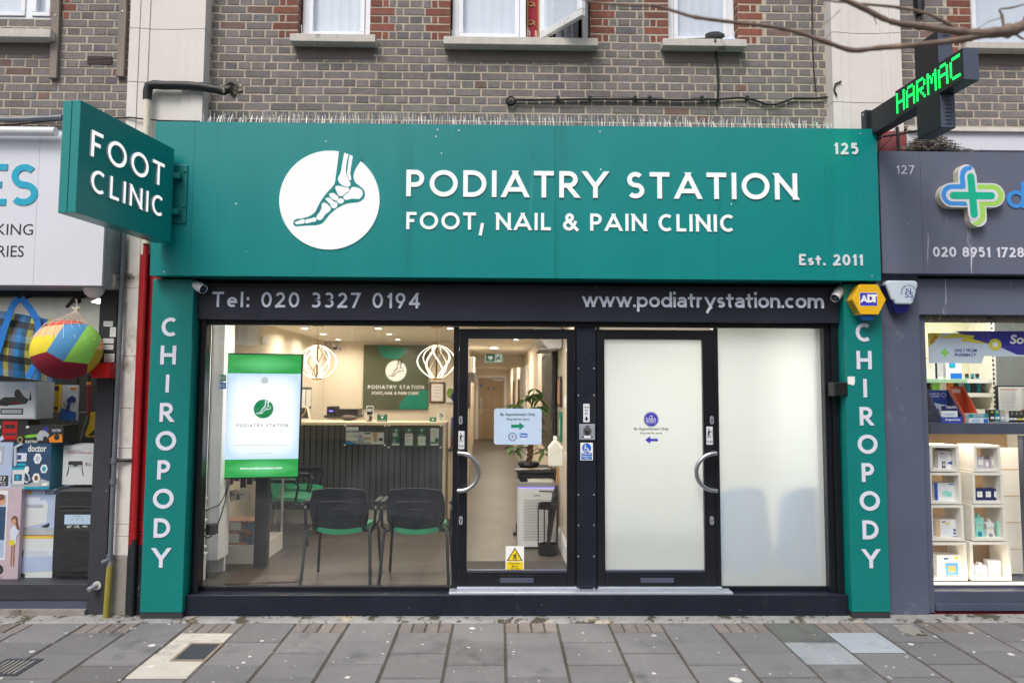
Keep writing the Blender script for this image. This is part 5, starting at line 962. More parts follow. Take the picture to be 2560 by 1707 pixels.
c = at(235, 722, -.1); m = MB(); m.lathe([(.075, 0), (.075, -.012), (.062, -.045), (.035, -.07), (.0, -.075)], (c.x, -.1, LZ0), 'white_plastic', 28); m.build('dome_camera', label='white half dome camera under the corner of the toy shop fascia', cat='camera', smooth=True)
glow('bulb_glow', '#fff8ea', 6)
c = at(250, 755, .3); m = MB(); m.lathe([(.005, .03), (.02, .025), (.06, 0), (.06, -.004), (.02, -.012)], (c.x, .30, c.z), 'bulb_glow', 20); m.build('shade_lamp', label='small lit lamp at the top right of the toy shop window', cat='lamp')
# red and dark bits, conduit and stickers on the post
r = RC(243, 908, 289, 945, -.03); m = MB(); m.boxr(r, -.12, -.021, 'red'); m.build('red_box', label='small red metal box on the dark toy shop post', cat='box', bevel=.004)
m = MB()
for x0, y0, x1_, y1_ in ((259, 803, 282, 816), (275, 818, 290, 842), (258, 846, 284, 858), (259, 862, 283, 874), (260, 884, 286, 905)): q = RC(x0, y0, x1_, y1_, -.0205); m.boxr(q, -.0215, -.0203, 'paper'); [m.box(q[0]+.004, q[1]-.006, -.0222, -.021, q[2]+(q[3]-q[2])*f, q[2]+(q[3]-q[2])*f+.004, 'grey_print') for f in (.25, .5, .75)]
m.build('sticker_patch', label='torn paper stickers on the dark post above the red box', cat='stickers')
r = RC(269, 688, 297, 722, -.04); m = MB(); m.boxr(r, -.10, -.013, 'sill'); m.disc(r[0]+.03, r[3]-.03, .012, .012, -.104, -.1, 'bird_mess', 10); m.build('junction_box', label='dirty grey junction box on the pier under the projecting sign', cat='junction box', bevel=.006)
m = MB(); c = at(312, 690, -.05)
for i in range(46): a = random.uniform(0, 6.28); o_ = Vector((random.uniform(-.05, .04), random.uniform(-.02, .02), random.uniform(-.03, .03))); m.tube([c+o_, c+o_+Vector((.04*math.cos(a), .01, .03*math.sin(a)))], .0022, 'bird_mess', 4)
m.build('twig_nest', label='scrap of twigs wedged behind the grey conduit above the junction box', cat='nest')
t = thing('conduit', 'grey conduit with a yellow lower length running down between toy shop and pier', 'conduit', (at(280, 1400, -.07).x, -.06, 0))
tp, md, bt = at(308, 600, -.06), at(287, 1150, -.06), at(276, 1390, -.06); xx = (tp.x+md.x+bt.x)/3
m = MB(); m.tube([(xx, -.06, 2.9), (xx, -.06, bt.z)], .018, 'conduit', 10)
for y_ in (1151, 1203, 1392): z_ = at(285, y_, -.06).z; m.tube([(xx, -.06, z_-.02), (xx, -.06, z_+.02)], .025, 'conduit', 10)
z_ = at(285, 1151, -.06).z; m.tube([(xx, -.06, z_), (xx+.11, -.025, z_)], .012, 'cable', 8); m.tube([(xx, -.06, bt.z-.02), (xx-.04, -.10, bt.z-.04)], .017, 'conduit', 8); m.build('grey_pipe', t, smooth=True)
m = MB(); zy = at(272, 1415, -.06).z; m.tube([(xx, -.06, bt.z), (xx, -.06, zy)], .020, 'concrete', 10); m.tube([(xx, -.06, zy), (xx-.005, -.07, .01)], .024, 'yellow_pipe', 12); m.build('yellow_pipe', t, smooth=True)
c = at(230, 1466, -.06); m = MB(); m.tube([(c.x+.03, -.01, c.z+.005), (c.x+.01, -.05, c.z), (c.x-.01, -.09, c.z-.015)], .017, 'alu', 14); m.tube([(c.x-.01, -.0905, c.z-.015), (c.x-.0105, -.094, c.z-.016)], .011, 'rust_frame', 12); m.lathe([(.032, 0), (.032, .012)], (c.x+.02, -.035, c.z), 'sill', 18, 'y'); m.build('pipe_stub', label='short metal pipe stub poking out low on the dark toy shop post', cat='pipe', smooth=True)
# ------------------------------------------------------------------ pharmacy on the right
RY = -.12
mat('white_shelf', '#e8e4dc', .5, .04); mat('shelf_glow', '#fff0d8', .5, 0); mat('shelf_green', '#9cc4a2', .5, .05); mat('phar_wall', '#d9d5b8', .7, .05); mat('emblem_blue', '#3f93e0', .35, .03); mat('emblem_lime', '#a5d85e', .35, .03); mat('emblem_green', '#06b48e', .35, .03); mat('emblem_side', '#cfcbb6', .7, .15, 12); mat('poster_blue', '#35309a', .4, .1); mat('poster_pale', '#c9d6e8', .4, .08, 3); mat('poster_yellow', '#d8cf3d', .4, .08); mat('card_orange', '#c8512f', .5, .05); mat('card_blue', '#2c4aa8', .45, .06); mat('card_navy', '#1d2760', .45, .06); mat('mint', '#8fd8cc', .35, .04); mat('lilac', '#b9b2c0', .5, .05); mat('tan', '#cfae8a', .6, .05); mat('phar_grey', '#8d9190', .6, .1)
glow('led_strip', '#ffe9c6', 3); glow('fluor', '#f6f8e8', 5.0)
PX0 = at(2207, 540, RY).x; PX1 = 6.2; pf = RC(2213, 380, 2560, 684, RY)
t = thing('shop_fascia', 'grey pharmacy fascia with white phone number, streaked with bird droppings', 'sign', (4, RY, pf[2])); m = MB(); jx = at(2305, 540, RY).x
m.box(2.962, jx-.001, RY, .08, pf[2], pf[3], 'grey_panel'); m.box(jx+.001, PX1, RY, .08, pf[2], pf[3], 'grey_panel'); m.build('front_panel', t)
m = MB(); r = RC(2240, 414, 2285, 435, RY); m.strokes('127', *r, RY, 'white_letter', .11, .002); m.build('house_number', t)
words(t, '020 8951 1728', RC(2332, 618, 2559, 643, RY), RY, 'white_letter', .19, .003)
m = MB(); c = at(2538, 499, RY); s_ = (at(2538, 478, RY).z-at(2538, 522, RY).z)/2
m.strokes('d', c.x-s_, c.x+s_, c.z-s_, c.z-s_+2*s_/.66, RY, 'emblem_blue', .14, .008); m.build('lettering', t)
# cross emblem
E0 = at(2417, 495, RY); k_ = (at(2417, 460, RY).x-at(2300, 460, RY).x)/(117*6.03)
def ep(x, y): return (E0.x+(x-700)*k_, E0.z-(y-573)*k_)
def capsule(m, x0, y0, x1_, y1_, r, ya, yb, mm):
    a, b = ep(x0, y0), ep(x1_, y1_); r *= k_; d = math.atan2(b[1]-a[1], b[0]-a[0]); p = [(b[0]+r*math.cos(d+rad(q)), b[1]+r*math.sin(d+rad(q))) for q in range(-90, 91, 12)]+[(a[0]+r*math.cos(d+rad(q)), a[1]+r*math.sin(d+rad(q))) for q in range(90, 271, 12)]; m.prism(p, ya, yb, mm)
t = thing('cross_emblem', 'raised pharmacy cross emblem in blue, lime and green on the grey fascia', 'emblem', (E0.x, RY, E0.z-.2)); D = .06
m = MB()
capsule(m, 405, 563, 1010, 563, 182, RY-D, RY, 'emblem_side'); capsule(m, 635, 232, 640, 560, 130, RY-D+.0005, RY, 'emblem_side'); capsule(m, 775, 570, 780, 905, 130, RY-D+.0008, RY, 'emblem_side'); m.build('emblem_body', t)
m = MB(); y1e = RY-D-.001
capsule(m, 405, 563, 1010, 563, 182, y1e, RY-D+.002, 'white_panel'); capsule(m, 635, 232, 640, 560, 129, y1e-.0004, RY-D+.002, 'white_panel'); capsule(m, 775, 570, 780, 905, 129, y1e-.0005, RY-D+.002, 'white_panel')
y2e = y1e-.0012
capsule(m, 405, 563, 690, 563, 160, y2e, y1e, 'emblem_blue'); capsule(m, 715, 563, 1010, 563, 160, y2e-.0003, y1e, 'emblem_lime')
m.prism([ep(530, 300), ep(545, 200), ep(600, 140), ep(700, 120), ep(725, 155), ep(700, 185), ep(640, 200), ep(640, 420), ep(530, 420)], y2e-.0005, y1e, 'emblem_blue')
m.prism([ep(800, 660), ep(885, 660), ep(890, 880), ep(860, 950), ep(800, 1000), ep(720, 1025), ep(690, 1000), ep(700, 970), ep(770, 950), ep(800, 900)], y2e-.0006, y1e, 'emblem_lime')
y3 = y2e-.0018; capsule(m, 405, 570, 1000, 570, 92, y3, y1e, 'white_panel'); capsule(m, 690, 290, 720, 850, 88, y3-.0003, y1e, 'white_panel')
y4 = y3-.0012; capsule(m, 420, 572, 985, 572, 54, y4, y3, 'emblem_green'); capsule(m, 690, 290, 718, 852, 54, y4-.0003, y3, 'emblem_green'); m.build('emblem_face', t)
m = MB(); q = RC(2200, 325, 2600, 378, .0); m.box(3.24, PX1, -.03, .09, q[2]+.0, q[3], 'white_panel'); m.box(3.24, PX1, -.06, .09, q[3]-.03, q[3]+.001, 'stone_dirty'); m.build('shutter_ledge', label='dirty white ledge above the grey pharmacy fascia', cat='ledge')
m = MB(); q = RC(2205, 338, 2262, 378, .0); m.box(q[0]-.04, 3.239, -.03, .3, q[2]-.1, q[3]+.02, 'red_faded'); m.build('red_pier_top', label='faded red paint patch on the pier under the green cross sign', cat='pier')
m = MB(); c = at(2325, 377, -.06)
for i in range(560):
    u = random.gauss(0, .42); h_ = max(0, .17*(1-abs(u)*1.05))*random.random(); p = Vector((c.x+u*.27, -.07+random.uniform(-.04, .06), c.z+h_)); a = random.uniform(0, 3.14); l = random.uniform(.015, .05); d = Vector((math.cos(a), random.uniform(-.4, .4), math.sin(a)*.35))*l; m.tube([p-d, p+d], .0026, 'bird_mess', 4)
m.build('bird_nest', label='messy bird nest of twigs heaped on the pharmacy fascia', cat='nest')
gp = thing('pharmacy_pier', 'scuffed grey painted pier between the clinic and the pharmacy', 'pier', (3.1, .1, 0)); m = MB()
xg = at(2304, 1000, -.02).x; m.box(2.953, xg, -.03, .5, .02, pf[2]-.0, 'grey_pillar'); m.build('pier_face', gp, bevel=.004); m = MB(); m.box(xg+.001, xg+.07, .02, .5, .02, pf[2], 'grey_pillar'); m.build('pier_return', gp)
m = MB(); m.box(2.66, 2.953, .2, .5, 0, 3.5, 'old_brick'); m.build('pier_core', gp)
t = thing('pharmacy_shopfront', 'grey framed pharmacy window with lit shelves at the right edge', 'shopfront', (3.9, 0, 0)); xw = xg+.07
zt_ = at(2440, 805, .08).z; zb_ = at(2450, 1475, .06).z; m = MB()
q = RC(2305, 697, 2560, 787, -.02); m.box(xg+.002, PX1, -.02, .1, q[2], q[3], 'grey_panel'); m.build('name_band', t, bevel=.004)
m = MB(); m.box(xg+.002, PX1, .03, .14, zt_, q[2]-.001, 'bird_mess'); m.box(xg+.002, PX1, -.01, .1, q[3]+.001, pf[2]+.03, 'dark_gap'); m.build('header', t); m = MB(); m.box(xw, PX1, .03, .14, at(2450, 1507, .03).z, zb_, 'grey_frame'); m.box(xw, PX1, .0, .14, at(2450, 1527, .0).z, at(2450, 1509, .0).z, 'grey_frame'); m.build('frame', t, bevel=.003)
m = MB(); m.box(xw, PX1, .02, .14, .0, at(2450, 1529, .02).z, 'ball_maroon'); m.build('plinth', t)
m = MB(); m.poly([(xw, .09, zb_), (PX1, .09, zb_), (PX1, .09, zt_), (xw, .09, zt_)], 'pane'); m.build('window_pane', t)
m = MB(); m.box(xg, 6.2, 3.6, 3.65, .1, 2.8, 'phar_wall'); m.box(xg, 6.2, .15, 3.6, 2.75, 2.8, 'white_shelf'); m.box(xg-.02, xg+.0, .15, 3.6, .1, 2.8, 'phar_wall'); m.box(xg, 6.2, .15, 3.6, .05, .1, 'phar_grey'); m.build('shop_room', t)
for y_ in (.9, 2.2):
    m = MB(); m.box(3.5, 5.8, y_, y_+.12, 2.70, 2.745, 'fluor'); f = m.build('ceiling_tube', label='lit fluorescent tube on the pharmacy ceiling, %s' % ('nearest the glass' if y_ < 1 else 'further back'), cat='light', group='pharmacy ceiling tubes'); lamp('lamp', f, (4.6, y_+.06, 2.68), 25, 2.2, (1, .98, .90), sy=.12)
# hanging poster strip
PY = .16; r = RC(2322, 826, 2700, 908, PY); t = thing('window_poster', 'blue and white pharmacy poster hanging inside the top of the window, ONLY FROM PHARMACY', 'poster', (4, PY, r[2])); m = MB()
V = lambda y: at(2440, y, PY).z; U = lambda x: at(x, 870, PY).x
m.prism([(U(2322), V(908)), (U(2452), V(908)), (U(2460), V(890)), (U(2720), V(890)), (U(2720), V(826)), (U(2322), V(834))], PY, PY+.006, 'poster_pale'); m.build('poster_sheet', t)
m = MB(); y = PY-.001; m.prism([(U(2390), V(828)), (U(2720), V(826)), (U(2720), V(886)), (U(2542), V(886)), (U(2505), V(869)), (U(2470), V(858)), (U(2430), V(848))], y, PY, 'poster_blue')
m.prism([(U(2345), V(846)), (U(2385), V(834)), (U(2438), V(839)), (U(2432), V(847)), (U(2475), V(860)), (U(2402), V(853)), (U(2412), V(844))], y-.0006, PY, 'poster_yellow'); m.disc(U(2488), V(861), .052, .048, y-.0009, PY, 'poster_yellow', 26); m.disc(U(2488), V(861), .024, .022, y-.0012, PY, 'paper', 20)
m.prism([(U(2322), V(868)), (U(2357), V(835)), (U(2334), V(833)), (U(2322), V(834))], y-.0006, PY, 'poster_yellow'); m.disc(U(2361), V(882), .052, .052, y-.0006, PY, 'paper_blue', 26)
c = (U(2361), V(882)); m.box(c[0]-.012, c[0]+.012, y-.0012, PY, c[1]-.034, c[1]+.034, 'ball_green'); m.box(c[0]-.034, c[0]+.034, y-.0013, PY, c[1]-.012, c[1]+.012, 'ball_green')
m.text('ONLY FROM', U(2385), U(2442), V(880), V(872), y, 'poster_blue', .02, shear=.2); m.text('PHARMACY', U(2385), U(2440), V(891), V(883), y, 'poster_blue', .02, shear=.2); m.text('Solpa', U(2525), U(2600), V(866), V(836), y-.0006, 'paper', .03, shear=.15)
m.T = Matrix.Translation((U(2334), 0, V(850))) @ Matrix.Rotation(rad(-47), 4, 'Y'); m.text('NEW', -.04, .045, -.016, .016, y-.0007, 'red_ink', .02); m.T = None; m.build('poster_print', t)
# counter bar, back shelves and packs
m = MB(); r = RC(2325, 1058, 2700, 1085, .25); m.boxr(r, .25, .55, 'grey_frame'); m.build('display_bar', label='grey counter bar across the pharmacy window above the lit cubes', cat='shelf')
t = thing('back_shelves', 'cream wall shelving with green edged shelves behind the pharmacy counter bar', 'shelving', (3.9, 1.6, 1.3)); m = MB()
xs_ = at(2480, 950, 1.4).x; m.box(xg+.01, xs_, 1.75, 1.79, 1.1, 2.6, 'phar_wall'); m.build('back_panel', t)
for y_, em in ((952, 'shelf_green'), (987, 'phar_wall'), (1028, 'phar_wall')): m = MB(); z_ = at(2400, y_, 1.4).z; m.box(xg+.01, xs_, 1.4, 1.75, z_-.02, z_+.02, 'white_shelf'); m.box(xg+.01, xs_-.25, 1.395, 1.4, z_-.018, z_+.018, em); m.build('shelf', t)
m = MB(); m.box(xs_, xs_+.03, 1.38, 1.8, 1.1, 2.6, 'white_shelf')
for i in range(30): m.box(xs_-.006, xs_+.012, 1.374, 1.38, 1.12+i*.045, 1.14+i*.045, 'dark_grey')
m.build('slotted_upright', t)
m = MB(); m.box(at(2482, 950, 1.9).x, 6.1, 1.9, 1.95, 1.0, 2.6, 'phar_grey'); m.build('grey_partition', label='plain grey partition to the right of the cream pharmacy shelving', cat='partition')
def zsh(y_, Y): return at(2400, y_, Y).z+.021
for i, (x0, x1_, h_, mm) in enumerate(((2333, 2358, .21, 'white_plastic'), (2366, 2404, .22, 'white_plastic'))):
    a, b = at(x0, 930, 1.45).x, at(x1_, 930, 1.45).x; z_ = zsh(952, 1.4); m = MB(); m.box(a, b, 1.45, 1.6, z_, z_+h_, mm)
    if i == 0: m.box(a-.0, b, 1.447, 1.45, z_+h_*.8, z_+h_, 'ball_maroon'); m.box(a+(b-a)*.5, b, 1.446, 1.45, z_+.02, z_+h_*.75, 'grey_print'); m.box(a+.02, a+.04, 1.446, 1.45, z_, z_+h_*.9, 'charcoal_print')
    else: m.box(a+.04, b, 1.447, 1.45, z_, z_+h_*.25, 'sign_blue'); m.box(a+.03, a+.09, 1.447, 1.45, z_+h_*.5, z_+h_*.85, 'cyan')
    m.build('medicine_carton', label=('white and dark red carton on the top green edged pharmacy shelf', 'pale carton with a blue foot on the top green edged pharmacy shelf')[i], cat='carton')
z_ = zsh(987, 1.4)
bl = [(2334, 'ball_yellow', 'ball_green'), (2342, 'charcoal_print', 'ball_green'), (2350, 'ball_yellow', 'paper'), (2358, 'ball_green', 'paper'), (2367, 'orange', 'orange'), (2376, 'orange', 'orange'), (2388, 'paper', 'charcoal_print'), (2402, 'paper', 'grey_print'), (2418, 'charcoal_print', 'doctor_teal'), (2432, 'doctor_teal', 'charcoal_print'), (2444, 'charcoal_print', 'doctor_teal')]
names = ['yellow', 'dark', 'pale yellow', 'green', 'first orange', 'second orange', 'white capped', 'second white capped', 'tall dark', 'tall teal', 'rightmost tall dark']
for (x_, ca, cb), nm in zip(bl, names):
    p = at(x_, 960, 1.5); h_ = .17 if x_ < 2410 else .2; m = MB(); m.lathe([(.026, 0), (.028, h_*.62), (.014, h_*.75), (.014, h_*.78)], (p.x, 1.5, z_), cb, 14); m.lathe([(.017, h_*.78), (.017, h_*.95)], (p.x, 1.5, z_), ca, 12); m.build('bottle', label='small %s bottle in the row behind the leaning leaflet displays' % nm, cat='bottle', group='bottles on the pharmacy wall shelf', smooth=True)
zc_ = at(2440, 1058, .25).z
def dispbox(name, label, px, Y, dep, back, lip, mface, mside, prints):
    a, b = at(px[0], 1000, Y).x, at(px[1], 1000, Y).x; z0 = zc_+.001; zt2 = at(px[0], px[2], Y+dep).z; zl2 = at(px[0], px[3], Y).z; t = thing(name, label, 'display box', ((a+b)/2, Y+dep/2, z0)); m = MB()
    prof = [(Y, z0), (Y+dep, z0), (Y+dep, zt2), (Y+dep-.02, zt2), (Y, zl2)]
    for xx in (a, b-.006): i = m.P([(xx, p[0], p[1]) for p in prof]+[(xx+.006, p[0], p[1]) for p in prof]); n_ = 5; m.f.append(tuple(range(i+n_-1, i-1, -1))); m.m.append(m.mi(mside)); m.f.append(tuple(range(i+n_, i+2*n_))); m.m.append(m.mi(mside)); [(m.f.append((i+j, i+(j+1) % n_, i+n_+(j+1) % n_, i+n_+j)), m.m.append(m.mi(mside))) for j in range(n_)]
    m.box(a+.006, b-.006, Y+dep-.008, Y+dep, z0, zt2, mface); m.box(a+.006, b-.006, Y, Y+.006, z0, zl2, mface); m.box(a+.006, b-.006, Y+.006, Y+dep-.008, z0, z0+.006, mface); m.build('tray', t)
    m = MB(); prints(m, a+.006, b-.006, Y+dep-.008, zt2, Y, zl2, z0); m.build('print', t)
def pr1(m, a, b, yb, zt2, yf, zl2, z0):
    m.text('MAX STRENGTH', a+.01, b-.06, zt2-.04, zt2-.025, yb, 'paper', .01); m.text('PARACETAMOL', a+.01, b-.06, zt2-.06, zt2-.045, yb, 'paper', .01); m.prism([(a+.02, zt2-.10), (b, zt2-.13), (b, zt2-.16), (a+.03, zt2-.16)], yb-.001, yb, 'paper_blue'); m.tube([(b-.03+.017*math.cos(q*.5), yb-.001, zt2-.04+.017*math.sin(q*.5)) for q in range(14)], .002, 'paper', 4)
    m.text('SolpaOne', a+.03, b-.02, z0+.015, zl2-.012, yf, 'paper', .03, shear=.15); m.box(a+.02, b-.02, yf+.03, yf+.06, z0+.01, zl2+.09, 'paper'); m.box(a+.02, b-.02, yf+.0285, yf+.03, zl2+.05, zl2+.09, 'card_navy'); m.text('SolpaOne', a+.06, b-.025, zl2+.068, zl2+.085, yf+.0284, 'paper', .02, shear=.15); m.prism([(a+.02, zl2+.03), (b-.03, zl2+.03), (b-.06, zl2+.01), (a+.05, zl2+.015)], yf+.0288, yf+.03, 'heater_blue')
dispbox('medicine_display', 'blue SolpaOne counter display box with paracetamol packs', (2350, 2406, 975, 1042), .27, .20, 0, 0, 'card_blue', 'card_navy', pr1)
def pr2(m, a, b, yb, zt2, yf, zl2, z0):
    for i in range(3): m.box(a+.02, b-.02, yb-.001, yb, zt2-.03-.012*i, zt2-.024-.012*i, 'paper')
dispbox('leaflet_display', 'empty orange card display box leaning beside the blue one', (2408, 2446, 966, 1038), .33, .2, 0, 0, 'card_orange', 'card_orange', pr2)
carton('medicine_box', 'flat white medicine box with turquoise top beside the orange display', 'box', (2422, 1034, 2471, 1059), .28, .1, 'white_plastic', [('r', 0, .6, 1, 1, 'doctor_teal'), ('n', .2, .7, .85, .88, 3, 'paper'), ('p', [(.15, .1), (.6, .1), (.6, .4), (.5, .5), (.12, .5)], 'paper_blue'), ('n', .18, .2, .55, .4, 3, 'navy'), ('r', .75, .1, .97, .5, 'sign_blue')])
for i, (x0, x1_, mm, nm) in enumerate(((2475, 2486, 'charcoal_print', 'dark green left'), (2487, 2500, 'doctor_teal', 'teal'), (2501, 2512, 'lilac', 'lilac'), (2513, 2522, 'white_plastic', 'white'))):
    carton('small_pack', '%s small pack in the row right of the turquoise topped box' % nm, 'pack', (x0, 1024, x1_, 1053), .45, .06, mm, [('r', .1, .2, .9, .4, 'paper'), ('o', .5, .8, .25, .08, 'ball_yellow')], group='small packs on the counter bar')
for i in range(4):
    p = at(2526+i*11, 1048, .5); m = MB(); m.lathe([(.02, 0), (.021, .05), (.009, .07), (.009, .09)], (p.x, .5, zc_+.001), 'charcoal_print', 12); m.lathe([(.0215, .02), (.0215, .035)], (p.x, .5, zc_+.001), 'ball_yellow' if i == 2 else 'paper', 12); m.build('small_bottle', label='%s dark bottle at the right end of the pharmacy counter bar' % ('first', 'second', 'yellow labelled', 'last')[i], cat='bottle', group='dark bottles on the counter bar', smooth=True)
carton('framed_notice', 'framed white price notice with red headings on the grey pharmacy partition', 'notice', (2492, 964, 2640, 1030), 1.2, .02, 'charcoal_print', [('r', .03, .05, .97, .95, 'paper'), ('r', .06, .84, .36, .87, 'red_ink'), ('r', .42, .84, .72, .87, 'red_ink'), ('n', .06, .12, .34, .78, 13, 'grey_print'), ('n', .42, .12, .70, .78, 13, 'grey_print'), ('r', .40, .06, .97, .10, 'red_ink')])
# lit cubes
QY = .22
t = thing('lit_niche', 'warm lit niche holding the white display cubes in the pharmacy window', 'niche', (4, .5, zb_)); zq1 = at(2450, 1087, QY).z; zq0 = at(2440, 1452, QY).z; xq1 = at(2548, 1300, QY).x
m = MB(); m.box(xq1, xq1+.06, .14, .20, zb_, zq1, 'grey_frame'); m.box(xg+.03, xq1+.38, .86, .9, zb_, zq1, 'tan'); m.box(xq1+.38, xq1+.40, .201, .9, zb_, zq1, 'white_shelf'); m.box(xg+.03, xq1+.38, .201, .86, zb_-.0, zq0-.012, 'grey_frame'); m.box(xg+.03, xq1, .14, .20, zb_-.0, zq0-.012, 'grey_frame'); m.build('niche_lining', t)
m = MB(); m.box(xg+.05, xq1-.005, .165, .20, zq0-.011, zq0+.0, 'led_strip'); f = m.build('light_strip', t)
l = lamp('lamp', t, (3.85, .17, zq0+.02), 1.3, .9, (1, .83, .62), rot=(rad(155), 0, 0), sy=.02); l2 = lamp('lamp', t, (4.0, .34, zq1-.02), 3.4, .9, (1, .84, .64), sy=.25)
m = MB(); m.box(xq1+.005, xq1+.36, .46, .48, zq0, zq1-.12, 'white_shelf'); [m.box(xq1+.01, xq1+.36, .457, .46, zq0+.2+.22*i, zq0+.206+.22*i, 'tan') for i in range(4)]; m.build('panelled_side', t)
cubes = [(2325, 1112, 2398, 1179), (2324, 1181, 2404, 1260), (2326, 1262, 2410, 1352), (2326, 1355, 2418, 1451), (2436, 1113, 2502, 1180), (2432, 1181, 2509, 1260), (2430, 1261, 2516, 1352), (2427, 1354, 2527, 1451)]
cn = ['top left', 'second from top on the left', 'third from top on the left', 'bottom left', 'top right', 'second from top on the right', 'third from top on the right', 'bottom right']
for px, nm in zip(cubes, cn):
    r = RC(*px, QY); e = .022; m = MB(); m.box(r[0], r[1], QY, QY+.22, r[3]-e, r[3]-.001, 'white_shelf'); m.box(r[0], r[1], QY, QY+.22, r[2]+.001, r[2]+e, 'white_shelf'); m.box(r[0], r[0]+e, QY+.001, QY+.22, r[2]+e, r[3]-e, 'white_shelf'); m.box(r[1]-e, r[1], QY+.001, QY+.22, r[2]+e, r[3]-e, 'white_shelf'); m.build('display_cube', label='open white display cube, %s of the lit pharmacy stack' % nm, cat='cube', group='white display cubes', bevel=.002)
IY = .28
carton('monitor_box', 'white health monitor carton with a blue triangle in the top left cube', 'carton', (2346, 1127, 2379, 1175), IY, .1, 'white_plastic', [('t', 'AMO', .1, .84, .42, .92, 'ink', .02), ('n', .12, .6, .7, .74, 4, 'grey_print'), ('p', [(.62, .38), (1, .48), (1, .28)], 'card_blue'), ('r', .25, .12, .52, .46, 'dark_grey'), ('r', .30, .2, .48, .4, 'grey_print')])
carton('monitor_box', 'grey health monitor carton behind the blue triangle one', 'carton', (2339, 1119, 2371, 1175), IY+.12, .06, 'grey_print', [('t', 'AMO', .1, .86, .42, .94, 'paper', .02), ('r', .7, .84, .9, .94, 'ink')])
carton('nebuliser_box', 'white carton with a pale green cup print in the second left cube', 'carton', (2336, 1206, 2387, 1254), IY, .12, 'white_plastic', [('r', 0, 0, .16, 1, 'card_blue'), ('r', .0, .0, 1, .03, 'card_blue'), ('o', .55, .45, .18, .14, 'mint'), ('o', .72, .40, .14, .14, 'mint'), ('r', .7, .9, .95, .95, 'sign_blue')])
carton('monitor_box', 'white carton with a blue swoosh and meter print in the third left cube', 'carton', (2340, 1298, 2391, 1347), IY, .12, 'white_plastic', [('r', 0, 0, .2, 1, 'tan'), ('p', [(.4, 0), (1, 0), (1, .16), (.8, .14)], 'card_blue'), ('o', .62, .40, .16, .18, 'silver_letter'), ('t', 'AMO', .3, .85, .48, .93, 'navy', .02), ('o', .56, .80, .08, .05, 'ball_yellow'), ('r', .85, .25, .95, .35, 'navy'), ('r', .85, .42, .95, .52, 'navy')])
carton('monitor_box', 'white carton with a blue screen frame in the bottom left cube', 'carton', (2343, 1387, 2400, 1446), IY, .13, 'white_plastic', [('r', 0, 0, .22, 1, 'white_shelf'), ('r', .32, .12, .92, .70, 'grey_print'), ('r', .36, .18, .90, .66, 'emblem_blue'), ('r', .46, .28, .80, .56, 'gold'), ('r', .3, .82, .5, .88, 'card_blue'), ('o', .85, .88, .08, .05, 'ball_yellow')])
for px, nm in (((2442, 1141, 2461, 1176), 'left lilac'), ((2462, 1148, 2474, 1176), 'small middle lilac'), ((2476, 1140, 2496, 1176), 'right lilac')): carton('gift_carton', '%s carton in the top right cube' % nm, 'carton', px, IY, .06, 'lilac', [('r', .2, .42, .8, .78, 'paper'), ('n', .3, .55, .7, .7, 3, 'grey_print')], group='lilac cartons')
for px, nm in (((2439, 1221, 2460, 1256), 'left'), ((2461, 1221, 2481, 1256), 'middle'), ((2482, 1221, 2503, 1256), 'right')): carton('gift_carton', '%s one of three dark navy cartons in the second right cube' % nm, 'carton', px, IY, .07, 'card_navy', [('r', .18, .4, .8, .8, 'paper'), ('n', .3, .55, .7, .7, 3, 'grey_print')], group='navy cartons')
def bottle(label, px, prof, body, cap, lab=None):
    r = RC(*px, IY); w_, h_ = (r[1]-r[0])/2, r[3]-r[2]; cx = (r[0]+r[1])/2; m = MB(); P_ = [(f*w_, v*h_) for f, v in prof]
    m.prism([(cx+a, r[2]+b) for a, b in P_]+[(cx-a, r[2]+b) for a, b in reversed(P_)], IY, IY+w_*1.1, body)
    if lab: m.disc(cx, r[2]+h_*.25, w_*.5, h_*.12, IY-.0012, IY, lab, 16); m.box(cx-w_*.5, cx+w_*.5, IY-.001, IY, r[2]+h_*.66, r[2]+h_*.72, 'grey_print'); m.box(cx-w_*.25, cx+w_*.25, IY-.0015, IY, r[2]+h_*.56, r[2]+h_*.62, 'ball_yellow')
    b = m.build('lotion_bottle', label=label, cat='bottle', bevel=.004); m = MB(); m.box(cx-w_*.28, cx+w_*.28, IY+.005, IY+w_*.9, r[3], r[3]+h_*.16, cap); c_ = m.build('cap', b, bevel=.003); return b
bottle('tall mint shower gel bottle in the third right cube', (2437, 1293, 2461, 1348), [(.85, 0), (1, .1), (.82, .5), (.95, .95), (.9, 1)], 'mint', 'mint', 'doctor_teal'); bottle('white waisted lotion bottle in the third right cube', (2465, 1305, 2488, 1348), [(.9, 0), (1, .1), (.62, .6), (.9, .9), (.5, 1)], 'white_plastic', 'white_plastic', 'phar_grey'); bottle('slim mint tube standing in the third right cube', (2493, 1303, 2506, 1348), [(.8, 0), (.95, .1), (.95, .9), (.8, 1)], 'mint', 'mint', 'tan'); bottle('short white talc bottle in the bottom right cube', (2438, 1412, 2468, 1448), [(.95, 0), (1, .1), (1, .85), (.7, 1)], 'white_plastic', 'white_plastic', 'grey_print')
carton('gift_carton', 'white carton with a flower sprig print in the bottom right cube', 'carton', (2473, 1401, 2502, 1448), IY, .07, 'white_plastic', [('l', [(.2, .7), (.4, .4), (.7, .2), (.9, .1)], .002, 'grey_print'), ('o', .3, .62, .06, .05, 'grey_print'), ('o', .5, .34, .06, .05, 'lilac'), ('o', .45, .3, .08, .04, 'ball_yellow')])
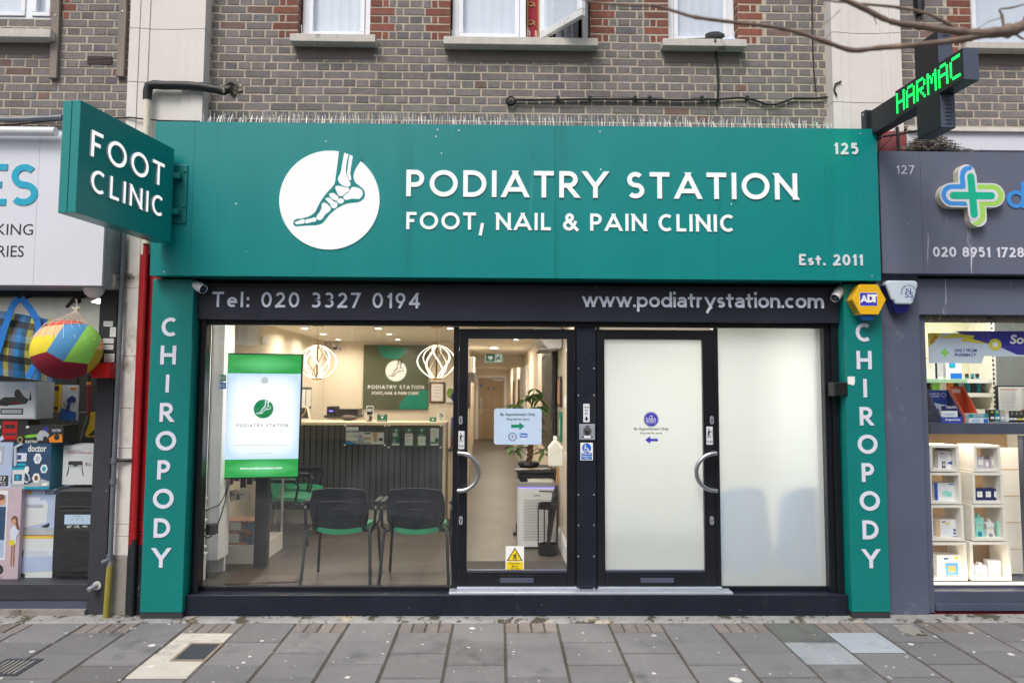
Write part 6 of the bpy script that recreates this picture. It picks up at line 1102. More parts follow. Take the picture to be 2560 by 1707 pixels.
# ------------------------------------------------------------------ green LED cross sign
glow('led_green', '#18ff62', 3.2); mat('led_case', '#23272e', .4, .1, 5); mat('led_end', '#4a5263', .4, .06)
def ledface(name):
    m = mat(name, '#14171a', .5, 0); t = m.node_tree; N = t.nodes.new; L = t.links.new; b = t.nodes['Principled BSDF']; tc = N('ShaderNodeTexCoord'); sp = N('ShaderNodeSeparateXYZ'); L(tc.outputs['Object'], sp.inputs[0]); outs = []
    for ax in (1, 2):
        a = N('ShaderNodeMath'); a.operation = 'MULTIPLY'; a.inputs[1].default_value = 2*math.pi/.019; L(sp.outputs[ax], a.inputs[0]); s_ = N('ShaderNodeMath'); s_.operation = 'SINE'; L(a.outputs[0], s_.inputs[0]); outs.append(s_)
    mu = N('ShaderNodeMath'); mu.operation = 'MULTIPLY'; L(outs[0].outputs[0], mu.inputs[0]); L(outs[1].outputs[0], mu.inputs[1]); r_ = N('ShaderNodeMapRange'); r_.inputs[1].default_value = .3; r_.inputs[2].default_value = .7; L(mu.outputs[0], r_.inputs[0])
    mx = N('ShaderNodeMix'); mx.data_type = 'RGBA'; mx.inputs['A'].default_value = lin('#0c0e10'); mx.inputs['B'].default_value = lin('#4d5158'); L(r_.outputs[0], mx.inputs['Factor']); L(mx.outputs['Result'], b.inputs['Base Color']); bp = N('ShaderNodeBump'); bp.inputs['Strength'].default_value = .8; L(mu.outputs[0], bp.inputs['Height']); L(bp.outputs[0], b.inputs['Normal'])
ledface('led_face')
w0 = Vector((2.85, -.10)); w1 = Vector((2.95, -1.18)); d2 = (w1-w0).normalized(); LL = (w1-w0).length
# local x from the wall outwards, local -y towards the left, visible face
yd = Vector((-d2.y, d2.x)); S0 = .675; og = w1-d2*S0
T = Matrix(((d2.x, yd.x, 0, og.x), (d2.y, yd.y, 0, og.y), (0, 0, 1, 0), (0, 0, 0, 1)))
ls = thing('led_cross_sign', 'dark LED pharmacy cross on a wall arm scrolling green letters HARMAC', 'sign', (w0.x, w0.y, 3.5))
za, zb2 = 3.70, 3.91; TH = .108; cz = (za+zb2)/2
m = MB(T); m.box(0, S0, .0, TH, za, zb2, 'led_case'); m.box(S0/2-.115, S0/2+.115, 0.0006, TH-.0006, cz-.335, za-.0, 'led_case'); m.box(S0/2-.115, S0/2+.115, .0006, TH-.0006, zb2, cz+.335, 'led_case'); m.build('cross_case', ls, bevel=.003)
m = MB(T); m.box(.004, S0-.004, -.003, .0, za+.004, zb2-.004, 'led_face'); m.box(S0/2-.111, S0/2+.111, -.0025, .0, cz-.331, za+.003, 'led_face'); m.box(S0/2-.111, S0/2+.111, -.0025, 0, zb2-.003, cz+.331, 'led_face'); m.build('led_matrix', ls)
for za_, zb_, xx_, n0, nn in ((za+.002, zb2-.002, S0, 0, 0), (cz-.333, za-.002, S0/2+.115, cz-.31, 7), (zb2+.002, cz+.333, S0/2+.115, cz+.27, 2)):
    m = MB(T); m.box(xx_, xx_+.003, .002, TH-.002, za_, zb_, 'led_end'); [m.box(xx_+.003, xx_+.006, .035, .08, n0+.026*i, n0+.026*i+.005, 'led_case') for i in range(nn)]; m.build('end_plate', ls)

m = MB(T); AE = S0-LL; m.box(AE+.02, -.001, .012, TH-.012, za-.0, zb2-.02, 'led_case'); m.box(AE, AE+.06, -.012, TH+.012, za-.015, zb2+.0, 'led_case'); [m.disc(AE+.03, z_, .012, .012, -.017, -.012, 'steel', 12) for z_ in (za+.02, zb2-.03)]; m.build('wall_arm', ls, bevel=.003)
F7 = {'H': '10001 10001 10001 11111 10001 10001 10001', 'A': '01110 10001 10001 11111 10001 10001 10001', 'R': '11110 10001 10001 11110 10100 10010 10001', 'M': '10001 11011 10101 10101 10001 10001 10001', 'C': '01111 10000 10000 10000 10000 10000 01111'}
pt = .0186; x = .018
for c in 'HARMAC':
    m = MB(T)
    for ri, row in enumerate(F7[c].split()):
        for ci, b in enumerate(row):
            if b == '1':
                for dx in (0, .5):
                    for dz in (0, .5): m.disc(x+(ci+dx)*pt, zb2-.032-(ri+dz)*.0215, .0025, .0031, -.006, -.003, 'led_green', 6)
    x += 5.9*pt; m.build('green_letter', ls)
l = bpy.data.lights.new('lamp', 'AREA'); l.shape = 'RECTANGLE'; l.size = .6; l.size_y = .15; l.energy = .8; l.color = (.04, 1, .22); o = bpy.data.objects.new('lamp', l); COL.objects.link(o); o.parent = ls
pc = T @ Vector((S0*.5, -.02, cz)); o.location = pc-Vector(WL[ls.name]); o.rotation_euler = Vector((yd.x, yd.y, 0)).to_track_quat('Z', 'Y').to_euler()
m = MB(); m.tube(pxs([(2208, 342), (2250, 336), (2300, 326), (2340, 322)], -.1), .008, 'cable', 6); m.tube(pxs([(2243, 318), (2245, 345), (2247, 378)], -.1), .012, 'cable', 6); m.tube(pxs([(2240, 320), (2225, 350), (2196, 378)], -.1), .004, 'cable', 6); m.build('hanging_cable', label='loose black cables under the wall arm of the green cross sign', cat='cable', smooth=True)
c = at(2290, 22, BY); m = MB(); m.tube([(c.x, BY-.03, c.z+.5), (c.x+.01, BY-.03, c.z), (c.x+.01, BY-.03, at(2292, 42, BY).z)], [.035, .04, .03], 'cable', 10); m.build('black_bracket', label='black pipe end on the bricks above the green cross', cat='pipe', smooth=True)
# ------------------------------------------------------------------ bare street tree reaching in from the right
tr = thing('street_tree', 'bare leafless street tree whose out of focus branches cross the top right corner', 'tree', (3.9, -2.9, gz(-2.9)))
m = MB(); m.tube([(3.9, -2.9, -.1), (3.88, -2.9, .8), (3.82, -2.88, 2.0), (3.7, -2.85, 3.2), (3.75, -2.8, 5.0), (3.6, -2.9, 7.2)], [.17, .13, .115, .10, .07, .03], 'bark', 14); m.build('trunk', tr, smooth=True, ang=60)
def br(px, Y, rr, name='branch'):
    P0 = [at(x, y, Y(x)) for x, y in px]; R0 = [q*.58/FPX*(p-CAMP).length for q, p in zip(rr, P0)]; P_ = []; R_ = []; n_ = len(P0)
    for j in range(n_-1):
        a, b, c, d = P0[max(j-1, 0)], P0[j], P0[j+1], P0[min(j+2, n_-1)]
        for k_ in range(6):
            u = k_/6; P_.append((2*b+(c-a)*u+(2*a-5*b+4*c-d)*u*u+(3*b-a-3*c+d)*u**3)*.5); R_.append((R0[j]*(1-u)+R0[j+1]*u)*random.uniform(.88, 1.14)*(1.28 if k_ == 0 and j % 2 else 1))
    P_.append(P0[-1]); R_.append(R0[-1]); m = MB(); m.tube(P_, R_, 'bark', 9)
    for j in range(5, len(P_)-3, 9):
        if random.random() < .75: dv_ = Vector((random.uniform(-1, .4), random.uniform(-.4, .4), random.uniform(-.5, 1))).normalized()*random.uniform(.05, .13); m.tube([P_[j], P_[j]+dv_*.5+Vector((0, 0, .01)), P_[j]+dv_], [R_[j]*.35, R_[j]*.25, .0012], 'bark', 6); m.build(name, tr, smooth=True, ang=60); return P_
fY = lambda x: -2.9+.35*(x-2000)/500*.3
k0 = Vector((3.74, -2.85, 3.9))
def lk(P_, r_):      # join a branch's outer end to the trunk
    m = MB(); e = P_[-1]; m.tube([e, e.lerp(k0, .5)+Vector((0, 0, -.05)), k0], [r_/FPX*(e-CAMP).length, .05, .06], 'bark', 9); m.build('limb', tr, smooth=True)
a_ = br([(2080, -12), (2110, 0), (2160, 22), (2210, 48), (2250, 60), (2300, 66), (2350, 74), (2400, 80), (2440, 84), (2520, 78), (2575, 58)], fY, [7, 8, 10, 9, 11, 12, 12, 13, 15, 18, 20]); lk(a_, 20)
b_ = br([(1440, -10), (1480, 6), (1560, 13), (1640, 16), (1690, 30), (1740, 44), (1830, 56), (1920, 66), (1990, 80), (2060, 104), (2130, 126), (2200, 120), (2300, 112), (2400, 100), (2470, 86), (2540, 78)], fY, [3, 4, 5, 5, 6, 6, 7, 7, 8, 8, 9, 9, 10, 11, 12, 14])
br([(1960, -30), (2060, 0), (2150, 10), (2250, 20), (2320, 36), (2370, 60), (2410, 82)], fY, [2, 3, 4, 5, 5, 6, 7])
br([(2510, 76), (2505, 40), (2500, 24), (2530, 20), (2570, 8)], fY, [4, 4, 3, 3, 2]); br([(2460, 50), (2500, 52), (2560, 45)], fY, [2, 2, 2]); br([(2100, 26), (2060, 60), (2000, 76)], fY, [1.6, 1.2, .8]); br([(2530, 80), (2552, 95), (2575, 105)], fY, [3, 3, 2])
br([(1520, -20), (1522, 30), (1516, 90)], fY, [1.6, 1.2, .7]); br([(1390, -20), (1385, 60), (1372, 140)], fY, [1.4, 1.1, .6])
# ------------------------------------------------------------------ the other side of the road, seen in the glass
mat('buff_brick', '#d2b584', .9, .2, 3); mat('roof_tile', '#5b4a44', .9, .2, 4)
t = thing('opposite_terrace', 'buff brick terrace across the road, seen only as a reflection in the clinic glass', 'building', (0, -24, 0)); m = MB(); m.box(-24, 24, -30, -24, -.4, 7.5, 'buff_brick'); m.build('wall', t)
m = MB(); m.prism([(-24.4, 7.5), (24.4, 7.5), (24.4, 7.6), (20, 10.2), (-20, 10.2), (-24.4, 7.6)], -30.2, -23.7, 'roof_tile'); m.build('roof', t)
for i in range(10):
    for z_ in (3.6, .9 if i % 3 else None):
        if z_ is None: continue
        x = -21+i*4.6; m = MB(); m.box(x, x+2.2, -23.99, -23.9, z_, z_+1.7, 'upvc'); wd = m.build('window', t); m = MB(); m.box(x+.12, x+1.05, -23.89, -23.88, z_+.12, z_+1.58, 'navy_lens'); m.box(x+1.15, x+2.08, -23.89, -23.88, z_+.12, z_+1.58, 'navy_lens'); m.build('pane', wd)
# ------------------------------------------------------------------ clinic interior
mat('wall_paint', '#e6d9c6', .6, .03, 2); mat('wall_white', '#ececee', .5, .03, 2); mat('ceiling_paint', '#e8e2d6', .7, .02); mat('vinyl', '#544e47', .42, .07, 5, spots=[('#524d46', 3, .60, .2, 'n', 1)]); mat('door_mat', '#3f3d3c', .95, .3, 60, .4)
mat('light_wood', '#dfcdb0', .45, .12, 6, streak=14); mat('oak_door', '#a08a70', .5, .22, 7, streak=.06); mat('slat', '#48484f', .55, .10, 9, streak=.1); mat('green_vinyl', '#2f8f68', .42, .06, 5, coat=.1); mat('shell', '#131823', .5, .08, 6, .15); mat('sign_green', '#1c6a52', .3, .05, 2); mat('sign_green2', '#1b8570', .3, .05, 2); mat('sign_olive', '#565c47', .3, .05, 2); mat('purifier', '#e4e6ea', .35, .03); mat('silver', '#aeb0b5', .35, .05, metal=.3); mat('leaf', '#557f3a', .45, .25, 14); mat('leaf_pale', '#86a046', .5, .2, 14); mat('plant_bark', '#6d5138', .9, .3, 30, .5); mat('wood_handle', '#c08a4d', .5, .15, 20); mat('gold_metal', '#caa35a', .25, .05, metal=1); mat('blue_chair', '#0a78bd', .6, .1); mat('base_plate', '#4c3b30', .4, .08); mat('acrylic_white', '#eceae6', .3, .03); mat('tan_card', '#b78a5c', .7, .1); mat('screen_black', '#0b0c10', .15, .02)
mat('print_a', '#c98a6a', .5, .35, 18, spots=[('#3d6d8c', 9, .53, .03, 'n', 1), ('#d9a33c', 14, .60, .03, 'n', 1), ('#b0524a', 7, .62, .03, 'n', 1), ('#e5e3de', 16, .64, .02, 'n', 1)])
glow('lamp_glow', '#fff2dd', 2.4); glow('down_glow', '#fff6e4', 12); glow('screen_white', '#f3f7ff', 1.02); glow('screen_green', '#43c06a', .85); glow('screen_mint', '#a8ecc4', .95); glow('screen_ink', '#41454f', .5); glow('screen_dim', '#cfd3da', .8); glow('screen_logo', '#0c9156', .75); glow('led_violet', '#7a6cff', 2.5); glow('led_blue', '#6a7cff', 2); glow('exit_white', '#d9e6cf', .55)
FZ, CZ = .15, 2.44
at_f = lambda x, y: CAMP+(fw+rt2*((x-1280)/FPX)-up2*((y-853.5)/FPX))*((FZ-CAMP.z)/(fw+rt2*((x-1280)/FPX)-up2*((y-853.5)/FPX)).z)
XW = -2.62; YB = 5.2; RWX = lambda Y: .645-.018*Y; LWX = lambda Y: -.50-.026*(Y-5.2)
m = MB(); m.box(-2.9, 2.75, .12, 19, FZ-.1, FZ, 'vinyl'); m.build('floor', kind='structure')
m = MB(); m.box(-2.9, 2.75, .165, 19, CZ, CZ+.1, 'ceiling_paint'); m.build('ceiling', kind='structure')
m = MB(); m.box(XW-.1, XW, .9, YB+.1, FZ, CZ, 'wall_paint'); m.build('wall_left', kind='structure')
m = MB(); m.box(XW, LWX(YB)-.0, YB, YB+.1, FZ, CZ, 'wall_paint'); m.build('wall_back', kind='structure')
m = MB(); i = m.P([(RWX(.16), .165, FZ), (RWX(18.4), 18.4, FZ), (RWX(18.4), 18.4, CZ), (RWX(.16), .165, CZ), (RWX(.16)+.09, .165, FZ), (RWX(18.4)+.09, 18.4, FZ), (RWX(18.4)+.09, 18.4, CZ), (RWX(.16)+.09, .165, CZ)])
for f in ((0, 3, 2, 1), (4, 5, 6, 7), (0, 4, 7, 3)): m.f.append(tuple(i+a for a in f)); m.m.append(m.mi('wall_paint'))
for k_, (h0, h1, o) in enumerate(((0, .16, .018), (.16, .185, .012))):
    m.poly([(RWX(.16)-o, .166, FZ+h0), (RWX(18)-o, 18, FZ+h0), (RWX(18)-o, 18, FZ+h1), (RWX(.16)-o, .166, FZ+h1)], 'wall_white'); m.poly([(RWX(.16)-o, .166, FZ+h1), (RWX(18)-o, 18, FZ+h1), (RWX(18), 18, FZ+h1), (RWX(.16), .166, FZ+h1)], 'wall_white')
m.box(RWX(.16)-.0, RWX(.16)+.085, .164, .1645, FZ, CZ, 'wall_white'); m.build('wall_corridor_right', kind='structure')
m = MB(); i = m.P([(LWX(5.3), 5.3, FZ), (LWX(18.4), 18.4, FZ), (LWX(18.4), 18.4, CZ), (LWX(5.3), 5.3, CZ)]); m.f.append((i, i+1, i+2, i+3)); m.m.append(m.mi('wall_paint')); m.box(LWX(5.3)-.1, LWX(5.3), 5.301, 5.31, FZ, CZ, 'wall_paint'); m.build('wall_corridor_left', kind='structure')
m = MB(); m.box(-1.1, .5, 18.21, 18.3, FZ, CZ, 'wall_paint'); m.build('wall_end', kind='structure')
m = MB(); m.box(-.75, .5, 9.2, 9.35, 2.2, CZ-.001, 'wall_paint'); m.build('bulkhead', kind='structure')
# lobby behind the frosted glass
m = MB(); m.box(.76, .80, .165, 3, FZ, CZ, 'wall_white'); m.box(2.66, 2.74, .165, 3, FZ, CZ, 'wall_white'); m.box(.80, 2.66, 2.92, 3, FZ, CZ, 'wall_white'); m.build('wall_lobby', kind='structure')
# left return wall with its panel mouldings and the tall boxing
t = thing('panelled_return', 'white panelled return wall just inside the left end of the clinic window', 'wall panel', (-2.42, .5, FZ)); m = MB()
m.box(-2.62, -2.43, .165, .50, FZ, CZ, 'wall_white'); m.box(-2.43, -2.415, .17, .50, FZ, FZ+.20, 'wall_white'); m.box(-2.43, -2.405, .17, .50, FZ+.20, FZ+.225, 'wall_white'); m.box(-2.43, -2.415, .17, .50, FZ+.26, FZ+.28, 'wall_white'); [m.box(-2.43, -2.418, .17, .50, z_, z_+.02, 'wall_white') for z_ in (.62, .72, .80)]; m.build('panel', t, bevel=.004)
m = MB(); m.box(-2.43, -2.325, .51, .74, .30, CZ, 'wall_white'); m.box(-2.62, -2.36, .741, .78, FZ, CZ, 'wall_white'); m.build('boxing', t, bevel=.004)
m = MB(); c = at(530, 820, .79); m.box(-2.429, -2.415, .25, .40, 2.2, 2.35, 'white_plastic'); m.build('wall_socket', t)
# ceiling downlights, each with its own lamp
dl = [((762, 820), 1.0), ((946, 820), 1.0), ((1126, 820), 1.0), ((808, 834), 1.9), ((973, 834), 1.9), ((846, 848), 4.2), ((995, 848), 4.2), ((1290, 848), 2.2)]
def ceil_pt(x, y): d = fw+rt2*((x-1280)/FPX)-up2*((y-853.5)/FPX); return CAMP+d*((CZ-CAMP.z)/d.z)
for i, ((x, y), _) in enumerate(dl):
    p = ceil_pt(x, y); n_ = ('first in the front row', 'second in the front row', 'third in the front row beside the door frame', 'left of the middle pair', 'right of the middle pair', 'left of the rear pair', 'right of the rear pair', 'over the corridor seen through the clear door')[i]
    t = thing('downlight', 'round ceiling downlight, '+n_, 'downlight', (p.x, p.y, CZ), 'clinic ceiling downlights')
    m = MB(); m.lathe([(.055, 0), (.055, -.006), (.038, -.008), (.038, 0)], (p.x, p.y, CZ), 'white_plastic', 24); m.build('trim_ring', t, smooth=True); m = MB(); m.lathe([(.037, -.003), (.037, -.006)], (p.x, p.y, CZ), 'down_glow', 20); m.build('lens', t)
    lamp('lamp', t, (p.x, p.y, CZ-.012), 6, .09, (1, .88, .74), spread=rad(160))
for lab, x_, y_ in (('left one of an unseen pair added above the window head for extra light', -1.9, .5), ('right one of an unseen pair added above the window head for extra light', -.8, .55), ('unseen one added inside the clear door to brighten the entrance', .15, .65)):  # unseen downlights, added to brighten the window end and the entrance
    t = thing('downlight', 'round ceiling downlight, '+lab, 'downlight', (x_, y_, CZ), 'clinic ceiling downlights'); m = MB(); m.lathe([(.055, 0), (.055, -.006), (.03, -.008)], (x_, y_, CZ), 'down_glow', 20); m.build('lens', t); lamp('lamp', t, (x_, y_, CZ-.012), 14 if x_ > 0 else 9, .09, (1, .91, .80), spread=rad(160))
for y_, pw in ((6.6, 22), (11.5, 26), (16, 20)):
    t = thing('downlight', 'corridor ceiling downlight %s' % ('before the exit sign' if y_ < 8 else 'beyond the lintel' if y_ < 13 else 'near the far oak door'), 'downlight', (-.1, y_, CZ), 'clinic ceiling downlights'); m = MB(); m.lathe([(.06, 0), (.06, -.006), (.03, -.008)], (-.1, y_, CZ), 'down_glow', 20); m.build('lens', t); lamp('lamp', t, (-.1, y_, CZ-.02), pw, .15, (1, .89, .74))
t = thing('downlight', 'ceiling downlight of the lobby behind the frosted door', 'downlight', (1.6, 1.0, CZ), 'clinic ceiling downlights'); m = MB(); m.lathe([(.06, 0), (.06, -.006), (.03, -.008)], (1.6, 1.0, CZ), 'down_glow', 20); m.build('lens', t); lamp('lamp', t, (1.6, 1.0, CZ-.02), 36, .2, (1, .91, .74))
# lamps over the counter
def pendant(label, cx, top, bot):
    Y = 2.35; c = at(cx, (top+bot)/2, Y); H = at(cx, top, Y).z-at(cx, bot, Y).z; R = H*.56; t = thing('pendant_lamp', label, 'lamp', (c.x, Y, c.z-H/2), 'ribbon pendant lamps')
    m = MB(); m.lathe([(.06, 0), (.06, -.035), (.0, -.035)], (c.x, Y, CZ), 'gold_metal', 24); m.build('ceiling_rose', t, smooth=True); m = MB(); m.tube([(c.x, Y, CZ-.03), (c.x, Y, c.z+H*.5)], .0025, 'gold_metal', 6); m.tube([(c.x, Y, c.z+H*.5), (c.x, Y, c.z-H*.5)], .009, 'gold_metal', 10); m.lathe([(.06, .005), (.06, -.006), (.015, -.02)], (c.x, Y, c.z-H*.5), 'gold_metal', 18); m.lathe([(.045, .012), (.045, 0)], (c.x, Y, c.z+H*.5), 'gold_metal', 18); m.build('stem', t, smooth=True)
    for i in range(8):
        a0 = 2*math.pi*i/8+.2; P_ = []
        for k_ in range(25):
            s = k_/24; r_ = R*(.12+.90*max(0, math.sin(math.pi*s))**.55) if i % 2 == 0 else R*(.14+.50*max(0, math.sin(math.pi*s))**.9+.34*math.sin(math.pi*s)*(1-s)); a = a0+1.15*(s-.5)*(1 if i % 2 == 0 else -1)*2*.5; P_.append((c.x+r_*math.cos(a), Y+r_*math.sin(a), c.z+H*(.5-s)))
        m = MB()
        wd = .0075
        Q = [Vector(p) for p in P_]
        for a, b in zip(Q, Q[1:]):
            na = Vector((-(a.y-Y), a.x-c.x, 0)).normalized()*wd; nb = Vector((-(b.y-Y), b.x-c.x, 0)).normalized()*wd; oa = Vector((a.x-c.x, a.y-Y, 0)).normalized()*.006; ob = Vector((b.x-c.x, b.y-Y, 0)).normalized()*.006
            m.poly([a-na+oa, b-nb+ob, b+nb+ob, a+na+oa], 'lamp_glow'); m.poly([a-na-oa, a+na-oa, b+nb-ob, b-nb-ob], 'gold_metal'); m.poly([a-na+oa, a-na-oa, b-nb-ob, b-nb+ob], 'lamp_glow'); m.poly([a+na+oa, b+nb+ob, b+nb-ob, a+na-oa], 'lamp_glow')
        m.build('light_ribbon', t)
pendant('glowing ribbon pendant lamp to the left, beside the portrait screen', 793, 863, 946); pendant('glowing ribbon pendant lamp to the right, in front of the green wall sign', 1091, 863, 946)
# reception counter
CY = 3.0; cr = RC(560, 1056, 1114, 1273, CY); ct = thing('reception_counter', 'reception counter with pale wood top and dark slatted front', 'counter', (-1.6, CY, FZ)); xR = at(1113, 1150, CY).x; ztop = at(900, 1055, CY).z
m = MB(); m.box(XW+.01, xR, CY-.02, CY+.55, ztop-.035, ztop, 'light_wood'); m.box(xR-.03, xR, CY-.015, CY+.5, FZ, ztop-.036, 'light_wood'); m.build('worktop', ct, bevel=.003)
m = MB(); zb_ = at(900, 1273, CY).z; m.box(XW+.01, xR-.031, CY+.012, CY+.4, zb_, ztop-.036, 'black'); x = xR-.036; sw = (at(1000, 1150, CY).x-at(984.9, 1150, CY).x)
while x > XW+.1: m.box(x-sw+.014, x, CY, CY+.011, zb_, ztop-.037, 'slat'); x -= sw
m.build('slatted_front', ct); m = MB(); m.box(XW+.01, xR-.04, CY+.02, CY+.4, FZ, zb_-.001, 'sill'); m.build('skirting', ct)
def leaflet(label, px, kind):
    r = RC(*px, CY-.02); w_, h_ = r[1]-r[0], r[3]-r[2]; m = MB(); q = lambda u0, v0, u1, v1, mm, d=.0015: m.box(r[0]+u0*w_, r[0]+u1*w_, CY-.024-d, CY-.022, r[2]+v0*h_, r[2]+v1*h_, mm)
    base = {'g1': 'sign_green', 'g2': 'sign_green', 'g3': 'sign_green', 'w': 'paper', 'a': 'paper', 'b': 'grey_print', 'c': 'paper'}[kind]; m.boxr(r, CY-.024, CY-.020, base); o = lambda u, v, rr, mm, d=.002: m.disc(r[0]+u*w_, r[2]+v*h_, rr*w_, rr*w_, CY-.024-d, CY-.022, mm, 18)
    if kind[0] == 'g':
        o(.5, .9, .11, 'paper'); q(.3, .80, .7, .82, 'paper')
        if kind == 'g1': [q(.1, .70-.045*i, .1+.5+.08*(i % 3), .73-.045*i, 'paper') for i in range(5)]; q(.1, .40, .55, .45, 'sign_green2'); q(.1, .3, .5, .32, 'paper'); q(.1, .19, .52, .22, 'paper'); q(.02, 0, .9, .12, 'paper')
        if kind == 'g2': q(.03, 0, .97, .70, 'paper'); q(.12, .58, .86, .60, 'red_ink', .002); q(.2, .53, .78, .55, 'red_ink', .002); [q(.15, .1+.07*i, .5, .115+.07*i, 'grey_print', .002) for i in range(6)]
        if kind == 'g3': q(.05, 0, .95, .54, 'paper'); [q(.15, .1+.09*i, .85, .11+.09*i, 'grey_print', .002) for i in range(5)]; q(.15, .62, .8, .64, 'paper')
    elif kind == 'w': [q(.12, .50+.05*i, .85, .512+.05*i, 'grey_print') for i in range(9)]; q(0, .11, 1, .20, 'sign_green'); o(.76, .32, .26, 'sign_green'); q(0, 0, 1, .1, 'paper', .002)
    elif kind == 'a': q(0, .66, 1, .86, 'paper_blue'); [m.disc(r[0]+u*w_, r[2]+.74*h_, .07*w_, .05*h_, CY-.0262, CY-.022, 'hair_print', 12) for u in (.12, .32, .55, .75, .9)]; m.prism([(r[0], r[2]), (r[1], r[2]), (r[1], r[2]+.05*h_), (r[0], r[2]+.22*h_)], CY-.0258, CY-.022, 'emblem_blue'); [o(u, .17, .06, 'train_dark') for u in (.2, .35, .65, .85)]; o(.82, .47, .14, 'heater_blue'); [q(.1, .4+.05*i, .6, .415+.05*i, 'grey_print') for i in range(4)]
    elif kind == 'b': q(0, .2, .42, .55, 'heater_blue'); q(0, .55, .42, 1, 'silver_letter'); o(.14, .65, .09, 'red'); q(.44, 0, 1, 1, 'paper'); q(.48, .80, .95, .95, 'sign_green', .002); q(.44, .35, 1, .58, 'tan', .002); q(.44, .0, 1, .2, 'grey_print', .002)
    elif kind == 'c': q(0, .70, 1, 1.0, 'charcoal_print'); q(.06, .75, .3, .95, 'doctor_blue', .002); m.prism([(r[0]+.08*w_, r[2]+.68*h_), (r[0]+.5*w_, r[2]+.68*h_), (r[0]+.45*w_, r[2]+.15*h_), (r[0]+.25*w_, r[2]+.12*h_)], CY-.0262, CY-.022, 'skin_print'); q(.6, .2, .9, .36, 'charcoal_print', .002)
    m.build('leaflet', label=label, cat='leaflet', group='leaflets on the counter front', )
leaflet('white leaflet with a blue wave foot, leftmost on the counter front', (865, 1067, 896, 1110), 'a'); leaflet('small leaflet with a red figure and landscape photos on the counter front', (897, 1079, 928, 1110), 'b'); leaflet('leaflet with a dark top and bare legs printed on the counter front', (928, 1067, 960, 1110), 'c'); leaflet('all green leaflet with white lines on the counter front', (980, 1070, 1001, 1113), 'g1'); leaflet('green topped leaflet with red lines on the counter front', (1012, 1070, 1033, 1113), 'g2'); leaflet('green leaflet whose lower half is blank white on the counter front', (1044, 1070, 1065, 1113), 'g3'); leaflet('white leaflet with a green round mark, rightmost on the counter front', (1076, 1070, 1097, 1113), 'w')
for lab, px in (('clear acrylic holder around the three left leaflets', (860, 1064, 964, 1112)), ('clear acrylic holder around the four green leaflets', (970, 1064, 1104, 1118))):
    r = RC(*px, CY-.03); t = thing('leaflet_holder', lab, 'holder', (r[0], CY-.03, r[2]), 'acrylic leaflet holders'); m = MB(); m.boxr(r, CY-.032, CY-.029, 'pane'); m.build('acrylic_sheet', t)
    for xx in (r[0]+.01, r[1]-.01):
        for zz in (r[2], r[3]): m = MB(); m.disc(xx, zz, .010, .010, CY-.036, CY-.001, 'acrylic_white', 14); m.build('stand_off', t)
# items on the counter
zt = ztop+.0005
def onc(px, Y): a, b = at(px[0], 1040, Y).x, at(px[1], 1040, Y).x; return a, b, zt, at((px[0]+px[1])/2, px[2], Y).z
a, b, z0, z1 = onc((943, 968, 1035), 3.15); m = MB(); m.box(a, b, 3.15, 3.16, z0, z1, 'sign_green'); c = ((a+b)/2, z0+(z1-z0)*.58); m.disc(c[0], c[1], .014, .014, 3.148, 3.15, 'paper', 16); m.box(a+.03, b-.03, 3.148, 3.15, z1-.014, z1-.006, 'paper'); m.box(a+.015, b-.015, 3.148, 3.15, z0+.01, z0+.018, 'paper'); m.build('counter_card', label='green card stand on the counter to the right of the tablet stand', cat='card')
a, b, z0, z1 = onc((1074, 1091, 1043), 3.2); m = MB(); m.box(a, b, 3.2, 3.23, z0, z1, 'sign_green2'); m.disc((a+b)/2, (z0+z1)/2, .012, .012, 3.198, 3.2, 'paper', 14); m.build('card_holder', label='small green business card holder beside the white G sign', cat='card holder')
a, b, z0, z1 = onc((1092, 1112, 1029), 3.12); m = MB(); m.box(a, b, 3.12, 3.126, z0, z1, 'acrylic_white'); c = ((a+b)/2, z0+(z1-z0)*.66); R = .021
for s0, s1, mm in ((40, 135, 'red'), (135, 215, 'ball_yellow'), (215, 310, 'ball_green'), (310, 362, 'sign_blue')): m.tube([(c[0]+R*math.cos(rad(q)), 3.117, c[1]+R*math.sin(rad(q))) for q in range(s0, s1+1, 8)], .0042, mm, 6)
m.box(c[0], c[0]+R+.003, 3.114, 3.12, c[1]-.004, c[1]+.004, 'sign_blue'); m.box(a+.02, b-.02, 3.1185, 3.12, z0+(z1-z0)*.32, z0+(z1-z0)*.36, 'grey_print'); m.box(a+.025, b-.025, 3.1185, 3.12, z0+(z1-z0)*.2, z0+(z1-z0)*.23, 'grey_print'); m.build('review_sign', label='white acrylic stand with a multicoloured letter G at the right end of the counter', cat='sign')
t = thing('tablet_stand', 'white framed tablet on a black swivel foot on the counter', 'tablet', (at(920, 1050, 3.2).x, 3.2, zt)); r = RC(916, 1014, 934, 1039, 3.2); m = MB(); m.rrect(*r, .012, 3.19, 3.205, 'acrylic_white'); m.build('tablet_frame', t); m = MB(); m.box(r[0]+.012, r[1]-.010, 3.186, 3.19, r[2]+.012, r[3]-.014, 'screen_black'); m.disc((r[0]+r[1])/2, (r[2]+r[3])/2+.01, .03, .022, 3.184, 3.187, 'grey_print', 18); m.build('screen', t); m = MB(); cx = (r[0]+r[1])/2; m.tube([(cx, 3.21, r[2]+.01), (cx+.01, 3.23, r[2]-.03), (cx-.01, 3.23, zt+.01)], [.02, .016, .018], 'black_plastic', 10); m.lathe([(.04, 0), (.04, .008)], (cx-.01, 3.23, zt), 'black_plastic', 20); m.tube([(cx-.04, 3.22, r[3]-.06), (cx-.09, 3.25, zt+.12), (cx-.07, 3.25, zt+.01)], .003, 'cable', 5); m.build('swivel_foot', t, smooth=True)
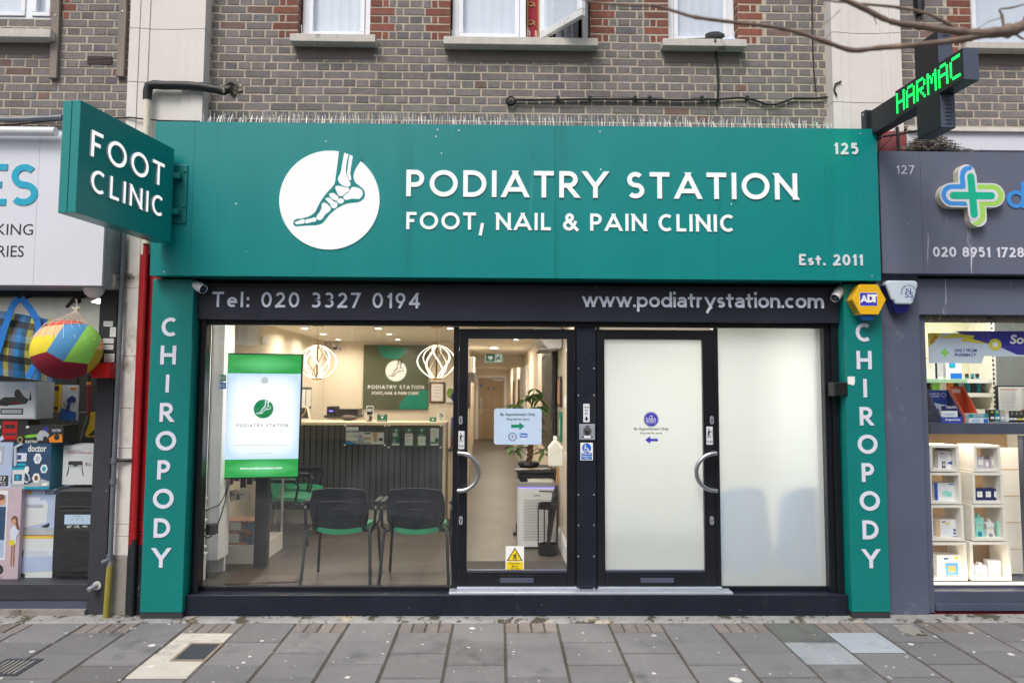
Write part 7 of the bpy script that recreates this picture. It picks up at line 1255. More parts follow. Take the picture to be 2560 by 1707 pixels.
t = thing('office_machine', 'black rack unit with a violet display on a wooden shelf behind the counter', 'machine', (at(856, 1030, 4.2).x, 4.2, 1.3)); r = RC(817, 1016, 895, 1038, 4.1); m = MB(); m.box(r[0], r[0]+(r[1]-r[0])*.25, 4.1, 4.4, r[2], r[3], 'black_plastic'); m.box(r[0]+(r[1]-r[0])*.25, r[1], 4.1, 4.4, r[2], r[2]+(r[3]-r[2])*.72, 'screen_black'); m.build('body', t); m = MB(); w_ = r[1]-r[0]; m.box(r[0]+.03, r[0]+w_*.2, 4.097, 4.1, r[2]+.05, r[2]+.066, 'led_violet'); m.build('display', t); m = MB(); [m.disc(r[0]+w_*(.3+.055*i), r[2]+.03+.03*j, .008, .008, 4.094, 4.1, 'dark_grey', 10) for i in range(12) for j in range(2)]; m.build('knob_rows', t)
m = MB(); q = RC(812, 1038, 896, 1052, 4.1); m.box(q[0], q[1], 4.05, 4.45, q[3]-.03, q[3]-.0, 'dark_grey'); m.box(q[0]+.03, q[1], 4.06, 4.45, q[2]-.3, q[3]-.031, 'light_wood'); m.build('wooden_shelf', t)
c = at(872, 1049, 3.4); m = MB(); m.grid(20, 10, lambda u, v: (c.x+.10*math.cos(u*6.283)*math.sin(v*3.1416), 3.4+.06*math.sin(u*6.283)*math.sin(v*3.1416), zt+.035-.035*math.cos(v*3.1416)), 'base_plate'); m.build('dark_bag', label='low dark brown bag lying on the counter left of the tablet', cat='bag', smooth=True)
# wall sign behind the counter
r = RC(908, 862, 1070, 1023, YB-.03); t = thing('wall_sign', 'square green sign with the foot emblem on the wall behind the counter', 'sign', ((r[0]+r[1])/2, YB-.03, r[2])); m = MB(); m.boxr(r, YB-.03, YB-.001, 'sign_olive'); w_ = r[1]-r[0]; m.prism([(r[0]+.2*w_, r[3]-.001), *[(r[0]+w_*(.45+.24*math.cos(rad(q))), r[3]-.001-w_*.22*math.sin(rad(q))) for q in range(172, 7, -8)][::-1]], YB-.031, YB-.02, 'sign_green2'); m.prism([(r[1]-.001, r[2]+.001), *[(r[1]-.001-w_*.44*math.sin(rad(q)), r[2]+.001+w_*.30*math.cos(rad(q))) for q in range(0, 91, 6)]], YB-.031, YB-.02, 'sign_green2'); m.build('panel', t); m = MB()
c = at(990, 927, YB-.03); R = (at(1016, 927, YB-.03).x-at(964, 927, YB-.03).x)/2; emblem(m, c.x, c.z, R, R, YB-.031, 'paper', 'charcoal_print', 'paper', .006, .001); m.build('foot_emblem', t); words(t, 'PODIATRY STATION', RC(920, 963, 1060, 972, YB-.03), YB-.031, 'paper', .19, .005); words(t, 'FOOT, NAIL & PAIN CLINIC', RC(930, 979, 1048, 986, YB-.03), YB-.031, 'paper', .2, .005)
r = RC(1074, 955, 1112, 1007, YB-.02); t = thing('certificate', 'dark framed certificate on the wall to the right of the green sign', 'picture', ((r[0]+r[1])/2, YB-.02, r[2])); m = MB(); m.boxr(r, YB-.02, YB-.001, 'dark_grey'); m.build('frame', t, bevel=.004); m = MB(); m.box(r[0]+.02, r[1]-.02, YB-.022, YB-.02, r[2]+.02, r[3]-.02, 'skin_print'); m.box(r[0]+.03, r[1]-.03, YB-.023, YB-.02, r[2]+.03, r[3]-.03, 'paper'); [m.box(r[0]+.07, r[1]-.07, YB-.024, YB-.02, r[3]-.07-.05*i, r[3]-.065-.05*i, 'red_ink') for i in range(4)]; m.build('sheet', t)
m = MB(); r = RC(1116, 966, 1145, 1006, YB-.02); m.boxr(r, YB-.02, YB-.001, 'paper'); m.disc(r[0]+.06, r[3]-.10, .055, .08, YB-.022, YB-.02, 'leaf_pale', 20); m.disc(r[0]+.12, r[2]+.08, .05, .07, YB-.0225, YB-.02, 'navy', 20); m.build('leaf_picture', label='pale picture of a green leaf half hidden by the door frame', cat='picture')
c = at(838, 868, YB-.05); m = MB(); m.lathe([(.05, .05), (.05, .03), (.04, 0), (.0, -.025)], (c.x, YB-.06, c.z), 'white_plastic', 20); m.lathe([(.034, -.004), (.02, -.03), (0, -.034)], (c.x, YB-.065, c.z), 'black', 16); m.build('dome_camera', label='small dome camera high on the wall behind the counter', cat='camera', smooth=True)
r = RC(844, 864, 858, 879, YB-.012); m = MB(); m.boxr(r, YB-.012, YB-.001, 'white_plastic'); cx, cz_ = (r[0]+r[1])/2, (r[2]+r[3])/2; m.prism([(cx-.018, cz_-.016), (cx+.018, cz_-.016), (cx, cz_+.018)], YB-.014, YB-.01, 'red'); m.build('warning_plate', label='small white plate with a red triangle beside the dome camera', cat='plate')
for lab, x_, y0, y1, yy in (('dark picture frame higher on the left clinic wall', 789, 968, 1022, 4.1), ('dark picture frame lower on the left clinic wall, by the counter', 782, 1028, 1052, 3.75)):
    z0, z1 = at(x_, y1, yy).z, at(x_, y0, yy).z; m = MB(); m.box(XW, XW+.025, yy-.3, yy+.3, z0, z1, 'dark_grey'); m.box(XW+.024, XW+.027, yy-.27, yy-.02, z0+.03, z1-.03, 'paper'); m.box(XW+.024, XW+.027, yy+.02, yy+.27, z0+.03, z1-.03, 'paper'); m.build('picture_frame', label=lab, cat='picture', group='frames on the left clinic wall')
m = MB(); z_ = 1.52; [m.box(XW, XW+.03, 3.05+.12*i, 3.14+.12*i, z_+.02*(i % 3), z_+.5-.04*(i % 2), ('tan', 'paper', 'grey_print', 'tan', 'silver_letter')[i % 5]) for i in range(6)]; m.build('leaflet_rack', label='rack of tan and grey leaflets on the left clinic wall', cat='rack')
c = at(754, 1040, 3.3); t = thing('menu_stand', 'white slanted card stand with a pale curve at the left end of the counter', 'card', (c.x, 3.3, zt)); q = RC(742, 1015, 772, 1054, 3.3); m = MB(); m.prism([(q[0], zt), (q[1]+.02, zt), (q[1]-.01, q[3]), (q[0], q[3])], 3.3, 3.33, 'acrylic_white'); m.prism([(q[0], zt+.03), (q[1], zt+.03), (q[1]-.03, q[3]-.02), (q[0], q[3]-.02)], 3.297, 3.3, 'dark_grey'); m.tube([(q[0]+.06, 3.295, zt+.05), (q[0]+.1, 3.295, zt+.1), (q[0]+.11, 3.295, q[3]-.02)], .007, 'gold', 5); m.build('card_sheet', t)
# magazine rack at the counter end
xr0 = xR+.02; t = thing('magazine_rack', 'narrow rack of magazines at the right end of the counter', 'rack', (xr0+.08, 3.3, FZ)); m = MB(); m.box(xr0, xr0+.22, 3.45, 3.5, FZ, 1.42, 'light_wood'); m.box(xr0, xr0+.22, 3.2, 3.45, FZ+.02, .98, 'light_wood'); m.box(xr0, xr0+.22, 3.18, 3.45, .98, 1.01, 'base_plate'); m.box(xr0+.01, xr0+.22, 3.25, 3.45, FZ, FZ+.02, 'black'); m.build('rack_body', t)
for i, mm in enumerate(('logo_blue', 'doctor_blue', 'ball_maroon')): m = MB(); m.box(xr0+.02, xr0+.12, 3.40-.03*i, 3.41-.03*i, 1.24-.11*i, 1.38-.11*i, mm); m.build('magazine', t)
# stacking chairs: seat, back, shell, frame and arms of one kind
def make_chair(label, group, fabric='green_vinyl'):
    t = local('stacking_chair', label, 'chair', (0, 0, 0), group)
    sq = lambda u, v, k=.62: (u*math.sqrt(max(0, 1-k*v*v/2)), v*math.sqrt(max(0, 1-k*u*u/2)))
    def pad(fn, mm, name, th, nu=18, nv=12, k=.62):
        m = MB(); m.grid(nu, nv, lambda u, v: fn(*sq(2*u-1, 2*v-1, k), 0), mm); m2 = len(m.v); k_ = m.mi(mm)
        i = m.P([fn(*sq(2*a/nu-1, 2*b/nv-1, k), th) for b in range(nv+1) for a in range(nu+1)]); 
        for b in range(nv):
            for a in range(nu): q = i+b*(nu+1)+a; m.f.append((q, q+nu+1, q+nu+2, q+1)); m.m.append(k_)
        ring = [a for a in range(nu)]+[b*(nu+1)+nu for b in range(nv)]+[nv*(nu+1)+a for a in range(nu, 0, -1)]+[b*(nu+1) for b in range(nv, 0, -1)]
        for a, b in zip(ring, ring[1:]+ring[:1]): m.f.append((a, i+a, i+b, b)); m.m.append(k_)
        return m.build(name, t, smooth=True, ang=70)
    pad(lambda u, v, o: (u*.235, v*.21+.0, .455-.035*(1-u*u)*(.35+.65*(v < 0)*min(1, -v*1.2))-.03*max(0, v)**2+(.022 if o == 0 else -.016)*1), fabric, 'seat', 1)
    pad(lambda u, v, o: (u*.222, -.205-.04*v+.03*u*u+(.02 if o else -.0), .607+v*.165), fabric, 'back_pad', 1, k=.46)
    s_ = pad(lambda u, v, o: (u*.234, -.212-.042*v+.03*u*u-(.022 if o else 0), .602+v*.178), 'shell', 'back_shell', 1, k=.46)
    m = MB(); B_ = lambda u, v: (u*.234, -.2365-.042*v+.03*u*u, .602+v*.178)
    m.tube([B_(u, v) for u, v in ((-.72, -.5), (-.74, .2), (-.62, .36), (0, .38), (.62, .36), (.74, .2), (.72, -.5))], .004, 'shell', 6); m.tube([B_(u, .02) for u in (-.28, 0, .28)], .004, 'shell', 6); m.build('moulded_rib', s_, smooth=True)
    for sx in (-1, 1):
        m = MB(); m.tube([(sx*.245, -.17, .43), (sx*.25, -.215, .43), (sx*.255, -.24, .38), (sx*.275, -.30, 0)], [.012, .013, .013, .013], 'shell', 8); m.build('rear_leg', t, smooth=True)
        m = MB(); m.tube([(sx*.245, .17, .40), (sx*.248, .21, .38), (sx*.27, .25, 0)], .012, 'shell', 8); m.build('front_leg', t, smooth=True)
        m = MB(); m.tube([(sx*.20, -.2, .43), (sx*.20, -.21, .55)], .014, 'shell', 8); m.build('back_bracket', t, smooth=True)
        m = MB(); m.tube([(sx*.245, -.14, .42), (sx*.275, -.16, .46), (sx*.285, -.17, .60), (sx*.285, -.12, .635), (sx*.285, .10, .635), (sx*.285, .15, .60), (sx*.27, .12, .46), (sx*.245, .10, .42)], .0115, 'shell', 8); m.rrect(sx*.285-.02, sx*.285+.02, .638, .660, .008, -.15, .12, 'shell'); m.build('arm', t, smooth=True)
    m = MB(); m.tube([(-.245, -.17, .43), (-.245, .19, .40), (.245, .19, .40), (.245, -.17, .43), (-.245, -.17, .43)], .011, 'shell', 8); m.build('seat_frame', t, smooth=True)
    return t
CG = 'green stacking chairs in the waiting area'
ch = make_chair('left of the two chairs with dark backs against the window', CG)
xc = lambda x: at(x, 1300, .30).x
ch.location = (xc(848), .50, FZ)
def chair(x, y, rz, label): c = copy_tree(ch); c.location = (x, y, FZ); c.rotation_euler = (0, 0, rz); c['label'] = label; return c
chair(xc(1040), .50, 0, 'right of the two chairs with dark backs, next to the clear door')
chair(-2.17, 2.05, rad(-90), 'green seated chair behind the portrait screen, nearer the window'); chair(-2.22, 2.68, rad(-90), 'green seated chair by the left wall, nearest the slatted counter')
def tub(label, x):
    t = local('tub_chair', label, 'chair', (x, .66, FZ), 'blue tub chairs behind the frosted pane'); m = MB(); m.grid(24, 14, lambda u, v: ((.20+.075*(1-v))*math.cos(math.pi*(1+u)), .10+.20*math.sin(math.pi*(1+u)), .06+.70*v-.10*(v**3)*(2*u-1)**2), 'blue_chair'); m.grid(24, 14, lambda u, v: ((.155+.075*(1-v))*math.cos(math.pi*(1+u)), .10+.155*math.sin(math.pi*(1+u)), .06+.70*v-.10*(v**3)*(2*u-1)**2), 'blue_chair'); m.build('curved_back', t, smooth=True, ang=70)
    m = MB(); m.lathe([(.20, .20), (.21, .36), (.20, .40), (.001, .41)], (0, .14, 0), 'blue_chair', 24); m.build('seat', t, smooth=True); m = MB(); m.lathe([(.16, 0), (.16, .02), (.03, .03), (.03, .2)], (0, .14, 0), 'steel', 20); m.build('pedestal', t, smooth=True)
tub('blue tub chair blurred behind the frosted pane, on the left', at(1858, 1300, .6).x); tub('blue tub chair blurred behind the frosted pane, on the right', at(2018, 1300, .6).x)
# portrait screen on its stand
SY = .62; tl, tr_, bl_, br_ = at(572, 881, SY), at(757, 886, SY+.06), at(556, 1197, SY), at(746, 1194, SY+.06)
sw_ = ((tr_-tl).length+(br_-bl_).length)/2; sh_ = ((tl-bl_).length+(tr_-br_).length)/2; ctr = (tl+tr_+bl_+br_)/4; ax = Vector((tr_.x-tl.x+br_.x-bl_.x, .24, 0)).normalized(); ay = Vector((-ax.y, ax.x, 0)); az = Vector((.008, 0, 1)).normalized()
T = Matrix(((ax.x, ay.x, az.x, ctr.x), (ax.y, ay.y, az.y, ctr.y), (ax.z, ay.z, az.z, ctr.z), (0, 0, 0, 1))); hw, hh = sw_/2, sh_/2
t = thing('display_screen', 'tall lit portrait screen on a dark post inside the clinic window', 'screen', (ctr.x, ctr.y, FZ)); m = MB(T); m.box(-hw, hw, 0, .05, -hh, hh, 'black_plastic'); m.build('screen_case', t, bevel=.003)
m = MB(T); e = .012; q = lambda u0, u1, v0, v1, mm, y_: m.box(-hw+e+u0*(2*hw-2*e), -hw+e+u1*(2*hw-2*e), y_, -.0002, -hh+e+v0*(2*hh-2*e), -hh+e+v1*(2*hh-2*e), mm); W2, H2 = 2*hw-2*e, 2*hh-2*e
def picm(name, c_in, c_out, pw, s, dx=1, dz=1, cz=0):
    mm = bpy.data.materials.new(name); mm.use_nodes = True; MATS[name] = mm; tt = mm.node_tree; tt.nodes.clear(); N = tt.nodes.new; L = tt.links.new; tc = N('ShaderNodeTexCoord'); mp = N('ShaderNodeMapping'); L(tc.outputs['Generated'], mp.inputs[0]); mp.inputs['Location'].default_value = (-.5, 0, -.5); sp = N('ShaderNodeSeparateXYZ'); L(mp.outputs[0], sp.inputs[0]); a = []
    for ax_ in (0, 2): k_ = N('ShaderNodeMath'); k_.operation = 'ABSOLUTE'; L(sp.outputs[ax_], k_.inputs[0]); p_ = N('ShaderNodeMath'); p_.operation = 'POWER'; p_.inputs[1].default_value = pw; k2 = N('ShaderNodeMath'); k2.operation = 'MULTIPLY'; k2.inputs[1].default_value = 2; L(k_.outputs[0], k2.inputs[0]); L(k2.outputs[0], p_.inputs[0]); a.append(p_)
    ad = N('ShaderNodeMath'); L(a[0].outputs[0], ad.inputs[0]); L(a[1].outputs[0], ad.inputs[1]); mx = N('ShaderNodeMix'); mx.data_type = 'RGBA'; mx.inputs['A'].default_value = lin(c_in); mx.inputs['B'].default_value = lin(c_out); L(ad.outputs[0], mx.inputs['Factor']); em = N('ShaderNodeEmission'); em.inputs[1].default_value = s; L(mx.outputs['Result'], em.inputs[0]); o = N('ShaderNodeOutputMaterial'); L(em.outputs[0], o.inputs[0])
picm('picture_white', '#ffffff', '#c3dcff', 5, .98); picm('picture_green', '#6fe08c', '#36b458', 1.6, .72)
m.box(-hw+e, hw-e, -.0008, -.0001, -hh+e+.145*H2, -hh+e+.845*H2, 'picture_white'); m.build('screen_picture', t)
m = MB(T); m.box(-hw+e, hw-e, -.0009, -.0001, -hh+e+.845*H2, hh-e, 'picture_green'); m.build('screen_banner', t); m = MB(T); m.box(-hw+e, hw-e, -.0009, -.0001, -hh+e, -hh+e+.145*H2, 'picture_green'); m.build('screen_banner', t)
m = MB(T); zz = -hh+e+.555*H2; R = W2*.135; m.disc(0, zz, R, R, -.0016, -.0001, 'screen_logo', 40); s = lambda l: [(p[0]*R, zz+p[1]*R) for p in l]; m.prism(s(FOOT), -.0021, -.001, 'screen_white')
for b in BONES: m.prism(s(b), -.0026, -.002, 'screen_logo')
m.strokes('PODIATRY STATION', -.355*W2, .345*W2, -hh+e+.408*H2, -hh+e+.432*H2, -.0009, 'screen_ink', .13, .0006); m.strokes('FOOT, NAIL & PAIN CLINIC', -.30*W2, .29*W2, -hh+e+.368*H2, -hh+e+.381*H2, -.0009, 'screen_dim', .13, .0006); m.text('www.podiatrystation.com', -.29*W2, .28*W2, -hh+e+.058*H2, -hh+e+.083*H2, -.0012, 'screen_white', .02); m.disc(.0, -hh+e+.79*H2, R*.36, R*.36, -.0014, -.0002, 'screen_dim', 24); m.rrect(-.38*W2, .37*W2, -hh+e+.258*H2, -hh+e+.262*H2, .0015, -.0013, -.0002, 'screen_dim'); m.box(-.18*W2, .15*W2, -.0013, -.0002, -hh+e+.19*H2, -hh+e+.193*H2, 'screen_dim'); m.build('screen_lettering', t)
pb = at_f(654, 1421); px0_, px1_ = at(638, 1300, pb.y).x, at(670, 1300, pb.y).x; m = MB(); m.box(px0_, px1_, pb.y-.02, pb.y+.06, FZ+.01, ctr.z, 'black_plastic'); m.build('stand_post', t, bevel=.003); m = MB(); P_ = [at_f(x, y) for x, y in ((600, 1420), (735, 1420), (758, 1446), (745, 1456), (560, 1462))]; i = m.P([(p.x, p.y, FZ+.001) for p in P_]+[(p.x, p.y, FZ+.012) for p in P_]); n_ = 5; m.f.append(tuple(range(i+n_, i+2*n_))[::-1]); m.m.append(m.mi('base_plate')); [(m.f.append((i+j, i+(j+1) % n_, i+n_+(j+1) % n_, i+n_+j)), m.m.append(0)) for j in range(n_)]; m.build('base_plate', t)
m = MB(); m.tube([at(575, 1197, .55), at(568, 1225, .5), at(563, 1252, .42), at(552, 1290, .36), at(540, 1320, .32), at(524, 1326, .30)], .006, 'cable', 6); m.tube([at(570, 1197, .55), at(563, 1235, .45), at(548, 1262, .40), at(512, 1276, .30)], .005, 'cable', 6); c = at(523, 1320, .32); m.box(c.x-.02, c.x+.05, .30, .38, c.z-.05, c.z+.03, 'black_plastic'); m.tube([(c.x-.03, .33, c.z), (c.x-.05, .33, c.z-.05), (c.x-.02, .33, c.z-.08), (c.x+.02, .33, c.z-.06)], .006, 'cable', 6); m.build('power_lead', label='black power leads and plug hanging left of the portrait screen', cat='cable', smooth=True, ang=50)
# glass cabinet behind the screen
t = thing('glass_cabinet', 'glass display cabinet of boxes and hanging insoles behind the portrait screen', 'cabinet', (-2.37, 1.35, FZ)); m = MB(); x0, x1_, y0, y1 = -2.60, -2.14, 1.03, 1.68; zt2 = 1.25
m.box(x0, x1_, y0, y1, FZ, FZ+.16, 'white_shelf'); m.box(x0, x1_, y0, y1, zt2, zt2+.03, 'white_shelf'); [m.box(x1_-.02, x1_, y_, y_+.02, FZ+.16, zt2, 'silver') for y_ in (y0, y1-.02)]; m.build('cabinet_frame', t); m = MB(); m.poly([(x1_-.01, y0+.02, FZ+.16), (x1_-.01, y1-.02, FZ+.16), (x1_-.01, y1-.02, zt2), (x1_-.01, y0+.02, zt2)], 'pane'); m.poly([(x0, y0+.005, FZ+.16), (x1_-.02, y0+.005, FZ+.16), (x1_-.02, y0+.005, zt2), (x0, y0+.005, zt2)], 'pane'); m.build('cabinet_glass', t)
for i, (a, b, c_, d, z_, h_, nm) in enumerate(((-2.57, -2.22, 1.06, 1.30, .16, .11, 'lower wide'), (-2.56, -2.22, 1.07, 1.30, .271, .10, 'upper wide'), (-2.55, -2.24, 1.32, 1.60, .16, .13, 'rear'))):
    m = MB(); m.box(x0 + (a+2.6), b, c_, d, FZ+z_+.001, FZ+z_+h_, 'print_a'); m.box(a+.12, a+.22, c_-.002, c_, FZ+z_+.02, FZ+z_+h_-.01, 'paper'); m.build('patterned_box', label='%s colourful patterned box in the glass cabinet' % nm, cat='box', group='patterned boxes in the cabinet')
for i in range(7):
    xx = -2.57+.06*i; m = MB(); m.tube([(xx, 1.25+.03*(i % 2), 1.24), (xx, 1.24, 1.16)], .002, 'wire', 4); m.box(xx-.022, xx+.022, 1.22, 1.25, .80+.03*(i % 3), 1.15, 'charcoal_print' if i % 3 else 'case_black'); m.box(xx-.02, xx+.02, 1.212, 1.22, 1.0, 1.08, 'tan_card' if i in (3, 5) else 'charcoal_print'); m.build('hanging_insole', label='dark hanging insole pack, number %s from the left wall in the cabinet' % ('one', 'two', 'three', 'four', 'five', 'six', 'seven')[i], cat='insoles', group='insole packs in the cabinet')
for i, (u, a) in enumerate(((-2.52, .5), (-2.44, -.3), (-2.36, .35))):
    m = MB(Matrix.Translation((u, 1.15, .74)) @ Matrix.Rotation(a, 4, 'Y')); m.box(-.045, .045, 0, .004, -.05, .05, 'paper'); m.box(-.03, .01, -.001, 0, .0, .012, 'grey_print'); m.build('price_card', label='%s white card leaning among the insoles in the cabinet' % ('left', 'middle', 'right')[i], cat='card', group='white cards in the cabinet')
m = MB(); r = RC(577, 800, 620, 862, 1.3); m.rrect(r[0], r[1], r[2], r[3]+.1, .02, 1.3, 1.6, 'white_plastic'); m.build('wall_heater', label='white air unit high inside the left end of the clinic window', cat='air unit', bevel=.012)
for i, (y0, y1, mm) in enumerate(((937, 953, 'sign_green2'), (956, 972, 'sign_blue'))): r = RC(548, y0, 566, y1, .51); m = MB(); m.boxr(r, .505, .51, mm); m.box(r[0]+.004, r[0]+.014, .503, .506, r[2]+.008, r[3]-.008, 'paper'); [m.box(r[0]+.022, r[1]-.006, .503, .506, r[2]+.012+.012*k_, r[2]+.016+.012*k_, 'paper') for k_ in range(3)]; m.build('safety_sticker', label=('green safety sticker left of the portrait screen', 'blue safety sticker left of the portrait screen')[i], cat='sticker')
r = RC(702, 846, 712, 863, 2.6); m = MB(); m.box(XW, XW+.02, 2.3, 2.45, r[2], r[3], 'white_plastic'); m.build('wall_switch', label='white switch plate high on the left clinic wall', cat='switch')
# corridor things
t = thing('oak_door', 'wood grain door closing the far end of the corridor', 'door', (-.29, 18.2, FZ)); A = at(1196, 1000, 18.15); B = at(1260, 1000, 18.15); zt3 = at(1230, 945, 18.15).z; m = MB(); m.box(A.x, B.x, 18.15, 18.2, FZ+.005, zt3, 'oak_door'); m.build('door_leaf', t)
m = MB(); m.box(A.x-.09, A.x-.005, 18.12, 18.2, FZ, zt3+.09, 'wall_white'); m.box(B.x+.005, B.x+.09, 18.12, 18.2, FZ, zt3+.09, 'wall_white'); m.box(A.x-.005, B.x+.005, 18.12, 18.2, zt3+.005, zt3+.09, 'wall_white'); m.build('door_frame', t)
m = MB(); r = RC(1218, 969, 1238, 974, 18.14); m.boxr(r, 18.14, 18.149, 'dark_grey'); m.box(r[0]+.06, r[1]-.06, 18.137, 18.14, r[2]+.025, r[2]+.04, 'paper'); m.build('name_plaque', t); m = MB(); c = at(1203, 963, 18.14); m.disc(c.x, c.z, .045, .045, 18.143, 18.149, 'sign_blue', 18); m.build('fire_sticker', t); m = MB(); c = at(1203, 1020, 18.14); m.tube([(c.x, 18.1, c.z), (c.x+.13, 18.1, c.z)], .012, 'steel', 8); m.box(c.x-.02, c.x+.02, 18.13, 18.149, c.z-.2, c.z+.35, 'steel'); m.build('lever_handle', t); m = MB(); c = at(1247, 947, 18.14); m.box(c.x-.2, c.x+.15, 18.08, 18.149, c.z-.06, c.z-.005, 'silver'); m.build('door_closer', t)
EY = 8.6; r = RC(1213, 883, 1257, 905, EY); t = thing('exit_sign', 'green running figure exit sign hung from the corridor ceiling', 'sign', ((r[0]+r[1])/2, EY, r[2])); w_, h_ = r[1]-r[0], r[3]-r[2]; m = MB(); m.boxr(r, EY, EY+.012, 'exit_white'); m.build('panel', t); m = MB(); m.box(r[0]+.012, r[0]+w_*.56, EY-.002, EY, r[2]+.012, r[3]-.012, 'sign_green2'); m.prism([(r[0]+w_*.30, r[2]+h_*.2), (r[0]+w_*.45, r[2]+h_*.5), (r[0]+w_*.38, r[2]+h_*.75), (r[0]+w_*.30, r[2]+h_*.6), (r[0]+w_*.22, r[2]+h_*.75), (r[0]+w_*.14, r[2]+h_*.5)], EY-.004, EY, 'exit_white'); m.box(r[0]+w_*.60, r[0]+w_*.64, EY-.002, EY, r[2]+.02, r[3]-.02, 'sign_green2'); m.box(r[0]+w_*.92, r[0]+w_*.97, EY-.002, EY, r[2]+.02, r[3]-.02, 'sign_green2'); c = (r[0]+w_*.78, r[2]+h_*.5); m.disc(c[0]+.01, c[1]+h_*.28, .016, .016, EY-.003, EY, 'sign_green2', 12); m.prism([(c[0]-.04, c[1]), (c[0]-.01, c[1]+.03), (c[0]+.035, c[1]+.02), (c[0]+.01, c[1]-.02), (c[0]+.05, c[1]-.05), (c[0]+.03, c[1]-.06), (c[0]-.01, c[1]-.03), (c[0]-.05, c[1]-.06)], EY-.003, EY, 'sign_green2'); m.build('pictogram', t); m = MB(); m.box(r[0]-.02, r[1]+.02, EY-.005, EY+.02, r[3]+.03, r[3]+.05, 'silver'); [m.tube([(x_, EY, r[3]), (x_, EY, CZ)], .003, 'silver', 5) for x_ in (r[0]+.05, r[1]-.05)]; m.build('hanger', t)
for lab, Yc, dz in (('white box high on the left corridor wall', 6.4, .0), ('smaller white box under the corridor lintel', 9.9, -.12)): m = MB(); x_ = LWX(Yc); m.box(x_, x_+.10, Yc, Yc+.3, 2.02+dz, 2.28+dz, 'white_plastic'); m.build('wall_speaker', label=lab, cat='box', bevel=.01)
m = MB(); m.box(LWX(6.8)-.0, LWX(6.8)+.03, 6.4, 7.1, 1.42, 2.02, 'charcoal_print'); m.build('picture_frame', label='dark picture seen edge on upon the left corridor wall', cat='picture')
for lab, Yc, z0, z1 in (('first thin dark frame edge along the right corridor wall', 10.8, 1.3, 2.0), ('second thin dark frame edge, further down the right corridor wall', 14, 1.35, 2.0)): m = MB(); x_ = RWX(Yc); m.box(x_-.035, x_, Yc, Yc+.6, z0, z1, 'charcoal_print'); m.build('picture_frame', label=lab, cat='picture')
for i, Yc in enumerate((7.6, 8.6, 9.6)): x_ = RWX(Yc); m = MB(); m.box(x_-.03, x_+.0, Yc, Yc+.09, FZ, 2.2, 'wall_white'); m.box(x_-.03, x_, Yc+.75, Yc+.84, FZ, 2.2, 'wall_white'); m.box(x_-.03, x_, Yc+.09, Yc+.75, 2.11, 2.2, 'wall_white'); m.build('side_door_frame', label='white door casing %s along the right corridor wall' % ('first', 'second', 'third')[i], cat='door frame', group='corridor door casings')
m = MB(); x_ = RWX(2.7); m.box(x_-.045, x_, 2.0, 3.9, 1.02, 2.16, 'screen_black'); m.box(x_-.046, x_-.044, 2.05, 3.85, 1.07, 2.11, 'charcoal_print'); m.box(x_-.044, x_-.010, 1.985, 2.0, 1.02, 2.16, 'dark_grey'); m.build('wall_screen', label='tall dark panel hung edge on upon the right corridor wall above the plant', cat='panel', bevel=.004)
m = MB(); m.tube([(x_-.03, 1.95, 2.16), (x_-.05, 1.9, 2.1), (x_-.02, 1.92, 2.02), (x_-.05, 1.95, 1.9), (x_-.01, 1.9, 1.8)], .008, 'cable', 6); m.build('wall_cable', label='black cable curling beside the dark panel on the right corridor wall', cat='cable', smooth=True)
t = thing('air_conditioner', 'white air conditioner high on the right corridor wall', 'air conditioner', (.42, 1.9, 2.1)); m = MB(); x_ = RWX(1.8); m.prism([(x_-.001, 2.40), (x_-.24, 2.40), (x_-.25, 2.24), (x_-.14, 2.12), (x_-.001, 2.13)], 1.45, 2.35, 'white_plastic'); m.build('casing', t, bevel=.015); m = MB(); m.box(x_-.22, x_-.13, 1.5, 2.3, 2.12, 2.135, 'grey_print'); m.build('vent_flap', t)
# plant on the low table
pY = 2.15; pc = at(1322, 1160, pY); tz = at(1320, 1172, pY-.1).z
t = thing('side_table', 'black topped low table under the plant with papers on it', 'table', (pc.x, pY, FZ)); ta, tb = at(1291, 1165, pY-.2).x, RWX(pY)-.03; m = MB(); m.box(ta, tb, pY-.2, pY+.35, tz-.03, tz, 'charcoal_print'); m.box(ta+.02, tb, pY-.18, pY+.33, tz-.13, tz-.05, 'black_plastic'); m.build('table_top', t, bevel=.004)
for a in (ta+.04, tb-.04):
    for b in (pY-.16, pY+.3): m = MB(); m.box(a-.02, a+.02, b-.02, b+.02, FZ, tz-.131, 'black_plastic'); m.build('leg', t)
for i, (u, v, a, mm) in enumerate(((ta+.06, pY-.12, .3, 'paper'), (ta+.22, pY-.13, -.2, 'tan'), (tb-.12, pY-.1, .5, 'paper'))): m = MB(Matrix.Translation((u, v, tz+.001+.002*i)) @ Matrix.Rotation(a, 4, 'Z')); m.box(-.07, .07, -.05, .05, 0, .004, mm); m.build('paper_sheet', label='%s loose leaflet on the black table under the plant' % ('left', 'tan middle', 'right')[i], cat='leaflet', group='leaflets under the plant')
t = thing('potted_plant', 'money tree with braided trunk on the black table in the corridor', 'plant', (pc.x, pY, tz)); m = MB(); m.lathe([(.09, 0), (.12, .03), (.11, .06), (.1, .055)], (pc.x, pY+.05, tz+.004), 'black_plastic', 20); m.build('pot', t, smooth=True); m = MB(); zc1 = at(1320, 1080, pY).z
for k_ in range(3): m.tube([(pc.x+.020*math.cos(s*.75+k_*2.09)+.02*math.sin(s*.2), pY+.05+.020*math.sin(s*.75+k_*2.09), tz+.05+(zc1-tz)*s/18) for s in range(20)], .015, 'plant_bark', 8)
m.build('braided_trunk', t, smooth=True); m = MB(); random.seed(3)
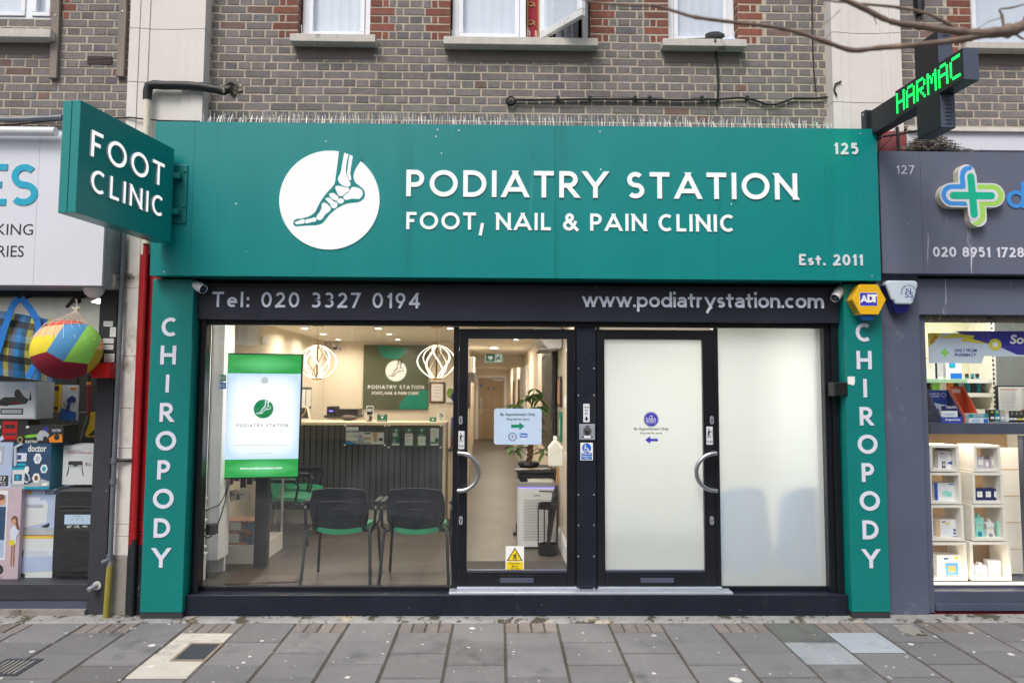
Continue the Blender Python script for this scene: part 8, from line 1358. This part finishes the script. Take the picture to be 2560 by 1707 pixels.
rx_ = (at(1375, 1050, pY).x-at(1262, 1050, pY).x)/2; cz0, cz1 = at(1320, 1140, pY).z, at(1320, 963, pY).z; cxm = at(1320, 1050, pY).x
def leaf(m, p, d, l, w_, mm):
    d = d.normalized(); s_ = d.cross(Vector((0, 0, 1))).normalized(); 
    if s_.length < .1: s_ = Vector((1, 0, 0))
    n_ = s_.cross(d); pts = []
    for k_ in range(6):
        f = k_/5; c = p+d*l*f+Vector((0, 0, -l*.35*f*f)); ww = w_*math.sin(math.pi*min(1, f*.92+.04))**.8; pts.append((c-s_*ww-n_*ww*-.25, c, c+s_*ww-n_*ww*-.25))
    for a, b in zip(pts, pts[1:]): m.poly([a[0], a[1], b[1], b[0]], mm); m.poly([a[1], a[2], b[2], b[1]], mm)
stems = MB()
for i in range(36):
    a = random.uniform(0, 6.283); f = random.random(); zf = random.random(); hgt = cz0+(cz1-cz0)*(.30+.66*zf) if i > 8 else cz0+(cz1-cz0)*random.uniform(0, .3); rr = rx_*.92*math.sqrt(f)*math.sin(math.pi*(.25+.6*zf))**.6; tip = Vector((cxm+rr*math.cos(a), pY+.05+rr*.8*math.sin(a), hgt)); base = Vector((pc.x, pY+.05, min(hgt-.06, zc1+.12*random.random()))); stems.tube([base, base.lerp(tip, .5)+Vector((0, 0, .04)), tip], .004, 'leaf', 5, False)
    for k_ in range(6):
        an = 6.283*k_/6+random.uniform(-.2, .2); leaf(m, tip, Vector((math.cos(an), math.sin(an), random.uniform(-.35, .25))), random.uniform(.10, .16), random.uniform(.016, .026), 'leaf' if random.random() < .86 else 'leaf_pale')
m.build('foliage', t); stems.build('leaf_stalks', t)
# air purifier
pY = 1.66; r = RC(1294, 1205, 1388, 1368, pY); w_ = r[1]-r[0]; z0, z1 = FZ, r[3]; t = thing('air_purifier', 'white upright air purifier with a perforated front in the corridor', 'air purifier', ((r[0]+r[1])/2, pY+.12, FZ)); cx = (r[0]+r[1])/2; dp = .30
def rbox(m, x0, x1, y0, y1, z0, z1, rr, mm):
    P_ = []
    for a, b, s_ in ((x1-rr, y0+rr, -90), (x1-rr, y1-rr, 0), (x0+rr, y1-rr, 90), (x0+rr, y0+rr, 180)): P_ += [(a+rr*math.cos(rad(s_+18*k_)), b+rr*math.sin(rad(s_+18*k_))) for k_ in range(6)]
    i = m.P([(p[0], p[1], z0) for p in P_]+[(p[0], p[1], z1) for p in P_]); n_ = len(P_); k_ = m.mi(mm); m.f.append(tuple(range(i+n_-1, i-1, -1))); m.m.append(k_); m.f.append(tuple(range(i+n_, i+2*n_))); m.m.append(k_); [(m.f.append((i+j, i+(j+1) % n_, i+n_+(j+1) % n_, i+n_+j)), m.m.append(k_)) for j in range(n_)]
m = MB(); rbox(m, r[0], r[1], pY, pY+dp, z0+.02, z1-.06, .05, 'purifier'); m.build('casing', t, smooth=True); m = MB(); rbox(m, r[0]+.003, r[1]-.003, pY+.003, pY+dp-.003, z1-.059, z1-.052, .05, 'led_violet'); m.build('light_ring', t); m = MB(); rbox(m, r[0]-.002, r[1]+.002, pY-.002, pY+dp, z1-.051, z1, .05, 'silver'); rbox(m, r[0]+.02, r[0]+.10, pY+.02, pY+dp-.02, z1+.0005, z1+.003, .03, 'screen_black'); rbox(m, r[0]+.11, r[1]-.02, pY+.02, pY+dp-.02, z1+.0005, z1+.003, .03, 'acrylic_white'); m.build('control_top', t, smooth=True)
m = MB(); gx0, gx1 = at(1309, 1300, pY).x, at(1382, 1300, pY).x; gz0, gz1 = at(1340, 1350, pY).z, at(1340, 1250, pY).z
for j in range(27):
    z_ = gz0+(gz1-gz0)*j/26; 
    for i in range(9): a = gx0+(gx1-gx0)*(i+(.5 if j % 2 else 0))/9.5; m.box(a, a+(gx1-gx0)/9.5*.72, pY-.0015, pY+.002, z_-.0022, z_+.0022, 'dark_grey')
m.box(cx-.03, cx+.04, pY-.0015, pY+.002, gz1+.04, gz1+.055, 'silver'); m.build('slotted_grille', t)
# umbrella and its stand
uY = 1.28; p0 = at_f(1370, 1385); ux, uy = p0.x, p0.y; r_ = .095; t = thing('umbrella_stand', 'round black umbrella stand in front of the air purifier', 'umbrella stand', (ux, uy, FZ)); ztp = at(1370, 1265, uy).z; m = MB(); m.lathe([(r_, 0), (r_, .10), (r_-.006, .10), (r_-.006, .012), (.001, .012)], (ux, uy, FZ), 'black_plastic', 28); m.build('base_cup', t, smooth=True); m = MB(); m.lathe([(r_, -.02), (r_, .03), (r_-.008, .03), (r_-.008, -.02), (r_, -.02)], (ux, uy, ztp), 'black_plastic', 28); m.build('top_ring', t, smooth=True); m = MB(); [m.tube([(ux+r_*math.cos(a), uy+r_*math.sin(a), FZ+.08), (ux+r_*math.cos(a), uy+r_*math.sin(a), ztp)], .006, 'black_plastic', 6) for a in (.3, 1.9, 3.14, 4.7)]; m.build('upright', t, smooth=True)
t = thing('umbrella', 'furled dark umbrella with a wooden handle leaning in the stand', 'umbrella', (ux, uy, FZ+.03)); F_ = lambda x, y: at(x, y, uy-.02); m = MB(); m.tube([F_(1370, 1372), F_(1374, 1330), F_(1382, 1270), F_(1388, 1235), F_(1392, 1212)], [.008, .026, .032, .028, .012], 'charcoal_print', 10); m.tube([F_(1385, 1242), F_(1390, 1238)], .040, 'charcoal_print', 9); m.build('canopy', t, smooth=True); m = MB(); m.tube([F_(1391, 1214), F_(1395, 1168)], .011, 'wood_handle', 10); m.build('handle', t, smooth=True); m = MB(); m.tube([F_(1348, 1227), F_(1392, 1229)], .007, 'black_plastic', 6); m.build('coat_hook_bar', label='short black bar sticking out beside the umbrella', cat='bar', smooth=True)
# right wall small things
x_ = RWX(1.0); t = thing('hand_gel_dispenser', 'cream wall dispenser shaped like a bottle above the umbrella', 'dispenser', (x_-.06, .95, 1.05)); r = RC(1371, 1097, 1408, 1166, .95); m = MB(); m.prism([(r[0], r[2]), (r[1], r[2]), (r[1], r[2]+.17), (r[1]-.055, r[3]-.015), (r[0]+.05, r[3]-.015), (r[0], r[2]+.17)], .95, 1.06, 'acrylic_white'); m.build('casing', t, bevel=.012); m = MB(); m.box(r[1]-.02, RWX(1.0), .98, 1.03, r[2]+.05, r[2]+.12, 'acrylic_white'); m.build('wall_bracket', t); m = MB(); c = ((r[0]+r[1])/2, r[3]-.016); m.disc(c[0]-.003, c[1]+.02, .018, .022, .98, 1.03, 'acrylic_white', 14); m.build('pump_cap', t); m = MB(); m.prism([(r[0]+.01, r[2]+.11), (r[1]-.0, r[2]+.17), (r[1], r[2]+.176), (r[0]+.01, r[2]+.116)], .948, .952, 'wall_white'); m.build('label_edge', t)
m = MB(); x_ = RWX(1.9); z0, z1 = at(1398, 1103, 1.6).z, at(1398, 1029, 1.6).z; m.box(x_-.012, x_, 1.5, 1.75, z0, z1, 'sign_green2'); m.box(x_-.014, x_-.012, 1.6, 1.65, z0+.06, z1-.06, 'paper'); m.build('first_aid_sign', label='narrow green safety sign on the right corridor wall', cat='sign')
m = MB(); z0, z1 = at(1398, 1017, 1.6).z, at(1398, 941, 1.6).z; m.box(x_-.02, x_, 1.5, 1.8, z0, z1, 'base_plate'); m.box(x_-.022, x_-.02, 1.53, 1.77, z0+.03, z1-.03, 'skin_print'); m.build('picture_frame', label='narrow brown framed print on the right corridor wall above the green sign', cat='picture')
m = MB(); x_ = RWX(1.1); z0 = at(1408, 1020, 1.0).z; m.box(x_-.03, x_, 1.0, 1.12, z0, z0+.10, 'white_plastic'); m.box(x_-.015, x_, 1.02, 1.10, z0-.27, z0-.19, 'white_plastic'); m.build('wall_controls', label='white control box and switch on the wall beside the clear door', cat='switch', bevel=.003)
m = MB(); a_ = at_f(1200, 1427); m.box(-.36, RWX(.4)-.03, .17, 1.12, FZ+.0005, FZ+.006, 'door_mat'); m.build('entrance_mat', label='dark entrance mat just inside the clear door', cat='mat'); m = MB(); m.box(-2.2, -.45, .17, .30, FZ+.0004, FZ+.004, 'sill'); 
m = MB(); c = at_f(1290, 1340); m.box(c.x-.03, c.x+.06, c.y+.05, c.y+.2, FZ, FZ+.03, 'black_plastic'); m.box(c.x, c.x+.06, c.y+.08, c.y+.2, FZ+.03, FZ+.12, 'black_plastic'); m.build('floor_box', label='small black box on the floor left of the air purifier', cat='box', bevel=.004)
